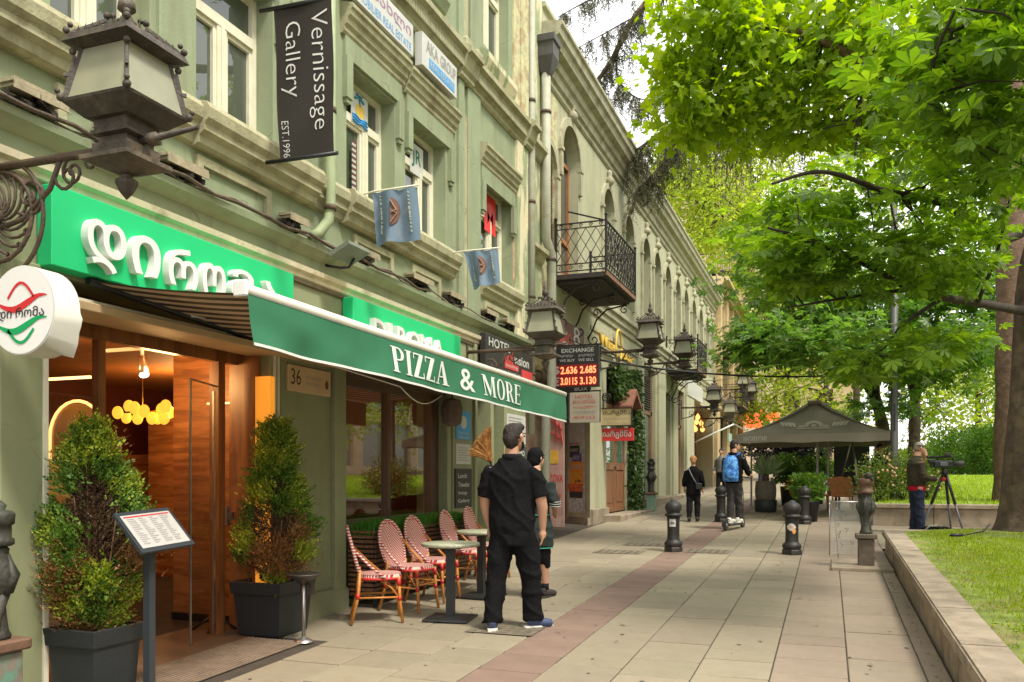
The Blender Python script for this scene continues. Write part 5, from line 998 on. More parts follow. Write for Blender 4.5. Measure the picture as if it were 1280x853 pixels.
# chandelier and track spot inside the restaurant
t = thing('chandelier', 'cluster of round yellow glowing discs hanging inside the restaurant', 'lamp', tuple(px(178,505,Y=8.0)))
gl = emit('yellow_globe', (1,.52,.05), .55)
for (x, y) in ((147,516),(161,508),(172,523),(180,514),(190,523),(202,512),(158,522),(197,523),(205,523),(212,516),(168,510),(207,508)):
    p = px(x, y, Y=8.0+.15*((x*7)%3-1)); MB().ball(p, .078, 12, (1,.5,1)).wbuild('globe', gl, t)
s = MB(); a, b = px(145,516,Y=8.05), px(212,514,Y=8.05); s.bar(a, b, .02); m_ = (a+b)/2; s.bar(m_, m_+Vector((0,0,1.0)), .012); s.wbuild('rod', mat('brass', (.5,.3,.1), .3, .1, 8, metal=1), t)
p = px(180,455,Y=6.0); t = thing('track_spotlight', 'grey spotlight on a ceiling track inside the entrance', 'lamp', tuple(p)); s = MB(); s.tube([(-.02,0,.06),(.03,-.03,-.10)], [.04,.045], 12); s.build('can', M['steel'], t); MB().tube([(.031,-.031,-.104),(.033,-.032,-.108)], .04, 12).build('lens', emit('spot_lens', (1,.85,.6), 6), t); MB().bar((-.55,0,.14),(.15,0,.14),.03).build('track', M['white'], t); MB().bar((-.02,0,.05),(-.02,0,.14),.02).build('stem', M['white'], t)
# ================================================================ street furniture
res = M['darkgrey']
# square pots with thujas
twig_m = mat('dry_brown_twig', (.20,.10,.05), .9, .3, 12)
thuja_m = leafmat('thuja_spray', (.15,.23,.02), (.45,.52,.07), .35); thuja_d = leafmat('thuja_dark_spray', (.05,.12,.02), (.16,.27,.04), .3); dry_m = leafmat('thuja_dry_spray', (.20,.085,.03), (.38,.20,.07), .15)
def leafcloud(name, tmpl, P, D, S, m, parent=None, **kw):
    """many copies of a leaf template. P points, D directions of the leaf axis, S sizes; template lies in x (width), y (length), z (lift)"""
    tv, tf = tmpl; tv = np.asarray(tv, float); n = len(P)
    D = D/np.linalg.norm(D, axis=1, keepdims=True).clip(1e-6); r = rng.normal(size=(n,3)); r[:,2] += kw.pop('up', 0)
    N_ = r-(r*D).sum(1, keepdims=True)*D; N_ /= np.linalg.norm(N_, axis=1, keepdims=True).clip(1e-6); X_ = np.cross(D, N_)
    V = P[:,None,:]+S[:,None,None]*(tv[None,:,0:1]*X_[:,None,:]+tv[None,:,1:2]*D[:,None,:]+tv[None,:,2:3]*N_[:,None,:])
    k = len(tv); F = np.asarray(tf)[None,:,:]+(np.arange(n)*k)[:,None,None]
    if parent is not None:
        off = Vector((0,0,0)); p = parent
        while p: off += p.location; p = p.parent
        V = V-np.array(off)
    me = npmesh(name, V.reshape(-1,3), F.reshape(-1, F.shape[2])); me.materials.append(m); o = bpy.data.objects.new(name, me); COL.objects.link(o)
    if parent: o.parent = parent
    for q, v in kw.items(): o[q] = v
    return o
SPRAY = ([(-.02,0,0),(.02,0,0),(-.20,.45,.06),(.20,.50,.05),(-.12,.7,.02),(.14,.75,.02),(0,1.0,.0),(0,.45,-.02)], [(0,1,7),(0,7,2),(1,3,7),(7,4,6),(7,6,5)])
def pot(x0, x1, y0, y1, label, h=.46):
    cx, cy = (x0+x1)/2, (y0+y1)/2; t = thing('potted_thuja', label, 'potted plant', (cx, cy, gz(cy)), 0, 'thujas in square pots'); a = (x1-x0)/2
    s = MB(); s.lathe([(a*.80,.0),(a*.82,.015),(a*.93,h-.11)], sq=True); s.lathe([(a*.99,h-.11),(a*1.0,h-.10),(a*1.04,h-.005),(a*1.03,h),(a*.95,h),(a*.93,h-.05)], sq=True); s.build('pot', res, t); s = MB(); s.lathe([(0,h-.075),(a*.93,h-.075)], sq=True); s.v[:4] = [(0,0,h-.05)]*4; s.build('soil', mat('potting_soil', (.04,.028,.018), .95, .3, 30, .4, 60), t)
    return t
def thuja(t, z0, prof, seed, n, c=(0,0), bare=.35, green=.8):
    """prof: [(height, radius)]; sprays grow outwards and up round the sides, dry inside"""
    r = np.random.default_rng(seed); o = np.array(t.location); hs = np.array([p[0] for p in prof]); rs = np.array([p[1] for p in prof])
    s = MB()
    for k in range(16):
        a = 2*math.pi*k/16+.3*r.random(); h = hs[0]+(hs[-1]-hs[0])*(.25+.7*r.random()); rr = np.interp(h, hs, rs)*.8
        s.tube([(o[0]+c[0]+.03*math.cos(a), o[1]+c[1]+.03*math.sin(a), o[2]+z0), (o[0]+c[0]+rr*.7*math.cos(a), o[1]+c[1]+rr*.7*math.sin(a), o[2]+z0+h*.5), (o[0]+c[0]+rr*math.cos(a), o[1]+c[1]+rr*math.sin(a), o[2]+z0+h)], [.012,.008,.003], 5, False)
    s.wbuild('twigs', twig_m, t, kind='stuff'); s = MB(); s.tube([(o[0]+c[0],o[1]+c[1],o[2]+z0-.05),(o[0]+c[0]+.02,o[1]+c[1],o[2]+z0+hs[-1]*.5),(o[0]+c[0],o[1]+c[1],o[2]+z0+hs[-1]*.95)], [.025,.016,.004], 7); s.wbuild('trunk', twig_m, t)
    # clumps on the surface
    m = 64; ch = hs[0]+(hs[-1]-hs[0])*r.random(m)**.9; ca = r.uniform(0, 2*np.pi, m); cr = np.interp(ch, hs, rs)*r.uniform(.75, .98, m)
    C = np.c_[o[0]+c[0]+cr*np.cos(ca), o[1]+c[1]+cr*np.sin(ca), o[2]+z0+ch]; keepg = r.random(m) < green*np.clip(.35+1.0*(ch-hs[0])/(hs[-1]-hs[0]), 0, 1)
    C[-1] = (o[0]+c[0], o[1]+c[1], o[2]+z0+hs[-1]*.95); keepg[-1] = True
    def cloud(idx, cnt, rad, mt, nm, smin, smax):
        q = r.choice(idx, cnt); off = r.normal(0, rad, (cnt,3)); P = C[q]+off; out = np.c_[np.cos(ca[q]), np.sin(ca[q]), np.full(cnt,.9)]+r.normal(0,.45,(cnt,3))
        return leafcloud(nm, SPRAY, P, out, r.uniform(smin, smax, cnt), mt, t, kind='stuff')
    gi = np.where(keepg)[0]; di = np.where(~keepg)[0]
    half = gi[: len(gi)//2]; oth = gi[len(gi)//2:]
    cloud(half, int(n*.5), .050, thuja_m, 'foliage', .035, .075); cloud(oth, int(n*.4), .050, thuja_d, 'foliage', .035, .075)
    if len(di): cloud(di, int(n*bare), .06, dry_m, 'dry_foliage', .02, .05)
    # dry brown inner mass of sprays
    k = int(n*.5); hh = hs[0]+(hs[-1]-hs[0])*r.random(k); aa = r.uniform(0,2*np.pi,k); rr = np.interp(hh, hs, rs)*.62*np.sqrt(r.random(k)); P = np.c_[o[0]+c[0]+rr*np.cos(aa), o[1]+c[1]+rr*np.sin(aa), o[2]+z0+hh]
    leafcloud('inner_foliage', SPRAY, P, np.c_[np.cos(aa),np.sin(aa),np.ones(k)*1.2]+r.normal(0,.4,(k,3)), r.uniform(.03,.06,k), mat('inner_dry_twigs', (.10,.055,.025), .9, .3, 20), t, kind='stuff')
t1 = pot(-4.71, -4.30, 4.02, 4.48, 'nearest square dark pot with a half-dry wide thuja, beside the menu stand', .50)
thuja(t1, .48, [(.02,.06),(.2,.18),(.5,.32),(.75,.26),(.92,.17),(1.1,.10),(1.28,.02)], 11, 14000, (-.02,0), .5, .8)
t2 = pot(-4.96, -4.44, 6.18, 6.66, 'square dark pot with a slim dense thuja, on the right of the entrance', .48)
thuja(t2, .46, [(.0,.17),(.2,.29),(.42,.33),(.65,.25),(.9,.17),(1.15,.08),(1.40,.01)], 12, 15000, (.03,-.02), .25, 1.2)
# menu stand
ms = thing('menu_stand', 'dark lectern-like stand with a printed white menu card in front of the entrance', 'menu stand', (-4.12, 4.32, gz(4.32)))
c = [px(142,642,X=-4.22), px(210,634,X=-4.22), px(243,680,X=-4.0), px(180,691,X=-4.0)]
u = ((c[1]-c[0])+(c[2]-c[3])).normalized(); v = ((c[0]-c[3])+(c[1]-c[2])).normalized(); nn_ = u.cross(v).normalized(); o = sum(c, Vector())/4; hu, hv = (c[1]-c[0]).length/2, (c[0]-c[3]).length/2; v = nn_.cross(u).normalized()
MB().obox(tuple(o-nn_*.012), tuple(u), tuple(v), tuple(nn_), hu, hv, .011).wbuild('panel', mat('charcoal_metal', (.03,.035,.04), .45, .1, 8), ms)
MB().add([tuple(o+u*a*(hu-.025)+v*b*(hv-.03)+nn_*.002) for a, b in ((-1,-1),(1,-1),(1,1),(-1,1))], [(0,1,2,3)]).wbuild('menu_card', mat('menu_paper', (.44,.42,.39), .3, .03, 4), ms)
s = MB(); r_ = random.Random(5)
for cc in range(4):
    for k in range(13):
        a0 = -.86+cc*.45; w_ = r_.uniform(.15,.36); b0 = .74-k*.125; s.add([tuple(o+u*a*(hu-.03)+v*b*(hv-.03)+nn_*.004) for a, b in ((a0,b0-.03),(a0+w_,b0-.03),(a0+w_,b0+.03),(a0,b0+.03))], [(0,1,2,3)])
s.wbuild('print_lines', mat('menu_print', (.30,.28,.27), .6, .1, 6), ms); s = MB(); s.add([tuple(o+u*a*(hu-.03)+v*b*(hv-.03)+nn_*.005) for a, b in ((-.95,.84),(.95,.84),(.95,.9),(-.95,.9))], [(0,1,2,3)]); s.wbuild('red_line', redm, ms)
s = MB(); s.bar((-4.12,4.32,gz(4.3)),(-4.12,4.32,o.z-.02),.052,.052); s.wbuild('post', MATS['charcoal_metal'], ms); MB().bbox(-4.36,-3.92,4.05,4.45,gz(4.25),gz(4.25)+.015,.004).wbuild('base_plate', MATS['charcoal_metal'], ms)
# ashtray stand
a_ = thing('ashtray_stand', 'thin steel standing ashtray with a round dish, right of the slim thuja', 'ashtray', (-4.2, 6.16, gz(6.16)))
MB().lathe([(.085,0),(.085,.008),(.05,.03),(.02,.045),(.015,.05)]).build('base', M['steel'], a_); MB().tube([(0,0,.04),(0,0,.54)], .016, 10).build('post', M['steel'], a_); MB().lathe([(.04,.50),(.09,.54),(.145,.575),(.15,.585),(.14,.588),(.06,.56),(0,.555)]).build('dish', mat('dark_pewter', (.10,.085,.075), .4, .2, 10, metal=.7), a_); MB().box(-.05,.05,.02,.09,.40,.52).build('holder', MATS['dark_pewter'], a_)
# bistro chairs
def chevron(name, ca, cb, f=26, ax='yz'):
    m, nt, b = _new(name); N, L = nt.nodes, nt.links; tc = N.new('ShaderNodeTexCoord'); sp = N.new('ShaderNodeSeparateXYZ'); L.new(tc.outputs['Object'], sp.inputs[0])
    def mth(op, a, bb=None):
        q = N.new('ShaderNodeMath'); q.operation = op
        for i, w in enumerate((a, bb)):
            if w is None: continue
            if isinstance(w, (int, float)): q.inputs[i].default_value = w
            else: L.new(w, q.inputs[i])
        return q.outputs[0]
    A_, B_ = sp.outputs['Y'], sp.outputs['Z' if ax == 'yz' else 'X']
    q = mth('ADD', mth('ABSOLUTE', A_), B_); fr = mth('FRACT', mth('MULTIPLY', q, f)); st = mth('GREATER_THAN', fr, .52)
    mx = N.new('ShaderNodeMixRGB'); mx.inputs[1].default_value = (*ca, 1); mx.inputs[2].default_value = (*cb, 1); L.new(st, mx.inputs[0]); L.new(mx.outputs[0], b.inputs['Base Color']); b.inputs['Roughness'].default_value = .45
    bu = N.new('ShaderNodeBump'); bu.inputs['Strength'].default_value = .4; bu.inputs['Distance'].default_value = .004; L.new(fr, bu.inputs['Height']); L.new(bu.outputs[0], b.inputs['Normal']); return m
rc, wc = (.42,.02,.025), (.66,.55,.46)
weave = chevron('red_white_weave', rc, wc, 30); weave_seat = chevron('red_white_seat_weave', rc, wc, 30, 'yx'); wrap = stripes('red_white_wrap', rc, wc, .028, 2, .45); bam = mat('orange_bamboo', (.50,.19,.035), .4, .25, 14, dirt=(.30,.10,.02), dscale=14); redwrap = mat('red_binding', (.48,.02,.015), .45, .1, 12)
CH = 'red and white woven bistro chairs along the slatted planter'
def make_chair(label):
    t = thing('bistro_chair', label, 'chair', (0,0,0), 0, CH)          # faces +X
    s = MB(); pts = []
    n = 20; rim = [(.02+.20*math.copysign(abs(math.cos(a))**.75, math.cos(a)), .20*math.copysign(abs(math.sin(a))**.75, math.sin(a))) for a in np.linspace(0, 2*math.pi, n, endpoint=False)]
    s.add([(x, y, .455+.006*(abs(x)+abs(y))) for x, y in rim]+[(x*1.03, y*1.03, .415) for x, y in rim]+[(.02,0,.448)], [(i,(i+1)%n,2*n) for i in range(n)]+[(n+i,n+(i+1)%n,(i+1)%n,i) for i in range(n)]); s.build('seat', weave_seat, t)
    s = MB(); s.tube([(x*1.0+.0, y*1.0, .415) for x, y in rim+rim[:1]], .014, 6, False); s.build('seat_rim', redwrap, t)
    # back: tall round-topped hoop raked backwards, woven panel inside
    def hp(a): # a 0..1 round the hoop
        th = math.pi*(1.42-1.84*a); y = .205*math.cos(th); z = .66+.245*math.sin(th) if math.sin(th) > 0 else .66+.30*math.sin(th)
        return (-.17-.26*(z-.44), y, z)
    s = MB(); s.grid(lambda u, v: (-.17-.26*(.45+.44*v-.44)-.02*math.cos(math.pi*(u-.5)), (u-.5)*2*.185*(1 if v < .45 else math.sqrt(max(.0,1-((v-.45)/.55)**2)))*(.80+.2*min(1,v/.4)), .45+.44*v), 12, 16); s.build('backrest', weave, t)
    s = MB(); s.tube([hp(a) for a in np.linspace(.02,.98,26)], .016, 8); s.build('back_hoop', wrap, t)
    for sg in (-1, 1):
        s = MB(); s.tube([(-.235, sg*.20, .70),(-.10, sg*.212, .56),(.06, sg*.212, .42)], .013, 7); s.build('side_stay', wrap if sg < 0 else bam, t)
        s = MB(); s.tube([(.19, sg*.165, .43),(.20, sg*.172, .22),(.225, sg*.185, 0)], [.017,.016,.015], 8); s.build('leg', bam, t); s = MB(); s.tube([(.19,sg*.166,.415),(.193,sg*.168,.35)], .021, 8); s.tube([(.197,sg*.17,.25),(.199,sg*.172,.21)], .020, 8); s.build('leg_binding', redwrap, t)
        s = MB(); s.tube([(-.17, sg*.165, .50),(-.19, sg*.172, .25),(-.25, sg*.19, 0)], [.017,.016,.015], 8); s.build('leg', bam, t); s = MB(); s.tube([(-.187,sg*.17,.28),(-.194,sg*.173,.23)], .020, 8); s.build('leg_binding', redwrap, t)
        MB().tube([(.20, sg*.172, .24),(-.19, sg*.172, .24)], .010, 6).build('stretcher', bam, t); MB().tube([(.197, sg*.17, .23),(.12, sg*.16, .33),(.02,sg*.165,.40)], .008, 6).build('brace', bam, t)
    MB().tube([(.20,-.17,.27),(.20,.17,.27)], .010, 6).build('stretcher', bam, t); MB().tube([(-.19,-.17,.22),(-.19,.17,.22)], .010, 6).build('stretcher', bam, t)
    return t
c0 = make_chair('nearest woven bistro chair, standing alone on the left with its back edge-on')
def cpos(o, x, y, rz): o.location = (x, y, gz(y)+.004); o.rotation_euler = (0,0,R(rz))
cpos(c0, -4.06, 7.18, 32)
for (x, y, rz, l) in ((-4.03,7.80,-6,'second woven bistro chair from the left, in front of the planter slats'),(-4.03,8.36,-4,'third woven bistro chair from the left, its seat just behind the near table'),(-4.05,9.28,2,'fourth woven bistro chair from the left, behind the near round table'),(-4.05,9.98,4,'farthest woven bistro chair, by the second table next to the man in black')):
    c = dup(c0, (x, y, gz(y)+.004), R(rz), l)
# tables
def make_table(label, x, y):
    t = thing('bistro_table', label, 'table', (x, y, gz(y)+.003), 0, 'round bistro tables'); bl_ = mat('black_table_steel', (.015,.016,.015), .5, .2, 10)
    MB().lathe([(.265,.700),(.28,.704),(.282,.728),(.275,.735),(0,.736)], n=32).build('tabletop', mat('greenish_terrazzo', (.40,.40,.27), .5, .25, 70, dirt=(.22,.24,.15), dscale=60, dlo=.5, dhi=.6), t)
    MB().bar((0,0,.03),(0,0,.70),.075,.075).build('column', bl_, t); s = MB(); s.lathe([(.215,0),(.22,.005),(.215,.02),(.08,.035),(.05,.04)], sq=True); s.build('base', bl_, t); MB().lathe([(.12,.68),(.12,.70)], sq=True).build('top_plate', bl_, t)
    return t
t = make_table('near round bistro table with a square black foot', -3.42, 7.46); t.rotation_euler = (0,0,R(8))
c = dup(t, (-3.62, 8.72, gz(8.72)+.003), R(-4), 'second round bistro table, half hidden behind the man in black')
# slatted planter with clipped grass
pl = thing('slatted_planter', 'long brown slatted planter box filled with short bright grass under the shop window', 'planter', (-4.72, 7.72, gz(8.5)))
sl = wood('brown_slat', (.10,.045,.02), (.22,.11,.05), 'Y', 3, .6); y0, y1, xo = 7.74, 10.30, -4.42
for k in range(14):
    z = gz(8.5)+.10+k*.050; MB().bbox(xo, xo+.018, y0, y1, z, z+.032, .003).wbuild('slat', sl, pl)
for k in range(14):
    z = gz(8.5)+.10+k*.050; MB().bbox(-4.72, xo-.002, y0-.018, y0, z, z+.032, .003).wbuild('slat', sl, pl)
MB().box(-4.73, xo-.004, y0+.01, y1, gz(8.5)+.06, gz(8.5)+.72).wbuild('liner', M['black'], pl)
for yy in (y0+.03, 9.0, y1-.06): MB().box(xo-.03, xo-.001, yy, yy+.04, gz(y0)-.0, gz(8.5)+.78).wbuild('leg', M['black'], pl)
n = 11000; P = np.c_[rng.uniform(-4.73, xo-.01, n), rng.uniform(y0, y1, n), np.full(n, gz(8.5)+.71)]
leafcloud('planter_grass', ([(-.035,0,0),(.035,0,0),(.0,1,.25)], [(0,1,2)]), P, rng.normal(0,.28,(n,3))+np.array([.05,0,1]), rng.uniform(.10,.21,n), leafmat('artificial_grass', (.03,.12,.012), (.09,.27,.03), .3), pl, kind='stuff')
# bollards
bm_ = mat('black_bollard_iron', (.022,.020,.018), .5, .25, 14, .2, 40, spec=.4, dirt=(.09,.07,.05), dscale=5, dlo=.52, dhi=.8)
def make_bollard(label):
    t = thing('bollard', label, 'bollard', (0,0,0), 0, 'black iron bollards across the pavement')
    s = MB(); s.lathe([(.145,0),(.145,.06),(.135,.08)], n=8, smooth=False); s.build('base', bm_, t)
    MB().lathe([(.125,.08),(.14,.10),(.145,.13),(.13,.16),(.105,.18),(.098,.20),(.095,.30),(.098,.50),(.105,.535),(.105,.56)], n=24).build('shaft', bm_, t)
    MB().lathe([(.105,.56),(.135,.565),(.14,.585),(.13,.60),(.10,.61),(.105,.63),(.125,.66),(.135,.70),(.125,.745),(.10,.775),(.055,.80),(.05,.81),(.03,.825),(0,.828)], n=24).build('cap', bm_, t)
    return t
b0 = make_bollard('left near bollard with a white scribbled sticker'); b0.location = (-2.32, 13.56, gz(13.56))
b1 = dup(b0, (-.53, 13.68, gz(13.68)), 0, 'right near bollard with a round orange and white sticker'); b2 = dup(b0, (-2.27, 19.5, gz(19.5)), 0, 'far left bollard between the blonde woman and the scooter rider'); b3 = dup(b0, (-.49, 19.3, gz(19.3)), 0, 'far right bollard beside the planted tubs')
def sticker_on(b, z, ang, w, h, m, nm, rnd_=False):
    s = MB(); s.grid(lambda u, v: (.103*math.sin(ang+(u-.5)*w/.1), -.103*math.cos(ang+(u-.5)*w/.1), z+(v-.5)*h) if not rnd_ else (.103*math.sin(ang+(u-.5)*w/.1*math.sin(math.pi*(.08+.84*v))), -.103*math.cos(ang+(u-.5)*w/.1*math.sin(math.pi*(.08+.84*v))), z+(v-.5)*h), 6, 6); return s.build(nm, m, b)
sticker_on(b0, .46, .02, .10, .12, wb, 'sticker'); s = MB(); s.tube([(.103*math.sin(.02+a*.04)*1.02, -.105*math.cos(a*.04), .46+.02*math.sin(a*2)) for a in range(-8,9,2)], .006, 4); s.build('sticker_scribble', bkp, b0)
sticker_on(b1, .42, -.05, .14, .11, wb, 'sticker', True); sticker_on(b1, .36, .35, .06, .09, mat('print_orange', (.6,.28,.08), .5, .2, 9), 'sticker', True); sticker_on(b1, .425, -.02, .07, .05, mat('print_pink', (.6,.3,.2), .5, .2, 20), 'sticker_print', True)
# drinking fountains
vb = mat('verdigris_bronze', (.035,.033,.024), .6, .4, 10, .4, 30, dirt=(.07,.09,.065), dscale=7, dlo=.54, dhi=.75); gb = mat('dark_granite_post', (.10,.075,.05), .75, .25, 12, .2, 50, dirt=(.05,.045,.03), dscale=3)
cb = mat('brown_bronze_cap', (.14,.075,.045), .6, .3, 12, .2, 40)
def make_fountain(label, k=1, post=None):
    t = thing('drinking_fountain', label, 'fountain', (0,0,0), 0, 'bronze drinking fountains'); pm_ = post or gb
    MB().bbox(-.105*k,.105*k,-.105*k,.105*k,0,.40*k,.012).build('post', pm_, t); MB().bbox(-.14*k,.14*k,-.14*k,.14*k,.402*k,.47*k,.012).build('cap', cb if post else gb, t)
    s = MB(); s.lathe([(.08,.47),(.085,.49),(.07,.52),(.06,.60),(.055,.66),(.075,.72),(.10,.78),(.11,.84),(.095,.92),(.07,.98),(.075,1.0),(.06,1.02)], n=14)
    for i in range(6): a = i*1.05; s.tube([(.075*math.cos(a),.075*math.sin(a),.74),(.115*math.cos(a+.3),.115*math.sin(a+.3),.84),(.07*math.cos(a+.5),.07*math.sin(a+.5),.97)], [.02,.028,.012], 6)
    for sg in (-1,1): s.tube([(sg*.035,-.02,.47),(sg*.04,-.02,.60),(sg*.05,0,.74)], [.03,.028,.04], 7)
    s.v = [(x*k, y*k, z*k if z < .47 else .47*k+(z-.47)*k) for x, y, z in s.v]; s.build('figure', vb, t)
    s = MB(); s.lathe([(.085,1.02),(.10,1.03),(.10,1.06),(.085,1.07),(.085,1.14),(.10,1.15),(.105,1.21),(.085,1.23),(.05,1.235),(.06,1.26),(.03,1.29),(0,1.30)], n=14); s.v = [(x*k,y*k,z*k) for x,y,z in s.v]; s.build('basin', cb if not post else vb, t)
    s = MB(); s.ball((.03*k,-.07*k,1.27*k), .045*k, 8, (1.3,1,.9)); s.tube([(0,0,1.22*k),(.05*k,-.06*k,1.26*k),(.09*k,-.10*k,1.20*k)], [.03*k,.03*k,.015*k], 7); s.build('spout', vb, t)
    return t
f = make_fountain('weathered bronze drinking fountain on a stone post at the end of the planter wall', .98, None); f.location = (.47, 12.38, gz(12.38))
f = make_fountain('bronze drinking fountain with a green-stained post, cut off by the left edge', .98, mat('green_stained_post', (.16,.13,.10), .7, .4, 8, .2, 30, dirt=(.10,.24,.17), dscale=5, dlo=.46, dhi=.6)); f.location = px(-6, 700, Y=3.55).to_2d().to_3d(); f.location.z = gz(3.55)+.09
f = make_fountain('far drinking fountain with a pale green post beside the ivy door', 1.08, mat('pale_green_post', (.20,.31,.22), .6, .12, 5)); f.location = (-4.46, 22.6, gz(22.6))
MB().bbox(.03,.79,11.95,13.2,gz(12.3)-.02,gz(12.6)+.03,.01).build('fountain_slab', M['stone'], kind='structure')
# clear plastic sheet on a frame
ps = thing('plastic_banner', 'translucent printed plastic sheet hanging over a rail in front of the orange chairs', 'banner', (.24, 13.4, gz(13.4)))
m, nt, b = _new('clouded_plastic'); b.inputs['Base Color'].default_value = (.52,.53,.47,1); b.inputs['Roughness'].default_value = .25; b.inputs['Alpha'].default_value = .32
s = MB(); s.grid(lambda u, v: (.03+.41*u, 13.4+.015*math.sin(u*9+v*4)+.03*v*math.sin(u*4), 1.21-.76*v), 14, 16); s.wbuild('sheet', m, ps)
MB().tube([(.0,13.4,1.215),(.46,13.4,1.215)], .014, 8).wbuild('rail', M['steel'], ps)
for x in (.01, .45): MB().tube([(x,13.43,1.215),(x,13.46,gz(13.4)+.03)], .008, 6).wbuild('stand_leg', M['steel'], ps)
s = MB(); r_ = random.Random(8)
for k in range(9): x, z = r_.uniform(.08,.38), r_.uniform(.6,1.1); s.tube([(x,13.37,z),(x+.05,13.37,z+r_.uniform(-.06,.06)),(x+.02,13.37,z-.05)], .005, 4, False)
s.wbuild('print', mat('dark_print', (.10,.10,.08), .6, .1, 8), ps, kind='stuff')
# ---- tent
TY0, TY1, TX0, TX1 = 21.3, 25.0, -2.12, 1.42; zc0, zv0 = 2.60, 2.44
tn = thing('market_tent', 'large square brown-grey canopy with a pale crown emblem and white lettering, standing over cafe seats', 'tent', (-.3, 23.2, gz(23.2)))
tm = mat('taupe_canvas', (.29,.25,.19), .8, .08, 2, .06, 120); cx, cy, zp = -.33, 23.15, 3.50
for (a, b) in (((TX0,TY0),(TX1,TY0)),((TX1,TY0),(TX1,TY1)),((TX1,TY1),(TX0,TY1)),((TX0,TY1),(TX0,TY0))):
    s = MB(); A_, B_ = Vector((*a,zc0)), Vector((*b,zc0)); T_ = Vector((cx,cy,zp))
    s.grid(lambda u, v: tuple((A_*(1-u)+B_*u)*(1-v)+(T_+ (B_-A_).normalized()*(u-.5)*.3)*v+Vector((0,0,-.10*math.sin(math.pi*v)))), 16, 10, False); s.wbuild('roof_panel', tm, tn)
    s = MB(); dn = (B_-A_).cross(Vector((0,0,1))).normalized(); s.grid(lambda u, v: tuple(A_*(1-u)+B_*u+dn*(.02*v+.012*math.sin(u*25)*v)-Vector((0,0,.20*v+.012*math.sin(u*18)*v))), 40, 3); s.wbuild('valance', tm, tn)
MB().bbox(cx-.17,cx+.17,cy-.17,cy+.17,zp-.06,zp+.03,.02).wbuild('top_cap', tm, tn)
for (x, y) in ((TX0+.06,TY0+.06),(TX1-.06,TY0+.06),(TX0+.06,TY1-.06),(TX1-.06,TY1-.06),(-.27,TY0+1.5),(-.02,TY0+1.9)): MB().bar((x,y,gz(y)),(x,y,2.55 if abs(x) > 1 else 3.2),.05).wbuild('pole', mat('grey_alu_pole', (.30,.28,.24), .5, .1, 8), tn)
for (a, b) in (((TX0,TY0),(cx,cy)),((TX1,TY0),(cx,cy)),((TX0,TY1),(cx,cy)),((TX1,TY1),(cx,cy))): MB().bar((*a,2.55),(*b,3.3),.03).wbuild('rafter', MATS['grey_alu_pole'], tn)
ytext('NATAKHTARI', TY0-.035, TX0+.18, TX0+.72, zc0-.10, .12, .02).wbuild('lettering', wb, tn)
em = mat('cream_emblem_print', (.62,.56,.44), .8, .05, 6); s = MB()
def roofpt(u, v): A_, B_ = Vector((TX0,TY0,zc0)), Vector((TX1,TY0,zc0)); return (A_*(1-u)+B_*u)*(1-v)+(Vector((cx,cy,zp))+Vector((1,0,0))*(u-.5)*.3)*v+Vector((0,-.012,-.10*math.sin(math.pi*v)+.014))
def rp(x, v): # x metres from the middle
    h = (TX1-TX0)*(1-v)+.3*v; return roofpt(.5+x/h, v)
def epoly(pts): s.add([tuple(rp(x, v)) for x, v in pts], [tuple(range(len(pts)))])
epoly([(-.36,.20),(.36,.20),(.40,.25),(-.40,.25)]); 
for sg in (-1, 1):
    for k in range(4):
        x0 = .42+.09*k-.02; q = [(sg*x0,.27+.01*k),(sg*(x0+.07),.30+.015*k),(sg*(x0+.14),.46+.01*k),(sg*(x0+.04),.42+.01*k)]; epoly(q if sg > 0 else q[::-1])
    q = [(sg*.38,.27),(sg*.42,.27),(sg*.68,.50),(sg*.62,.50)]
for k in range(9):
    a = math.pi*k/8; x, v = .17*math.cos(a), .33+.13*math.sin(a); epoly([(x+.055*math.cos(t), v+.045*math.sin(t)) for t in np.linspace(0,6.28,9)[:-1]])
epoly([(.07*math.cos(t), .33+.05*math.sin(t)) for t in np.linspace(0,6.28,11)[:-1]]); epoly([(.09*math.cos(t)-.27, .31+.04*math.sin(t)) for t in np.linspace(0,6.28,9)[:-1]]); epoly([(.09*math.cos(t)+.27, .31+.04*math.sin(t)) for t in np.linspace(0,6.28,9)[:-1]])
s.wbuild('crown_emblem', em, tn, kind='stuff')
# things under and round the tent
bd = thing('menu_blackboard', 'big dark blank board under the right half of the brown tent', 'board', (.6, 25.2, gz(25))); MB().bbox(.13,1.05,25.2,25.25,1.30,2.56,.01).wbuild('board', mat('slate', (.035,.038,.034), .7, .15, 4), bd)
for x in (.2, .98): MB().bar((x,25.27,gz(25)),(x,25.27,2.5),.04).wbuild('leg', M['black'], bd)
ez = thing('easel', 'thin metal A-frame easel in front of the dark board under the tent', 'easel', (.5, 22.6, gz(22.6)))
a = px(1065,548,Y=22.6); b1_ = px(1075,632,Y=22.5); b2_ = px(1050,606,Y=23.3); MB().tube([tuple(a),tuple(b1_)], .022, 6).wbuild('leg', M['steel'], ez); MB().tube([tuple(a),tuple(b2_)], .016, 6).wbuild('leg', M['steel'], ez); MB().tube([tuple(a),(a.x+.3,a.y+.6,gz(23))], .016, 6).wbuild('leg', M['steel'], ez)
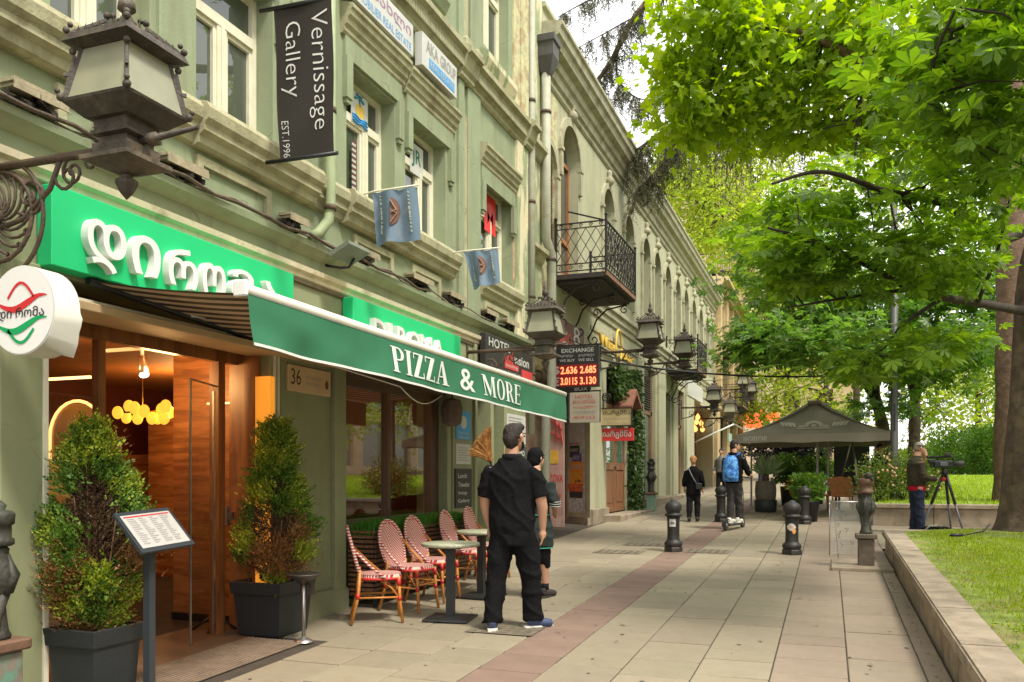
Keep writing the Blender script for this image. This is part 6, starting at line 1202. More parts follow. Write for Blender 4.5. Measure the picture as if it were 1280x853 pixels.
def simple_chair(x, y, rz, label):
    t = thing('cafe_chair', label, 'chair', (x, y, gz(y)), R(rz), 'orange cafe chairs under the tent'); m_ = mat('orange_rattan', (.42,.17,.05), .6, .25, 18, .2, 60)
    s = MB(); s.bbox(-.23,.23,-.23,.23,.42,.47,.02); s.build('seat', m_, t); s = MB(); s.grid(lambda u, v: (-.22-.14*v, (u-.5)*(.46+.10*v), .45+.48*v-.10*abs(u-.5)*v), 8, 8); s.build('backrest', m_, t)
    for sx in (-1,1):
        for sy in (-1,1): MB().tube([(sx*.2,sy*.2,.43),(sx*.23,sy*.22,0)], .018, 6).build('leg', m_, t)
    for sy in (-1,1): s = MB(); s.tube([(-.33,sy*.25,.75),(-.05,sy*.27,.66),(.2,sy*.25,.62),(.2,sy*.22,.43)], .018, 6); s.build('armrest', m_, t)
    return t
simple_chair(-.17, 22.9, 200, 'orange rattan chair seen from the side, left of the tent pole'); simple_chair(.32, 22.6, 80, 'orange rattan chair with its back to the street, behind the plastic sheet'); simple_chair(.85, 23.6, 150, 'orange rattan chair farthest right under the tent')
tb = thing('cafe_table', 'small round table among the orange chairs under the tent', 'table', (.25, 23.5, gz(23.5))); MB().lathe([(.34,.71),(.35,.74),(0,.741)]).build('tabletop', M['black'], tb); MB().tube([(0,0,.02),(0,0,.71)], .03, 8).build('column', M['black'], tb); MB().lathe([(.2,0),(.2,.02),(.03,.04)]).build('base', M['black'], tb)
# lamp pole, red lantern sign
t = thing('lamp_pole', 'plain grey lamp pole rising into the leaves just right of the tent', 'pole', (1.36, 20.6, gz(20.6))); MB().tube([(0,0,0),(0,0,.9),(0,0,.95),(0,0,7.4)], [.10,.10,.085,.07], 12).build('shaft', mat('grey_pole_paint', (.065,.065,.06), .55, .15, 4), t); MB().lathe([(.17,0),(.17,.06),(.12,.10)], n=10).build('base', MATS['grey_pole_paint'], t); MB().box(-.02,.02,-.09,-.08,2.0,2.6).build('cable_cover', M['black'], t)
t = thing('red_neon_sign', 'glowing red-orange box sign far down the street, left of the tent peak', 'sign', tuple(px(940,519,X=-4.2)))
p = px(940,519,X=-4.2); rl = emit('red_glow', (1,.10,.03), 1.1); MB().bbox(p.x-.35,p.x+.55,p.y,p.y+.2,p.z-.75,p.z+.55,.03).wbuild('box', rl, t); MB().bbox(p.x+.65,p.x+1.5,p.y+.3,p.y+.5,p.z-.35,p.z+.15,.03).wbuild('box', rl, t); MB().box(p.x-.6,p.x+.9,p.y-.03,p.y+.22,p.z+.56,p.z+.66).wbuild('roof', M['black'], t); ytext('აა', p.y-.02, p.x-.2, p.x+.4, p.z-.1, .45).wbuild('lettering', wb, t)
# far shop awnings on poles
t = thing('far_awning', 'pale folded awning sloping out from the lit shop on the left side of the street', 'awning', (-4.9, 34, 3.6)); s = MB(); s.grid(lambda u, v: (-4.9+1.5*v, 33.4+5.4*u, 4.5-.9*v), 8, 4); s.wbuild('canopy_fabric', mat('beige_canvas', (.42,.36,.25), .8, .08, 4), t); MB().bar((-3.4,33.4,3.58),(-3.4,38.8,3.58),.05).wbuild('front_bar', M['steel'], t); MB().tube([(-4.9,33.4,2.9),(-3.4,33.4,3.58)], .03, 6).wbuild('folding_arm', M['white'], t)
fboard('far_sign', 'blue and white shop sign over the lit shop on the left', 31.2, 35.0, 4.55, 5.15, XB+.02, .08, wb, None); 
q = fboard('far_sign', 'small pale green arrow sign under the far lanterns', 40.5, 41.8, 3.2, 3.6, -4.4, .05, mat('mint_board', (.25,.40,.30), .5, .1, 4))
# ================================================================ people
from mathutils import noise as mnoise
def blob(name, parts, m, parent, vox=.012, smooth=4, fold=0):
    """one continuous skin over overlapping tubes and balls"""
    s = MB()
    for p in parts:
        if p[0] == 't': s.tube(p[1], p[2], 10)
        elif p[0] == 'e': s.ball(p[1], 1, 12, p[2])
        else: # loft of ellipses [(x,y,z,rx,ry)]
            n = 16; vs = [(x+rx*math.cos(2*math.pi*k/n), y+ry*math.sin(2*math.pi*k/n), z) for x,y,z,rx,ry in p[1] for k in range(n)]; q = len(p[1])
            s.add(vs, [(i*n+k,i*n+(k+1)%n,(i+1)*n+(k+1)%n,(i+1)*n+k) for i in range(q-1) for k in range(n)]+[tuple(range(n-1,-1,-1)), tuple((q-1)*n+k for k in range(n))])
    me = s.mesh(name); ob = bpy.data.objects.new(name, me); COL.objects.link(ob)
    r = ob.modifiers.new('r', 'REMESH'); r.mode = 'VOXEL'; r.voxel_size = vox; r.use_smooth_shade = True
    sm = ob.modifiers.new('s', 'SMOOTH'); sm.iterations = smooth; sm.factor = .5
    dg = bpy.context.evaluated_depsgraph_get(); m2 = bpy.data.meshes.new_from_object(ob.evaluated_get(dg)); m2.name = name
    bpy.data.objects.remove(ob); m2.materials.clear(); m2.materials.append(m); m2.polygons.foreach_set('use_smooth', [True]*len(m2.polygons))
    if fold:      # creases: slanting ridges that fade in and out, strongest where cloth hangs
        k = random.random()*9
        for v in m2.vertices:
            c = v.co; a = 1-abs(2*mnoise.noise(Vector((c.x*3.5+k, c.y*3.5, c.z*6+c.x*5)))); b = 1-abs(2*mnoise.noise(Vector((c.x*9, c.y*9+k, c.z*14-c.x*9))))
            v.co = c+v.normal*fold*(a*a*a*1.4+b*b*.35-.5)
    o = bpy.data.objects.new(name, m2); COL.objects.link(o); o.parent = parent; return o
skin = mat('skin', (.46,.25,.155), .55, .08, 12, .05, 120); skin.node_tree.nodes['Principled BSDF'].inputs['Subsurface Weight'].default_value = .08
def clothm(n, c, **k): return mat(n, c, .9, .18, 5, .25, 40, spec=.15, **k)
blk = clothm('black_cloth', (.006,.006,.0065)); blk2 = clothm('faded_black_cloth', (.012,.012,.013))
def hand(p, wrist, d, side, k=1.0, curl=.5):
    """palm, four bent fingers of different length and a thumb from the side; d = direction the fingers point"""
    w, d = Vector(wrist), Vector(d).normalized(); sd = Vector(side).normalized(); pn = d.cross(sd).normalized(); c = w+d*.05*k
    p += [('t', [tuple(w-d*.01*k), tuple(w+d*.045*k), tuple(w+d*.085*k)], [.024*k,.032*k,.030*k]), ('e', tuple(c), (.036*k,.036*k,.040*k))]
    for i, (o, L) in enumerate(((-.028,.062),(-.010,.076),(.010,.072),(.028,.056))):
        b = w+d*.09*k+sd*o*k; m_ = b+d*L*.5*k+pn*curl*.015*k; e = m_+(d*(1-curl*.5)+pn*curl).normalized()*L*.55*k; p.append(('t', [tuple(b-d*.03*k), tuple(b), tuple(m_), tuple(e)], [.0105*k,.0105*k,.0095*k,.008*k]))
    b = w+d*.025*k-sd*.030*k; p.append(('t', [tuple(b), tuple(b-sd*.022*k+d*.03*k+pn*.012*k), tuple(b-sd*.018*k+d*.065*k+pn*.025*k)], [.014*k,.0125*k,.010*k]))
def head(p, c, yaw=0, k=1.0, tilt=0):
    """skull, face, jaw, nose, ears; yaw turns the face from +Y towards +X"""
    c = Vector(c); f = Vector((math.sin(yaw), math.cos(yaw), -tilt)).normalized(); s_ = Vector((math.cos(yaw), -math.sin(yaw), 0)); U = Vector((0,0,1))
    def P(a, b, z): return tuple(c+f*a*k+s_*b*k+U*z*k)
    p += [('e', P(-.010,0,.025), (.080*k,.080*k,.090*k)), ('e', P(.025,0,-.02), (.066*k,.066*k,.082*k)), ('e', P(-.03,0,.02), (.078*k,.078*k,.085*k)), ('e', P(.045,0,-.075), (.040*k,.040*k,.034*k)), ('t', [P(.084,0,.012), P(.108,0,-.026), P(.095,0,-.036)], [.010*k,.015*k,.012*k])]
    for q in (-1, 1): p += [('t', [P(-.005,q*.078,.028), P(-.020,q*.088,.012), P(-.006,q*.083,-.026)], [.012*k,.013*k,.009*k]), ('e', P(.075,q*.03,.028), (.016*k,.016*k,.010*k))]
    p += [('t', [P(.088,-.022,-.055), P(.096,0,-.054), P(.088,.022,-.055)], [.008*k]*3)]
    return P
def face(t, P, k=1.0):
    s = MB()
    for q in (-1, 1): s.ball(P(.088,q*.031,.016), .010*k, 8)
    s.build('eyes', mat('eye_dark', (.03,.02,.015), .2, .1, 9), t)
    s = MB()
    for q in (-1, 1): s.tube([P(.088,q*.014,.036), P(.090,q*.032,.042), P(.080,q*.05,.036)], .005*k, 5)
    s.build('eyebrows', mat('brow_hair', (.05,.03,.02), .8, .2, 30), t)
def shoes(t, feet, m, sole, k=1.0):
    for (x, y, a) in feet:
        d = Vector((math.sin(a), math.cos(a), 0)); s_ = Vector((d.y,-d.x,0)); P = lambda f, b, z: tuple(Vector((x,y,0))+d*f+s_*b+Vector((0,0,z)))
        s = blob('shoe', [('t', [P(-.06,0,.05), P(.0,0,.055), P(.09,0,.045), P(.165,0,.038)], [.042*k,.046*k,.044*k,.034*k]), ('t', [P(-.045,0,.05), P(-.04,0,.11)], [.045*k,.045*k])], m, t, .012, 3)
        q = MB(); o_ = [P(-.105+.29*u, .047*k*math.sin(math.pi*min(1,.25+u*.9))*sg, 0) for sg, us in ((1, np.linspace(0,1,8)), (-1, np.linspace(1,0,8))) for u in us]; n = len(o_)
        q.add(o_+[(a_,b_,.024) for a_,b_,_ in o_], [tuple(range(n)), tuple(range(2*n-1,n-1,-1))]+[(i,(i+1)%n,n+(i+1)%n,n+i) for i in range(n)]); q.build('sole', sole, s)
wsole = mat('white_sole', (.72,.69,.62), .5, .05, 9); bsole = mat('dark_sole', (.04,.035,.03), .7, .1, 9)
PG = 'people on the pavement'
# -- the man in black in the foreground
man = thing('person', 'man in black polo and trousers seen from behind, standing beside the bistro tables, blue sneakers', 'person', (-2.70, 7.24, gz(7.24)), R(3)); k = 1.04
p = []; P = head(p, (.02,.01,1.735), .38, 1.06); p += [('t', [(0,-.01,1.66),(0,-.015,1.56),(0,-.01,1.45)], [.062,.068,.09])]
LA = [(-.20,-.01,1.47),(-.262,-.01,1.22),(-.275,.04,1.10),(-.245,.09,.91)]; RA = [(.20,-.01,1.47),(.262,-.01,1.22),(.275,.03,1.10),(.262,.08,.91)]
p += [('t', LA, [.065,.055,.050,.032]), ('t', RA, [.065,.055,.050,.032]), ('l', [(0,0,.9,.15,.11),(0,0,1.2,.17,.12),(0,0,1.45,.19,.11),(0,0,1.52,.10,.08)]), ('t', [(-.10,0,.95),(-.13,-.04,.5),(-.145,-.13,.08)], [.085,.055,.04]), ('t', [(.10,0,.95),(.15,.06,.5),(.175,.08,.08)], [.085,.055,.04])]
hand(p, (-.245,.09,.91), (.05,.15,-1), (.3,1,.1), 1.05, .55); hand(p, (.262,.08,.91), (-.05,.12,-1), (.3,-1,-.1), 1.05, .45)
blob('body', p, skin, man, .0095, 3); face(man, P, 1.06)
blob('polo_shirt', [('l', [(0,0,.84,.205,.145),(0,-.01,.93,.212,.155),(0,.0,1.05,.215,.165),(0,.0,1.20,.212,.160),(0,-.01,1.35,.222,.150),(0,-.015,1.44,.215,.130),(0,-.012,1.50,.17,.10),(0,-.01,1.555,.095,.085)]), ('t', [(-.175,-.01,1.455),(-.225,-.01,1.36),(-.262,-.01,1.19)], [.082,.084,.080]), ('t', [(.175,-.01,1.455),(.225,-.01,1.36),(.262,-.01,1.19)], [.082,.084,.080])], blk, man, .013, 3, .012)
s = MB(); s.lathe([(.086,1.53),(.094,1.56),(.088,1.585),(.08,1.588)], (0,-.012,0), 18); s.build('collar', blk2, man)
blob('trousers', [('l', [(0,0,.76,.205,.150),(0,0,.86,.208,.155),(0,0,.93,.195,.14)]), ('t', [(-.095,-.01,.84),(-.115,-.03,.68),(-.135,-.05,.45),(-.145,-.11,.22),(-.145,-.14,.06)], [.122,.118,.098,.086,.092]), ('t', [(.095,0,.84),(.125,.04,.68),(.155,.07,.45),(.17,.08,.22),(.175,.08,.07)], [.122,.118,.098,.086,.094])], blk, man, .013, 3, .012)
shoes(man, ((-.145,-.13,-.25),(.185,.09,1.0)), mat('navy_sneaker', (.035,.05,.11), .6, .2, 12), wsole, 1.05)
blob('hair', [('e', P(-.030,0,.040), (.094,.093,.096)), ('e', P(-.052,0,-.015), (.076,.082,.095)), ('e', P(.02,0,.085), (.076,.076,.046))], mat('dark_brown_hair', (.018,.011,.007), .75, .3, 40, .5, 60), man, .009, 2, .007)
blob('beard', [('t', [P(.02,-.066,-.03), P(.055,-.045,-.078), P(.075,0,-.098), P(.055,.045,-.078), P(.02,.066,-.03)], [.016,.020,.022,.020,.016])], MATS['dark_brown_hair'], man, .009, 2, .004)
# broom he holds in front of him
br = thing('broom', 'straw broom held bristles up in front of the man in black', 'broom', (-3.02, 7.45, gz(7.45)+.4))
a, b = px(588,540,Y=7.45), px(608,590,Y=7.45); s = MB(); c_ = px(612,575,Y=7.45)
MB().tube([tuple(px(640,650,Y=7.42)), tuple(c_)], .012, 8).wbuild('handle', M['black'], br); s = MB(); r_ = random.Random(4)
for i in range(260):
    u = r_.random(); tip = px(584+34*u*0.9, 572-34*math.sin(u*1.5)-r_.random()*6, Y=7.45+r_.uniform(-.02,.02)); q = c_+Vector((r_.uniform(-.03,.03), r_.uniform(-.02,.02), r_.uniform(-.02,.02))); s.tube([tuple(q), tuple(q+(tip-q)*.5+Vector((0,0,.012))), tuple(tip)], [.0035,.0035,.0015], 3, False)
s.wbuild('bristles', mat('straw', (.36,.16,.035), .8, .4, 30), br, kind='stuff')
# -- waitress behind him
wo_ = thing('person', 'waitress in black jacket, headscarf and apron with turquoise hems, half hidden behind the man', 'person', (-3.03, 8.86, gz(8.86)), R(-8)); p = []; P = head(p, (.0,.02,1.53), .3, .98); p += [('t', [(0,0,1.46),(0,-.01,1.30)], [.05,.07]), ('t', [(.17,0,1.26),(.235,-.01,1.03),(.16,.17,.92)], [.048,.042,.03]), ('t', [(-.17,0,1.26),(-.235,-.01,1.03),(-.12,.18,.95)], [.048,.042,.03]), ('t', [(-.09,0,.85),(-.10,0,.45),(-.09,0,.06)], [.08,.058,.035]), ('t', [(.09,0,.85),(.10,0,.45),(.10,.04,.06)], [.08,.058,.035]), ('l', [(0,0,.8,.15,.11),(0,0,1.0,.13,.10),(0,0,1.25,.16,.10),(0,0,1.32,.09,.07)])]
hand(p, (.16,.17,.92), (-.5,.8,.0), (0,0,1), .95); hand(p, (-.12,.18,.95), (.5,.8,0), (0,0,1), .95); blob('body', p, skin, wo_, .012, 3); face(wo_, P, .98)
blob('jacket', [('l', [(0,0,.86,.175,.135),(0,0,.98,.16,.125),(0,0,1.12,.165,.12),(0,-.01,1.24,.185,.12),(0,-.01,1.31,.12,.09),(0,-.01,1.37,.07,.07)]), ('t', [(.16,0,1.26),(.225,-.01,1.08),(.24,.01,1.0)], [.066,.062,.058]), ('t', [(-.16,0,1.26),(-.225,-.01,1.08),(-.24,.01,1.0)], [.066,.062,.058])], clothm('charcoal_jacket', (.025,.030,.028)), wo_, .012, 3, .010)
for j, z in enumerate((1.02,1.045,1.07)):
    MB().tube([(.236,.0,z-.004),(.237,-.002,z+.006)], .0665, 12, False).build('sleeve_stripe', wb, wo_)
blob('apron', [('l', [(0,0,.56,.195,.155),(0,-.01,.66,.205,.17),(0,-.01,.78,.195,.16),(0,0,.90,.165,.13)])], clothm('grey_green_apron', (.030,.038,.034)), wo_, .013, 3, .010)
tq = mat('turquoise_hem', (.03,.30,.22), .7, .1, 9)
for (z, rx, ry) in ((.555,.198,.158),(.915,.172,.138)): MB().tube([(rx*math.cos(a), ry*math.sin(a)-.003, z) for a in np.linspace(0,2*math.pi,25)], .006, 5, False).build('hem', tq, wo_)
blob('leggings', [('t', [(-.085,0,.80),(-.10,0,.45),(-.10,0,.33)], [.095,.072,.062]), ('t', [(.085,0,.80),(.10,0,.45),(.105,.03,.33)], [.095,.072,.062])], blk, wo_, .012, 3, .010)
shoes(wo_, ((-.09,0,.0),(.10,.04,.25)), mat('dark_trainer', (.03,.022,.022), .7, .3, 14), bsole, .95)
for x, y in ((-.09,-.01),(.10,.03)): MB().tube([(x,y,.09),(x,y,.16)], .044, 10).build('sock', blk2, wo_)
blob('headscarf', [('e', P(-.02,0,.035), (.095,.095,.098)), ('e', P(-.05,0,-.02), (.078,.075,.085)), ('t', [P(-.06,0,-.05), P(-.07,0,-.13)], [.05,.03])], blk, wo_, .011, 3)
# -- far walkers
def walker(label, x, y, rz, h, cloth, leg, hairm, stride=.12, hairlen=0, coat=True, vox=.016, yaw=0):
    k = h/1.75; t = thing('person', label, 'person', (x, y, gz(y)), R(rz)); p = []; P = head(p, (0,.01*k,1.62*k), yaw, k); z = lambda *a: tuple(v*k for v in a)
    p += [('t', [z(0,0,1.55),z(0,-.01,1.38)], [.055*k,.07*k]), ('l', [(*z(0,0,.85),.15*k,.11*k),(*z(0,0,1.1),.14*k,.10*k),(*z(0,0,1.35),.17*k,.10*k),(*z(0,0,1.42),.09*k,.07*k)]), ('t', [z(-.09,0,.88),z(-.10,-stride*.4,.48),z(-.10,-stride,.08)], [.085*k,.06*k,.04*k]), ('t', [z(.09,0,.88),z(.10,stride*.5,.48),z(.10,stride*.6,.08)], [.085*k,.06*k,.04*k])]
    A1 = [z(.165,0,1.33),z(.235,-.04,1.08),z(.235,.08,.86)]; A2 = [z(-.165,0,1.33),z(-.235,.0,1.08),z(-.235,.10,.86)]
    p += [('t', A1, [.05*k,.042*k,.03*k]), ('t', A2, [.05*k,.042*k,.03*k])]; hand(p, A1[2], (0,.3,-1), (0,1,0), k); hand(p, A2[2], (0,.3,-1), (0,1,0), k); blob('body', p, skin, t, vox*.85, 3); face(t, P, k)
    lo = .70 if coat else .86
    blob('coat' if coat else 'jacket', [('l', [(*z(0,0,lo),.20*k,.15*k),(*z(0,0,.95),.185*k,.14*k),(*z(0,0,1.15),.175*k,.13*k),(*z(0,-.01,1.33),.20*k,.13*k),(*z(0,-.01,1.42),.11*k,.09*k),(*z(0,-.01,1.47),.07*k,.07*k)]), ('t', A1[:2]+[z(.25,.06,.93)], [.075*k,.066*k,.055*k]), ('t', A2[:2]+[z(-.25,.08,.93)], [.075*k,.066*k,.055*k])], cloth, t, vox, 3)
    blob('trousers', [('l', [(*z(0,0,.76),.165*k,.125*k),(*z(0,0,.9),.165*k,.12*k)]), ('t', [z(-.085,0,.84),z(-.10,-stride*.4,.46),z(-.10,-stride,.10)], [.105*k,.085*k,.07*k]), ('t', [z(.085,0,.84),z(.10,stride*.5,.46),z(.10,stride*.6,.10)], [.105*k,.085*k,.07*k])], leg, t, vox, 3, .010)
    shoes(t, ((-.10*k,-stride*k,0),(.10*k,stride*.6*k,.1)), bsole, bsole, k)
    hp_ = [('e', P(-.022,0,.04), (.092*k,.092*k,.093*k)), ('e', P(-.045,0,.0-hairlen*.3), (.075*k,.072*k,(.085+hairlen*.4)*k))]
    blob('hair', hp_, hairm, t, vox*.8, 2); return t, P, k
t, P, k = walker('woman with short reddish-blonde hair in a long black coat, walking away with shoulder bag', -2.87, 19.4, 4, 1.50, blk, blk2, mat('copper_blonde_hair', (.42,.20,.075), .7, .25, 40, .5, 50), .10, .05)
MB().tube([(-.12*k,-.115*k,1.42*k),(-.02*k,-.16*k,1.2*k),(.10*k,-.155*k,1.0*k)], .010, 6).build('bag_strap', mat('grey_strap', (.22,.22,.24), .6, .1, 9), t); MB().bbox(.07*k,.24*k,-.20*k,-.12*k,.85*k,1.02*k,.02).build('bag', M['black'], t)
walker('far pedestrian in dark clothes beyond the scooter rider', -2.3, 33.0, 180, 1.72, blk2, clothm('dark_jeans', (.03,.035,.05)), MATS['dark_brown_hair'], .10, 0, False, .022)
walker('far pedestrian in a grey top beside the lit shop', -3.6, 31.0, 170, 1.68, clothm('grey_top', (.16,.15,.14)), blk2, MATS['dark_brown_hair'], .08, .05, False, .022)
walker('waiter in black with red hands of gloves, under the right edge of the tent', 1.25, 24.0, 200, 1.74, blk, blk2, MATS['dark_brown_hair'], .05, 0, False, .02)
# -- scooter rider
sc_y = 17.7; sr = thing('person', 'young man in black hoodie with a blue patterned backpack riding an electric scooter', 'person', (-1.80, sc_y, gz(sc_y)+.13), R(-14))
p = []; P = head(p, (.01,.03,1.56), .9, .98); z0 = 0
p += [('t', [(0,0,1.49),(0,-.01,1.34)], [.055,.07]), ('t', [(.18,0,1.31),(.25,.05,1.08),(.20,.30,.98)], [.05,.042,.03]), ('t', [(-.18,0,1.31),(-.24,.07,1.08),(-.14,.30,1.0)], [.05,.042,.03]), ('l', [(0,0,.8,.15,.11),(0,0,1.1,.14,.1),(0,0,1.3,.17,.1),(0,0,1.38,.09,.07)]), ('t', [(-.06,-.02,.85),(-.06,-.03,.45),(-.05,-.10,.05)], [.085,.06,.04]), ('t', [(.07,0,.85),(.07,.06,.45),(.05,.12,.05)], [.085,.06,.04])]
hand(p, (.20,.30,.98), (.2,.9,-.2), (1,0,0), .95, .9); hand(p, (-.14,.30,1.0), (.2,.9,-.2), (1,0,0), .95, .9); blob('body', p, skin, sr, .012, 3); face(sr, P)
blob('hoodie', [('l', [(0,0,.80,.175,.135),(0,0,.95,.17,.13),(0,0,1.12,.175,.125),(0,-.01,1.29,.20,.125),(0,-.01,1.36,.12,.10),(0,-.02,1.43,.085,.085)]), ('t', [(.17,0,1.30),(.25,.05,1.08),(.205,.27,.985)], [.075,.064,.045]), ('t', [(-.17,0,1.30),(-.24,.07,1.08),(-.15,.27,1.0)], [.075,.064,.045])], blk, sr, .014, 3, .010)
blob('trousers', [('l', [(0,0,.74,.155,.12),(0,0,.85,.16,.12)]), ('t', [(-.065,-.01,.80),(-.065,-.03,.45),(-.05,-.10,.08)], [.10,.078,.06]), ('t', [(.075,0,.80),(.075,.06,.45),(.05,.12,.08)], [.10,.078,.06])], clothm('charcoal_trousers', (.045,.042,.040)), sr, .014, 3, .010)
shoes(sr, ((-.04,-.10,.2),(.05,.12,.1)), wsole, wsole, .98)
blob('hair', [('e', P(-.018,0,.045), (.090,.090,.09)), ('e', P(-.045,0,.0), (.072,.072,.075))], MATS['dark_brown_hair'], sr, .012, 2)
bp = thing('backpack', 'blue backpack with pale camouflage pattern on the scooter rider', 'backpack', (-1.80, sc_y, gz(sc_y)+.13), R(-14))
blob('bag', [('l', [(0,-.19,.84,.155,.08),(0,-.21,.90,.165,.10),(0,-.21,1.10,.165,.11),(0,-.20,1.27,.145,.095),(0,-.18,1.36,.09,.06)]), ('l', [(0,-.27,.90,.12,.06),(0,-.28,1.0,.125,.065),(0,-.27,1.08,.11,.05)])], mat('blue_camo', (.02,.14,.50), .6, .3, 14, .2, 30, dirt=(.12,.36,.68), dscale=14, dlo=.46, dhi=.56), bp, .014, 3)
for q in (-1,1): MB().tube([(q*.09,-.12,1.36),(q*.12,.02,1.42),(q*.12,.13,1.30),(q*.13,.12,1.0),(q*.12,-.05,.90)], .018, 6).build('strap', mat('blue_strap', (.02,.10,.35), .6, .1, 9), bp)
se = thing('electric_scooter', 'black electric kick scooter under the young man with the backpack', 'scooter', (-1.80, sc_y, gz(sc_y)), R(-14)); sm_ = mat('black_scooter_paint', (.02,.02,.021), .4, .15, 9)
MB().bbox(-.075,.075,-.38,.33,.085,.125,.012).build('deck', sm_, se)
for y in (-.47,.50):
    w = MB(); w.tube([(-.022,y,.11),(.022,y,.11)], .085, 20); w = w.build('wheel', bsole, se); s = MB(); 
    for j in range(18): a, b = 2*math.pi*j/18, 2*math.pi*(j+1)/18; s.tube([(0,y+.092*math.cos(a),.11+.092*math.sin(a)),(0,y+.092*math.cos(b),.11+.092*math.sin(b))], .024, 6, False)
    s.build('tyre', bsole, w); MB().tube([(-.03,y,.11),(.03,y,.11)], .03, 10).build('hub', M['steel'], w)
MB().tube([(0,.50,.12),(0,.46,.25),(0,.34,1.05)], .024, 8).build('steering_column', sm_, se); MB().tube([(-.24,.33,1.04),(0,.34,1.07),(.24,.33,1.04)], .015, 8).build('handlebar', sm_, se); MB().tube([(0,.33,.11),(0,.44,.17)], .03, 8).build('neck', sm_, se); s = MB(); s.grid(lambda u, v: (-.04+.08*u, -.47-.11*math.cos(2.6*v-.3), .11+.12*math.sin(2.6*v-.3)), 2, 8); s.build('mudguard', sm_, se); MB().tube([(.02,.36,1.0),(.05,.42,.7),(.02,.47,.3)], .006, 5).build('brake_cable', M['black'], se)
# -- cameraman
cmx, cmy = 1.55, 17.6; cm = thing('person', 'grey-haired man in olive jacket over red shirt, working the video camera on the tripod', 'person', (cmx, cmy, gz(cmy)), R(-72))
k = 1.0; p = []; P = head(p, (.0,.06,1.60), 0, 1.02, .15); p += [('t', [(0,.02,1.53),(0,-.02,1.36)], [.06,.075]), ('l', [(0,0,.85,.16,.12),(0,0,1.1,.16,.13),(0,-.01,1.33,.18,.12),(0,0,1.42,.09,.08)]), ('t', [(-.10,0,.88),(-.10,.01,.48),(-.10,-.02,.08)], [.09,.062,.042]), ('t', [(.10,0,.88),(.10,.01,.48),(.10,.03,.08)], [.09,.062,.042])]
RA = [(.19,0,1.34),(.24,.02,1.06),(.17,.32,1.02)]; LA = [(-.19,0,1.34),(-.25,.12,1.14),(-.08,.19,1.42)]; p += [('t', RA, [.052,.044,.032]), ('t', LA, [.052,.044,.032])]; hand(p, RA[2], (-.1,1,.0), (0,0,1), 1.0, .8); hand(p, LA[2], (.4,-.1,.8), (0,1,0), 1.0, .8); blob('body', p, skin, cm, .012, 3); face(cm, P)
ol = clothm('olive_jacket', (.042,.036,.022))
blob('jacket', [('l', [(0,0,.90,.19,.155),(0,.0,1.02,.195,.165),(0,-.01,1.18,.19,.155),(0,-.03,1.32,.205,.135),(0,-.02,1.40,.12,.10),(0,.0,1.47,.075,.08)]), ('t', [(.18,-.01,1.33),(.245,.02,1.06),(.18,.27,1.02)], [.085,.072,.052]), ('t', [(-.18,-.01,1.33),(-.25,.11,1.14),(-.12,.17,1.32)], [.085,.072,.052])], ol, cm, .014, 3, .010)
blob('red_shirt', [('l', [(0,0,.80,.178,.145),(0,0,.86,.18,.148),(0,0,.93,.175,.14)])], clothm('red_shirt_cloth', (.38,.012,.025)), cm, .014, 2, .010)
blob('jeans', [('l', [(0,0,.74,.165,.13),(0,0,.86,.168,.13)]), ('t', [(-.09,0,.82),(-.10,.01,.46),(-.10,-.02,.08)], [.105,.086,.070]), ('t', [(.09,0,.82),(.10,.01,.46),(.10,.03,.08)], [.105,.086,.070])], clothm('navy_jeans', (.022,.027,.050)), cm, .014, 3, .010); shoes(cm, ((-.10,-.02,0),(.10,.04,0)), bsole, bsole, 1.0)
blob('hair', [('e', P(-.018,0,.040), (.089,.089,.085)), ('e', P(-.05,0,-.01), (.066,.070,.07))], mat('grey_hair', (.20,.175,.14), .7, .25, 40, .4, 60), cm, .011, 2); s = MB(); s.tube([P(-.09,0,.04),P(-.05,.083,.045),P(.02,.086,.05),P(.07,.062,.055),P(.092,0,.06),P(.07,-.062,.055),P(.02,-.086,.05),P(-.05,-.083,.045),P(-.09,0,.04)], .010, 6, False); s.build('headphones', M['black'], cm)
tp = thing('camera_tripod', 'tall black tripod with grey lower legs standing behind the lawn, carrying the video camera', 'tripod', (2.12, 17.5, gz(17.5))); hd = px(1181,588,Y=17.5)
tp.location = (hd.x, 17.5, gz(17.5)); H = hd.z-gz(17.5)
for (dx, dy, l) in ((-.42,.05,1),(.30,-.18,1),(.16,.42,1)):
    a, b = Vector((dx*.06,dy*.06,H-.06)), Vector((dx,dy,0)); q = MB(); q.tube([tuple(a), tuple(a+(b-a)*.5)], .026, 8); q = q.build('leg', M['black'], tp); MB().tube([tuple(a+(b-a)*.48), tuple(b)], .019, 8).build('lower_leg', mat('grey_leg', (.10,.10,.12), .4, .1, 9), q); MB().ball(tuple(b), .025, 8).build('foot', M['black'], q)
MB().lathe([(.05,H-.10),(.06,H-.04),(.05,H),(.04,H+.04)]).build('head', M['black'], tp); MB().tube([(0,0,H-.02),(-.30,-.02,H-.22)], .010, 6).build('pan_handle', M['black'], tp); MB().tube([(-.05,0,H-.16),(.05,0,H-.16)], .03, 8).build('red_lock', redm, tp)
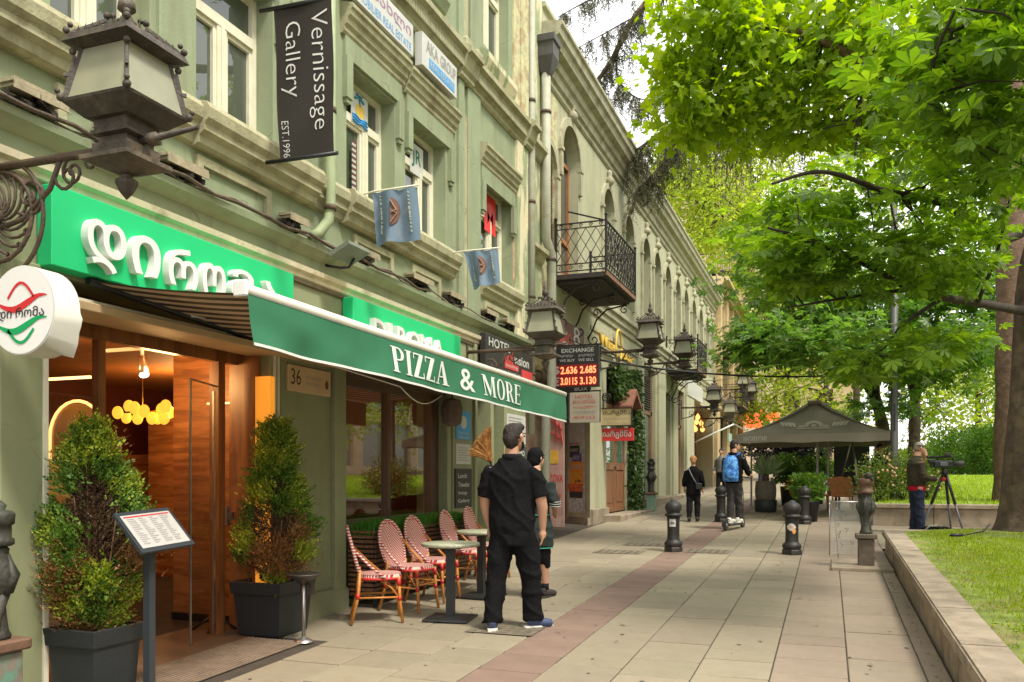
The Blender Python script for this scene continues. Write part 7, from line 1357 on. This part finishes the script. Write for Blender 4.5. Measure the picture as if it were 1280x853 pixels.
vc = thing('video_camera', 'black broadcast video camera mounted on the tripod', 'camera', (hd.x, 17.5, hd.z+.05)); s = MB(); s.bbox(-.22,.16,-.07,.07,0,.15,.02).build('body', M['black'], vc); MB().tube([(.16,0,.08),(.22,0,.08),(.23,0,.08),(.38,0,.08)], [.045,.05,.06,.062], 14).build('lens', bsole, vc); s = MB(); s.tube([(-.15,0,.15),(-.13,0,.24),(.14,0,.25),(.17,0,.16)], .016, 6); s.build('handle', M['black'], vc); MB().bbox(-.34,-.20,-.10,.0,.10,.18,.015).build('viewfinder', M['black'], vc); s = MB(); s.tube([(-.30,.03,.235),(.12,.03,.235)], .02, 8); s.tube([(-.30,.03,.235),(-.36,.03,.235)], .028, 8); s.build('microphone', M['black'], vc); MB().bbox(.0,.12,-.03,.03,.255,.33,.01).build('wireless_box', bsole, vc); MB().bbox(-.1,.05,-.09,-.072,.03,.12,.01).build('side_screen', mat('grey_screen', (.10,.11,.12), .3, .1, 9), vc); MB().bbox(-.30,-.22,-.05,.05,.02,.13,.01).build('battery', M['black'], vc)
vc.scale = (.84,.84,.84)
cb_ = thing('camera_bag', 'slumped black bag with a pale strap lying between the cameraman and the tripod', 'bag', (1.78, 16.3, gz(16.3)+.0)); g0 = px(1166,652,Y=15.2); cb_.location = (g0.x, 15.15, gz(15.15))
blob('bag', [('e', (0,0,.27), (.15,.12,.10)), ('e', (.16,.02,.25), (.15,.11,.10)), ('e', (-.12,0,.26), (.09,.1,.09)), ('l', [(.04,0,0,.22,.12),(.04,0,.2,.24,.13)])], blk, cb_, .016, 3); MB().tube([(-.14,-.11,.27),(-.06,-.12,.36),(.06,-.1,.36)], .016, 6).build('strap', mat('pale_strap', (.38,.40,.32), .7, .2, 9), cb_)
s = MB(); a, b = px(1205,672,g=.42), px(1237,660,g=.42); s.tube([tuple(a+Vector((-.18,-.05,.02))), tuple(a+Vector((0,0,.03))), tuple((a+b)/2+Vector((.05,-.1,.02))), tuple(b+Vector((0,0,.05)))], .010, 6); s.tube([tuple(a+Vector((-.16,-.05,.03))), tuple(a+Vector((-.02,0,.03)))], .022, 6); tag(s.build('lawn_cable', M['black']), 'short black cable with a plug lying on the lawn by the big trunk', 'cable')
# ================================================================ trees and plants
def mk_chestnut():
    v, f = [], []
    for a, L in ((-1.85,.62),(-1.05,.85),(-.36,1.0),(.36,1.0),(1.05,.85),(1.85,.62)):
        d = (math.sin(a), math.cos(a)); p = (d[1], -d[0]); n = len(v); w = .20*L
        v += [(0,0,0),(d[0]*L*.68+p[0]*w, d[1]*L*.68+p[1]*w, -.03),(d[0]*L, d[1]*L, -.16*L),(d[0]*L*.68-p[0]*w, d[1]*L*.68-p[1]*w, -.03),(d[0]*L*.58, d[1]*L*.58, -.07)]
        f += [(n,n+1,n+4),(n+1,n+2,n+4),(n+2,n+3,n+4),(n+3,n,n+4)]
    return v, f
CHESTNUT = mk_chestnut()
def mk_plane():
    o = []
    for a, r in ((-2.5,.45),(-1.95,.66),(-1.4,.54),(-.95,.88),(-.45,.60),(0,1.0),(.45,.60),(.95,.88),(1.4,.54),(1.95,.66),(2.5,.45)): o.append((math.sin(a)*r*.8, math.cos(a)*r*.85+.15, -.12*r))
    return [(0,.12,.03)]+o, [(0,i,i+1) for i in range(1,len(o))]
PLANE = mk_plane()
LEAF = ([(0,0,0),(.3,.45,.05),(0,1,-.05),(-.3,.45,.05)], [(0,1,2),(0,2,3)])
NEEDLE = ([(-.012,0,0),(.012,0,0),(0,1,0),(0,.0,0),(.10,.25,.03),(-.11,.35,.02),(.12,.55,-.02),(-.11,.68,.0),(.09,.85,0),(.004,.3,0),(.004,.42,0),(.004,.6,0),(.004,.72,0),(.004,.9,0)], [(0,1,2),(3,4,9),(9,5,10),(10,6,11),(11,7,12),(12,8,13)])
bark = mat('grey_brown_bark', (.080,.055,.035), .95, .4, 7, .9, 16, dirt=(.15,.11,.065), dscale=3, dlo=.5, dhi=.65); bark_r = mat('reddish_bark', (.145,.090,.058), .95, .35, 8, .9, 18, dirt=(.11,.07,.045), dscale=3); bark_d = mat('dark_branch_bark', (.040,.028,.018), .95, .3, 8, .6, 20)
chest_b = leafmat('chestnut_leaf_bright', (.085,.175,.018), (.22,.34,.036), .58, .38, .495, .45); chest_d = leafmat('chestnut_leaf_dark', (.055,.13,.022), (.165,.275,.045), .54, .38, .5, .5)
plane_b = leafmat('plane_leaf_bright', (.175,.285,.02), (.34,.46,.045), .64, .45, .49); far_b = leafmat('far_leaf_yellow', (.19,.29,.03), (.37,.45,.07), .58); far_m = leafmat('far_leaf_green', (.10,.19,.022), (.22,.32,.045), .5)
need = leafmat('cedar_needle', (.050,.065,.028), (.14,.13,.065), .2); hedge_m = leafmat('hedge_leaf', (.035,.095,.014), (.11,.21,.03), .35)
def crown(t, blobs, m, tmpl, size, clump=(.5,.16), nper=26, up=1.6, droop=.35, nm='crown', branch_from=None, bm=None, seed=1, twig=.006):
    """blobs: [(centre, (rx,ry,rz), clumps)] -> leaves gathered in flat tufts at twig ends"""
    r = np.random.default_rng(seed); Ps, Ds, Ss = [], [], []; tw = MB()
    for c, rad, n in blobs:
        c = np.array(c); d = r.normal(size=(n,3)); d /= np.linalg.norm(d, axis=1, keepdims=True); q = c+d*(r.random((n,1))**.45)*np.array(rad)
        for k in range(n):
            m_ = int(nper*r.uniform(.5,1.5)); off = r.normal(size=(m_,3))*np.array([clump[0],clump[0],clump[1]])*r.uniform(.6,1.3)
            dirn = off/np.array([clump[0],clump[0],clump[1]*3])+r.normal(0,.35,(m_,3)); dirn[:,2] -= droop; Ps.append(q[k]+off); Ds.append(dirn); Ss.append(r.uniform(size[0], size[1], m_))
            if branch_from is not None and k % 2 == 0:
                b = np.array(branch_from(q[k])); mid = (b+q[k])/2+r.normal(0,.12,3)*np.linalg.norm(q[k]-b)*.4; tw.tube([tuple(b), tuple(mid), tuple(q[k])], [twig*2.2, twig*1.4, twig*.5], 4, False)
    P = np.concatenate(Ps); o = leafcloud(nm, tmpl, P, np.concatenate(Ds), np.concatenate(Ss), m, t, up=up, kind='stuff')
    if tw.v: tw.wbuild('twigs', bm or bark_d, t, kind='stuff')
    return o
def curve(pts, n=6):
    """smooth a polyline"""
    P = [Vector(p) for p in pts]; out = []
    for i in range(len(P)-1):
        a, b, c, d = P[max(i-1,0)], P[i], P[i+1], P[min(i+2,len(P)-1)]
        for k in range(n):
            t = k/n; out.append(.5*((2*b)+(c-a)*t+(2*a-5*b+4*c-d)*t*t+(3*b-a-3*c+d)*t**3))
    return out+[P[-1]]
def limb(t, pts, r0, r1, m=None, nm='limb', n=8):
    c = curve(pts); k = len(c); rr = [r0+(r1-r0)*(i/(k-1))**.8*1.0 for i in range(k)]; rr = [v*(1+.06*math.sin(i*2.3)) for i, v in enumerate(rr)]; MB().tube([tuple(p) for p in c], rr, n).wbuild(nm, m or bark, t); return c
def near_curve(cs):
    A_ = np.array([tuple(p) for c in cs for p in c])
    return lambda q: A_[np.argmin(((A_-q)**2).sum(1))]
# 1 the big chestnut on the lawn
tb_ = (2.72, 14.2, gz(14.2)+.36)
c1 = thing('chestnut_tree', 'big horse chestnut with a thick leaning trunk on the near lawn, at the right edge', 'tree', tb_)
tr = MB(); pts = [tuple(Vector(tb_)+Vector(v)) for v in ((0,0,-.15),(.0,0,.05),(.03,0,.35),(.06,.0,1.0),(.10,.05,2.0),(.14,.1,3.2),(.25,.2,4.6),(.4,.3,6.5),(.6,.3,9.0))]; cc = curve(pts, 5); rr = np.interp(np.linspace(0,1,len(cc)), [0,.06,.14,.3,.55,1], [.62,.52,.42,.37,.31,.12]); tr.tube([tuple(p) for p in cc], list(rr), 22); 
tr.v = [tuple(Vector(v)+Vector((.035*math.sin(math.atan2(v[1]-tb_[1], v[0]-tb_[0])*7+v[2]*.8), .035*math.cos(math.atan2(v[1]-tb_[1], v[0]-tb_[0])*6), 0))) for v in tr.v]
tr.wbuild('trunk', bark, c1)
L1_ = limb(c1, [tuple(pts[5]), tuple(pxd(1262,386,11.3)), tuple(pxd(1212,377,10.2)), tuple(pxd(1150,366,9.4)), tuple(pxd(1080,330,8.8)), tuple(pxd(1010,300,8.4)), tuple(pxd(960,285,8.2))], .075, .012, bark_d)
L2_ = limb(c1, [tuple(pxd(1180,372,9.8)), tuple(pxd(1130,405,9.2)), tuple(pxd(1105,435,8.9)), tuple(pxd(1060,462,8.6))], .028, .008, bark_d); L3_ = limb(c1, [tuple(pxd(1135,362,9.3)), tuple(pxd(1060,372,9.0)), tuple(pxd(985,385,8.7))], .028, .008, bark_d)
L4_ = limb(c1, [tuple(pts[6]), tuple(pxd(1250,300,10.4)), tuple(pxd(1180,255,9.0)), tuple(pxd(1110,240,8.2)), tuple(pxd(1030,215,7.8)), tuple(pxd(965,230,7.6))], .075, .01, bark_d)
L5_ = limb(c1, [tuple(pts[6]), tuple(pxd(1290,230,9.0)), tuple(pxd(1240,150,7.6)), tuple(pxd(1185,100,6.9)), tuple(pxd(1190,40,6.6))], .07, .012, bark_d); L6_ = limb(c1, [tuple(pxd(1222,378,10.3)), tuple(pxd(1245,320,9.4)), tuple(pxd(1262,250,8.6))], .03, .01, bark_d)
L7_ = limb(c1, [tuple(pxd(1240,150,7.6)), tuple(pxd(1190,160,7.0)), tuple(pxd(1165,90,6.6)), tuple(pxd(1200,0,6.2))], .03, .01, bark_d); L8_ = limb(c1, [tuple(pts[7]), tuple(pxd(1180,30,11)), tuple(pxd(1060,-20,11.5))], .09, .02, bark_d); L9_ = limb(c1, [tuple(pts[7]), (4.0,12.0,8.3), (4.6,9.0,9.0)], .09, .02, bark_d)
nb = near_curve([L1_,L2_,L3_,L4_,L5_,L6_,L7_])
def pe(x, y, d, rx, ry, rz, n): 
    """blob at a pixel and depth: radii in metres across, along, up"""
    return (tuple(pxd(x, y, d)), (rx, ry, rz), n)
crown(c1, [pe(1110,250,8.5,1.1,1.0,.5,16), pe(1190,260,8.8,.6,.8,.45,10), pe(1020,275,8.8,.8,.8,.35,13), pe(1150,430,8.8,.5,.5,.22,10), pe(1080,455,8.6,.45,.4,.16,8), pe(990,320,8.6,.5,.5,.3,12), pe(1235,200,8,.5,.6,.4,16), pe(1080,335,8.6,1.0,.8,.28,30), pe(1180,335,9.3,.5,.6,.25,12)], chest_b, CHESTNUT, (.10,.18), (.25,.07), 14, 3.0, .25, seed=3, branch_from=nb)
crown(c1, [pe(1225,90,6.6,.55,.6,.6,17), pe(1265,30,6.4,.4,.6,.5,13), pe(1180,40,7,.5,.5,.5,12), pe(1265,180,6.6,.3,.5,.4,10), pe(1150,120,7.2,.5,.5,.45,9)], chest_b, CHESTNUT, (.10,.20), (.24,.06), 13, 2.4, .3, seed=4, branch_from=nb)
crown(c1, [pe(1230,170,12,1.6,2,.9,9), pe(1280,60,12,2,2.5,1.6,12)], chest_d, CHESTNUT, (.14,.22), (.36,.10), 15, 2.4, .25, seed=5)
# 2, 3 chestnuts behind the tent
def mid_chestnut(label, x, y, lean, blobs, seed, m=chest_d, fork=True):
    t = thing('chestnut_tree', label, 'tree', (x, y, gz(y)), 0, 'chestnuts behind the tent'); b = Vector((x,y,gz(y))); top = b+Vector((lean*4.2, .4, 5.6)); c = limb(t, [tuple(b-Vector((0,0,.3))), tuple(b+Vector((lean*.6,0,1.5))), tuple(b+Vector((lean*1.9,.1,3.2))), tuple(top)], .22, .11, bark_d if not fork else bark, 'trunk', 12)
    cs = [c]
    for k, (q, rad, n) in enumerate(blobs[:7]): cs.append(limb(t, [tuple(c[-8]), tuple((c[-4]+Vector(q))/2+Vector((0,0,.5))), q], .09, .02, bark_d))
    crown(t, blobs, m, CHESTNUT, (.15,.24), (.42,.10), 17, 2.4, .3, seed=seed, branch_from=near_curve(cs), twig=.009); return t
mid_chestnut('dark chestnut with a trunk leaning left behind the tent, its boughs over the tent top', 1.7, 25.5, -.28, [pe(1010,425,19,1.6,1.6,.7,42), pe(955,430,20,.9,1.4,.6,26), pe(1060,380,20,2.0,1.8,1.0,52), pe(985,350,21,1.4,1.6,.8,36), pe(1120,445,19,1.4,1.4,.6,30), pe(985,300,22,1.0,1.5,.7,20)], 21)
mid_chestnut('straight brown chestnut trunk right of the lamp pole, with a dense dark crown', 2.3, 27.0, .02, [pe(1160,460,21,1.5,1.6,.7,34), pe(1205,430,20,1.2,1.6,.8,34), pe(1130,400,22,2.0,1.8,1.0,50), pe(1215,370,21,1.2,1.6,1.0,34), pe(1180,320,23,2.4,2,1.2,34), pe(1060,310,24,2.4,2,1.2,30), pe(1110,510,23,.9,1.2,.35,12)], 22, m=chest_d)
# 4 plane tree overhead: bright lobed leaves
pt = thing('plane_tree', 'plane tree whose bright yellow-green lobed leaves hang over the street at the top', 'tree', (5.6, 11.5, .7)); b = Vector((5.6,11.5,.7)); c = limb(pt, [tuple(b-Vector((0,0,.3))), tuple(b+Vector((.1,0,3))), tuple(b+Vector((-.1,.2,6.5))), tuple(b+Vector((-.3,.4,10)))], .40, .16, bark, 'trunk', 14)
k1 = limb(pt, [tuple(c[13]), tuple(pxd(1230,150,11.5)), tuple(pxd(1140,98,11.8)), tuple(pxd(1085,82,12)), tuple(pxd(1000,40,12.5)), tuple(pxd(900,30,13))], .17, .03, bark_r); k2 = limb(pt, [tuple(pxd(1085,82,12)), tuple(pxd(1075,140,12)), tuple(pxd(1068,200,12.1))], .035, .012, bark_d); k3 = limb(pt, [tuple(c[-3]), tuple(pxd(1060,-60,12.5)), tuple(pxd(900,-40,13)), tuple(pxd(830,-10,13))], .12, .02, bark)
nbp = near_curve([k1,k2,k3])
crown(pt, [pe(900,60,13,1.0,1.2,1.0,50), pe(862,110,13,.45,.8,.75,22), pe(985,70,13,1.1,1.2,1.2,56), pe(1060,40,12.5,1.1,1.2,.9,46), pe(920,140,13,.8,.9,.5,26), pe(1010,140,13,1.0,1.0,.55,34), pe(880,15,12.6,.7,.8,.4,20), pe(1120,60,12,1.0,1.0,.8,36), pe(850,160,13.2,.35,.5,.35,9), pe(1090,150,12.6,.8,.8,.5,24)], plane_b, PLANE, (.10,.17), (.22,.13), 21, .9, .75, seed=6, branch_from=nbp)
crown(pt, [pe(960,-70,14,3,3,1.0,8), pe(1150,-40,12,2.5,3,1.2,8), ((4.5,7,9.5),(3,3.5,1.5),26), ((6.5,14,10),(3,3,2),40)], plane_b, PLANE, (.11,.18), (.30,.18), 28, .9, .6, seed=7)
# 5 cedar: dark drooping sprays over the roofs
cd = thing('cedar_tree', 'tall old cedar with reddish trunk behind the big chestnut, limbs reaching over the roofs', 'tree', (3.6, 20.5, 1.0)); b = Vector((3.6,20.5,1.0)); cd.location = b
c = limb(cd, [tuple(b-Vector((0,0,.3))), tuple(b+Vector((.02,0,3))), tuple(b+Vector((.0,0,8))), tuple(b+Vector((.1,0,15)))], .36, .22, bark_r, 'trunk', 14)
l1 = limb(cd, [tuple(c[14]), tuple(pxd(1150,60,19.5)), tuple(pxd(1000,90,20)), tuple(pxd(880,130,20.5)), tuple(pxd(800,185,21)), tuple(pxd(745,215,21.5))], .13, .02, bark_d); l2 = limb(cd, [tuple(c[16]), tuple(pxd(1000,-60,20)), tuple(pxd(860,-40,21)), tuple(pxd(795,20,21.5)), tuple(pxd(765,75,22)), tuple(pxd(740,110,22.3))], .15, .05, bark_r); l3 = limb(cd, [tuple(pxd(860,-40,21)), tuple(pxd(760,-10,22)), tuple(pxd(700,20,22.5))], .05, .01, bark_d); l4 = limb(cd, [tuple(pxd(770,66,22)), tuple(pxd(775,105,21.8)), tuple(pxd(810,125,21.5)), tuple(pxd(850,95,21))], .03, .008, bark_d); l5 = limb(cd, [tuple(pxd(880,130,20.5)), tuple(pxd(840,190,20.5)), tuple(pxd(800,235,20.5))], .04, .01, bark_d)
l6 = limb(cd, [tuple(pxd(795,20,21.5)), tuple(pxd(750,45,21.8)), tuple(pxd(718,62,22))], .025, .006, bark_d)
def hang(curves, n, seed, L=(.35,.9), spread=.25, size=(.16,.30)):
    r = np.random.default_rng(seed); Ps, Ds = [], []
    A_ = np.array([tuple(p) for c_ in curves for p in c_]); tw = MB()
    for k in range(n):
        i = r.integers(0, len(A_)-1); a = A_[i]+(A_[i+1]-A_[i])*r.random() if np.linalg.norm(A_[i+1]-A_[i]) < 2 else A_[i]; l = r.uniform(*L); h = r.uniform(0, 2*np.pi); e = a+np.array([math.cos(h)*spread*l*2, math.sin(h)*spread*l*2, -l]); mid = (a+e)/2+np.array([math.cos(h),math.sin(h),.4])*l*.2
        tw.tube([tuple(a), tuple(mid), tuple(e)], [.010,.007,.003], 3, False)
        m_ = 24; t = r.random((m_,1)); q = (1-t)**2*a+2*t*(1-t)*mid+t*t*e; Ps.append(q); Ds.append(r.normal(0,.6,(m_,3))+np.array([0,0,-.8]))
    leafcloud('needle_sprays', NEEDLE, np.concatenate(Ps), np.concatenate(Ds), r.uniform(size[0], size[1], n*24), need, cd, kind='stuff'); tw.wbuild('twigs', bark_d, cd, kind='stuff')
hang([l1[13:20]], 210, 31, (1.2,2.5), .25); hang([l1[20:], l5], 110, 35, (.3,.8)); hang([l2[12:], l3, l4, l6], 220, 32, (.25,.8)); hang([l1[2:12]], 60, 33, (.3,.9))
# 6 sunlit trees farther down the street and across the park
FG = 'sunlit trees far down the street'
def far_tree(label, x, y, h, blobs, seed, m, size=(.16,.30), nper=24, clump=(.6,.30), tmpl=LEAF):
    t = thing('street_tree', label, 'tree', (x, y, gz(y)), 0, FG); b = Vector((x,y,gz(y)-.3)); c = limb(t, [tuple(b), tuple(b+Vector((.1,0,h*.4))), tuple(b+Vector((0,.2,h*.8)))], .24, .08, bark, 'trunk', 8); cs = [c]
    for q, rad, n in blobs[:4]: cs.append(limb(t, [tuple(c[-5]), tuple((c[-3]+Vector(q))/2), q], .07, .02, bark, n=6))
    crown(t, blobs, m, tmpl, size, clump, nper, .8, .3, seed=seed, branch_from=near_curve(cs), twig=.012); return t
far_tree('bright pale green tree rising in front of the ochre house, left of the sky gap', 1.2, 46, 12, [pe(880,250,42,2.2,2.5,2.4,120), pe(855,225,40,1.5,2,1.8,70), pe(920,290,44,1.8,2,2.0,90), pe(840,190,40,1.0,2,1.2,36), pe(910,190,44,2.0,2,2.2,80), pe(935,350,46,1.2,2,1.4,40), pe(880,300,41,.9,1.5,1.0,40), pe(960,230,46,1.6,2,2.5,60)], 41, far_b)
far_tree('bright green tree behind the tent peak', -.2, 48, 9, [pe(985,470,44,2.2,2.5,1.7,70), pe(950,510,46,1.4,2,1.2,34), pe(1040,520,45,2.2,2,1.3,60), pe(1000,300,48,2.5,2.5,3,80), pe(970,390,46,1.8,2,1.8,50)], 42, far_b)
far_tree('yellow-green tree seen through the gap between the lamp pole and the big trunk', 7.5, 52, 9, [pe(1170,510,46,2.2,2.5,1.6,64), pe(1215,470,47,2.0,2.5,1.6,60), pe(1240,540,44,1.8,2,1.2,46), pe(1150,430,50,2.2,2,1.8,50), pe(1120,575,46,1.5,2,.7,24), pe(1185,560,48,2.5,2,1.2,60), pe(1235,500,50,2.0,2,1.8,50), pe(1160,480,50,2.0,2,1.4,44)], 43, far_b)
far_tree('mid green tree standing behind the hedge at the right', 8.8, 40, 8, [pe(1225,420,38,2.0,2,1.6,50), pe(1250,340,38,2.0,2,2.2,60), pe(1190,250,40,2.5,2,2.2,60), pe(1260,480,37,1.4,1.5,1.2,36)], 44, far_m)
far_tree('pale far tree high above the tent, seen through the chestnut leaves', 3.0, 62, 14, [pe(1030,220,58,3.5,3,3.5,80), pe(1120,330,58,3.5,3,3.5,80), pe(1060,430,58,3,3,2.5,60), pe(1140,180,58,4,3,4,80), pe(960,210,60,1.5,2,2.0,24)], 45, far_b, (.22,.38))
# trees behind the camera and across the path: seen in the window panes
far_tree('broad street tree beside the photographer, seen mirrored in the windows', 7.0, 2.0, 7, [((7,2,7.5),(2.6,3,1.8),36), ((6.4,5,8.2),(2,2,1.4),16), ((8.5,-1,7),(2.5,2.5,2),36)], 46, far_m, (.14,.24)); far_tree('second mirrored tree across the park', 12.5, 36, 7, [((12,35,5),(2.6,3.5,2.2),60), ((12,42,5.5),(3,3,2.2),50), ((11,30,4.2),(2.0,2.4,1.5),40)], 47, far_m, (.16,.28))
# ---- bushes
def bush(name, label, cat, c, rad, n, m, size=(.05,.09), tmpl=LEAF, stems=10, group=None, seed=1, up=.8, pot_=None, shell=.5):
    t = thing(name, label, cat, (c[0], c[1], c[2]), 0, group); r = np.random.default_rng(seed); d = r.normal(size=(n,3)); d /= np.linalg.norm(d, axis=1, keepdims=True); lump = 1+.22*np.sin(d[:,0]*5+seed)*np.sin(d[:,1]*4+1)+.15*np.sin(d[:,2]*9+seed*2)
    q = np.array(c)+np.array([0,0,rad[2]])+d*(r.random((n,1))**shell)*lump[:,None]*np.array(rad); q[:,2] = np.maximum(q[:,2], c[2]+.03); D = d+r.normal(0,.5,(n,3))+np.array([0,0,.4]); leafcloud('foliage', tmpl, q, D, r.uniform(size[0], size[1], n), m, t, up=up, kind='stuff')
    s = MB()
    for k in range(stems): a = r.uniform(0, 6.28); rr = r.uniform(.3,.8); s.tube([(0,0,0),(rad[0]*rr*.5*math.cos(a), rad[1]*rr*.5*math.sin(a), rad[2]*.7),(rad[0]*rr*math.cos(a), rad[1]*rr*math.sin(a), rad[2]*1.5)], [.014,.010,.004], 4, False)
    if stems: s.build('stems', bark_d, t, kind='stuff')
    return t
rose = leafmat('rose_leaf', (.07,.13,.02), (.20,.27,.05), .35)
RG = 'rose bushes on the far lawn edge'
for i, (x, y, w, h, l) in enumerate(((1098,612,.55,.55,'light green rose bush just right of the tent, beside the bronze fountain'),(1128,600,.55,.62,'taller rose bush below the lamp pole'),(1155,606,.4,.42,'rose bush directly behind the cameraman'))):
    p = px(x, 622, Y=20.2+.35*i); t = bush('rose_bush', l, 'bush', (p.x, p.y, 1.0), (w,.45,h), 2600, rose, (.035,.07), group=RG, seed=50+i, shell=.8); s = MB(); r_ = random.Random(i)
    for k in range(16): s.ball((r_.uniform(-w,w)*.8, -.40+r_.uniform(-.1,.2), h*r_.uniform(.7,1.9)), .028, 6)
    s.build('rose_bloom', mat('pale_rose', (.55,.32,.20), .7, .3, 9), t, kind='stuff')
HG = 'clipped evergreen bushes at the back of the lawn'
for i, (x, y0, dep, w, h, m) in enumerate(((1192,600,33,1.15,.95,hedge_m),(1232,600,31,.75,1.05,hedge_m),(1165,598,37,1.0,.8,far_m),(1262,600,33,1.2,1.0,hedge_m),(1140,598,39,1.2,.7,far_m),(1215,590,40,1.0,.9,far_m))):
    p = pxd(x, y0, dep); bush('evergreen_bush', ('dark clipped bush right of the video camera','dark tall bush against the big trunk','lighter bush behind the cameraman\'s head','dark bush hidden behind the big trunk','low pale bush behind the rose bushes','paler bush in the gap between the two dark ones')[i], 'bush', (p.x, p.y, 1.45), (w, .9, h), 5200, m, (.07,.13), group=HG, seed=60+i, stems=6, shell=.35)
# planted tubs beside the tent
pp_ = px(957, 640, g=0); t = thing('potted_palm', 'spiky fan palm in a grey barrel tub, left of the tent', 'potted plant', tuple(pp_)); MB().lathe([(.25,0),(.27,.02),(.29,.30),(.275,.31)], n=18).build('saucer_tub', res, t); MB().lathe([(.22,.28),(.255,.34),(.27,.55),(.25,.78),(.235,.80)], n=18).build('barrel', mat('grey_brown_barrel', (.14,.12,.09), .8, .25, 8, .2, 30), t)
r = np.random.default_rng(70); n = 150; d = r.normal(size=(n,3)); d[:,2] = np.abs(d[:,2])+.35; d /= np.linalg.norm(d, axis=1, keepdims=True); P = np.tile(np.array(pp_)+np.array([0,0,.95]), (n,1))+d*.06; leafcloud('fronds', ([(-.025,0,0),(.025,0,0),(.03,.6,.03),(-.03,.6,.03),(0,1,-.06)], [(0,1,2),(0,2,3),(3,2,4)]), P, d, r.uniform(.40,.66,n), leafmat('palm_frond', (.26,.36,.18), (.48,.58,.36), .35), t, kind='stuff')
MB().lathe([(.10,.75),(.08,.98)], n=10).build('trunk', bark, t)
TG = 'planted tubs round the tent'
for i, (x, y, w, h, pr, ph, m, l) in enumerate(((1010,652,.36,.32,.24,.45,leafmat('tub_leaf', (.06,.15,.025), (.18,.31,.05), .4),'low leafy plant in a black ribbed tub in front of the tent'),(1020,630,.55,.50,.24,.55,MATS['tub_leaf'],'big leafy shrub in a tub under the left half of the tent'),(985,632,.42,.45,.22,.55,MATS['hedge_leaf'],'dark leafy shrub between the palm and the tent'),(1000,640,.30,.26,.2,.4,leafmat('yellow_leaf', (.30,.20,.03), (.45,.30,.05), .3),'yellow-leaved plant in the row of tubs'),(1052,612,.5,.4,.2,.5,far_m,'green shrub far under the tent'))):
    p = px(x, y, g=0); t = bush('potted_shrub', l, 'potted plant', (p.x, p.y, gz(p.y)+ph), (w, w*.8, h), 2400, m, (.05,.11), group=TG, seed=80+i, shell=.5)
    MB().lathe([(pr*.8,-ph),(pr,-.02),(pr*1.05,0),(pr*.9,.0),(pr*.9,-.05)], n=16).build('tub', M['black'] if i != 1 else res, t)
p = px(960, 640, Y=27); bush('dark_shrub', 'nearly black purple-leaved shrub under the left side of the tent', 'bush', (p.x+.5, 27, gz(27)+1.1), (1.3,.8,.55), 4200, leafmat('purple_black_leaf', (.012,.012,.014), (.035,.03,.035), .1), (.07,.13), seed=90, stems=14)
# ivy round the door of the pale house
iv = leafmat('ivy_leaf', (.022,.055,.012), (.085,.14,.03), .25)
t = thing('ivy', 'dark ivy hanging round the brown door of the pale house', 'climbing plant', (-4.85, 22.2, .8)); r = np.random.default_rng(95); n = 9000
u = r.random(n); yc = np.where(u < .62, 22.05+.34*r.normal(size=n)*.8, 19.6+2.5*r.random(n)); zt = np.where(u < .62, .75+3.6*r.random(n), 4.35-.75*r.random(n)**1.5-np.clip(.5*(1-np.abs(yc-20.6)/1.2),0,1)*.4); P = np.c_[-4.87+.22*r.random(n)**1.5, yc, zt]; keep = ~((np.abs(yc-22.05) > .25+.35*(1-(zt-.7)/3.7)) & (u < .62)); P = P[keep]
leafcloud('leaves', LEAF, P, r.normal(0,.6,(len(P),3))+np.array([.5,0,-.8]), r.uniform(.07,.14,len(P)), iv, t, kind='stuff'); s = MB()
for k in range(7): s.tube([(-4.86,22.0+.05*k,.72),(-4.86+.02*k,22.05-.06*k,2.4),(-4.85,22-.3*k,4.1)], .012, 5, False)
s.wbuild('stems', bark_d, t, kind='stuff')
s = MB(); s.prism([(20.2,3.30),(20.75,3.75),(21.35,3.38),(21.35,3.28),(20.75,3.62),(20.2,3.2)], 0, -4.9, -4.45); tag(s.build('door_hood', mat('red_brown_hood', (.20,.08,.045), .7, .2, 8)), 'small red-brown gabled hood over the ivy door', 'hood')
# fallen leaves and litter on the paving
r_ = random.Random(12); s = MB()
for k in range(60):
    x, y = r_.uniform(-3.6,.75), r_.uniform(5,16); a = r_.uniform(0,6.28); l = r_.uniform(.02,.045)
    s.add([(x+l*math.cos(a), y+l*math.sin(a), gz(y)+.012), (x-l*.4*math.sin(a), y+l*.4*math.cos(a), gz(y)+.018), (x-l*math.cos(a), y-l*math.sin(a), gz(y)+.010), (x+l*.4*math.sin(a), y-l*.4*math.cos(a), gz(y)+.014)], [(0,1,2),(0,2,3)])
for k in range(130):
    x, y = 1.1+2.4*r_.random()**1.6, r_.uniform(4.6,14.2); a = r_.uniform(0,6.28); l = r_.uniform(.015,.04); z = gz(y)+lawn_h(x,y)+.035
    s.add([(x+l*math.cos(a), y+l*math.sin(a), z), (x-l*.4*math.sin(a), y+l*.4*math.cos(a), z+.008), (x-l*math.cos(a), y-l*math.sin(a), z), (x+l*.4*math.sin(a), y-l*.4*math.cos(a), z+.004)], [(0,1,2),(0,2,3)])
for k in range(60):
    x = .72+.07*r_.random()-.05*r_.random(); y = r_.uniform(5,12); a = r_.uniform(0,6.28); l = r_.uniform(.015,.035); s.add([(x+l*math.cos(a), y+l*math.sin(a), gz(y)+.012), (x-l*.5*math.sin(a), y+l*.5*math.cos(a), gz(y)+.02), (x-l*math.cos(a), y-l*math.sin(a), gz(y)+.010)], [(0,1,2)])
s.build('fallen_leaves', mat('dry_leaf', (.22,.17,.075), .8, .4, 20), kind='stuff')
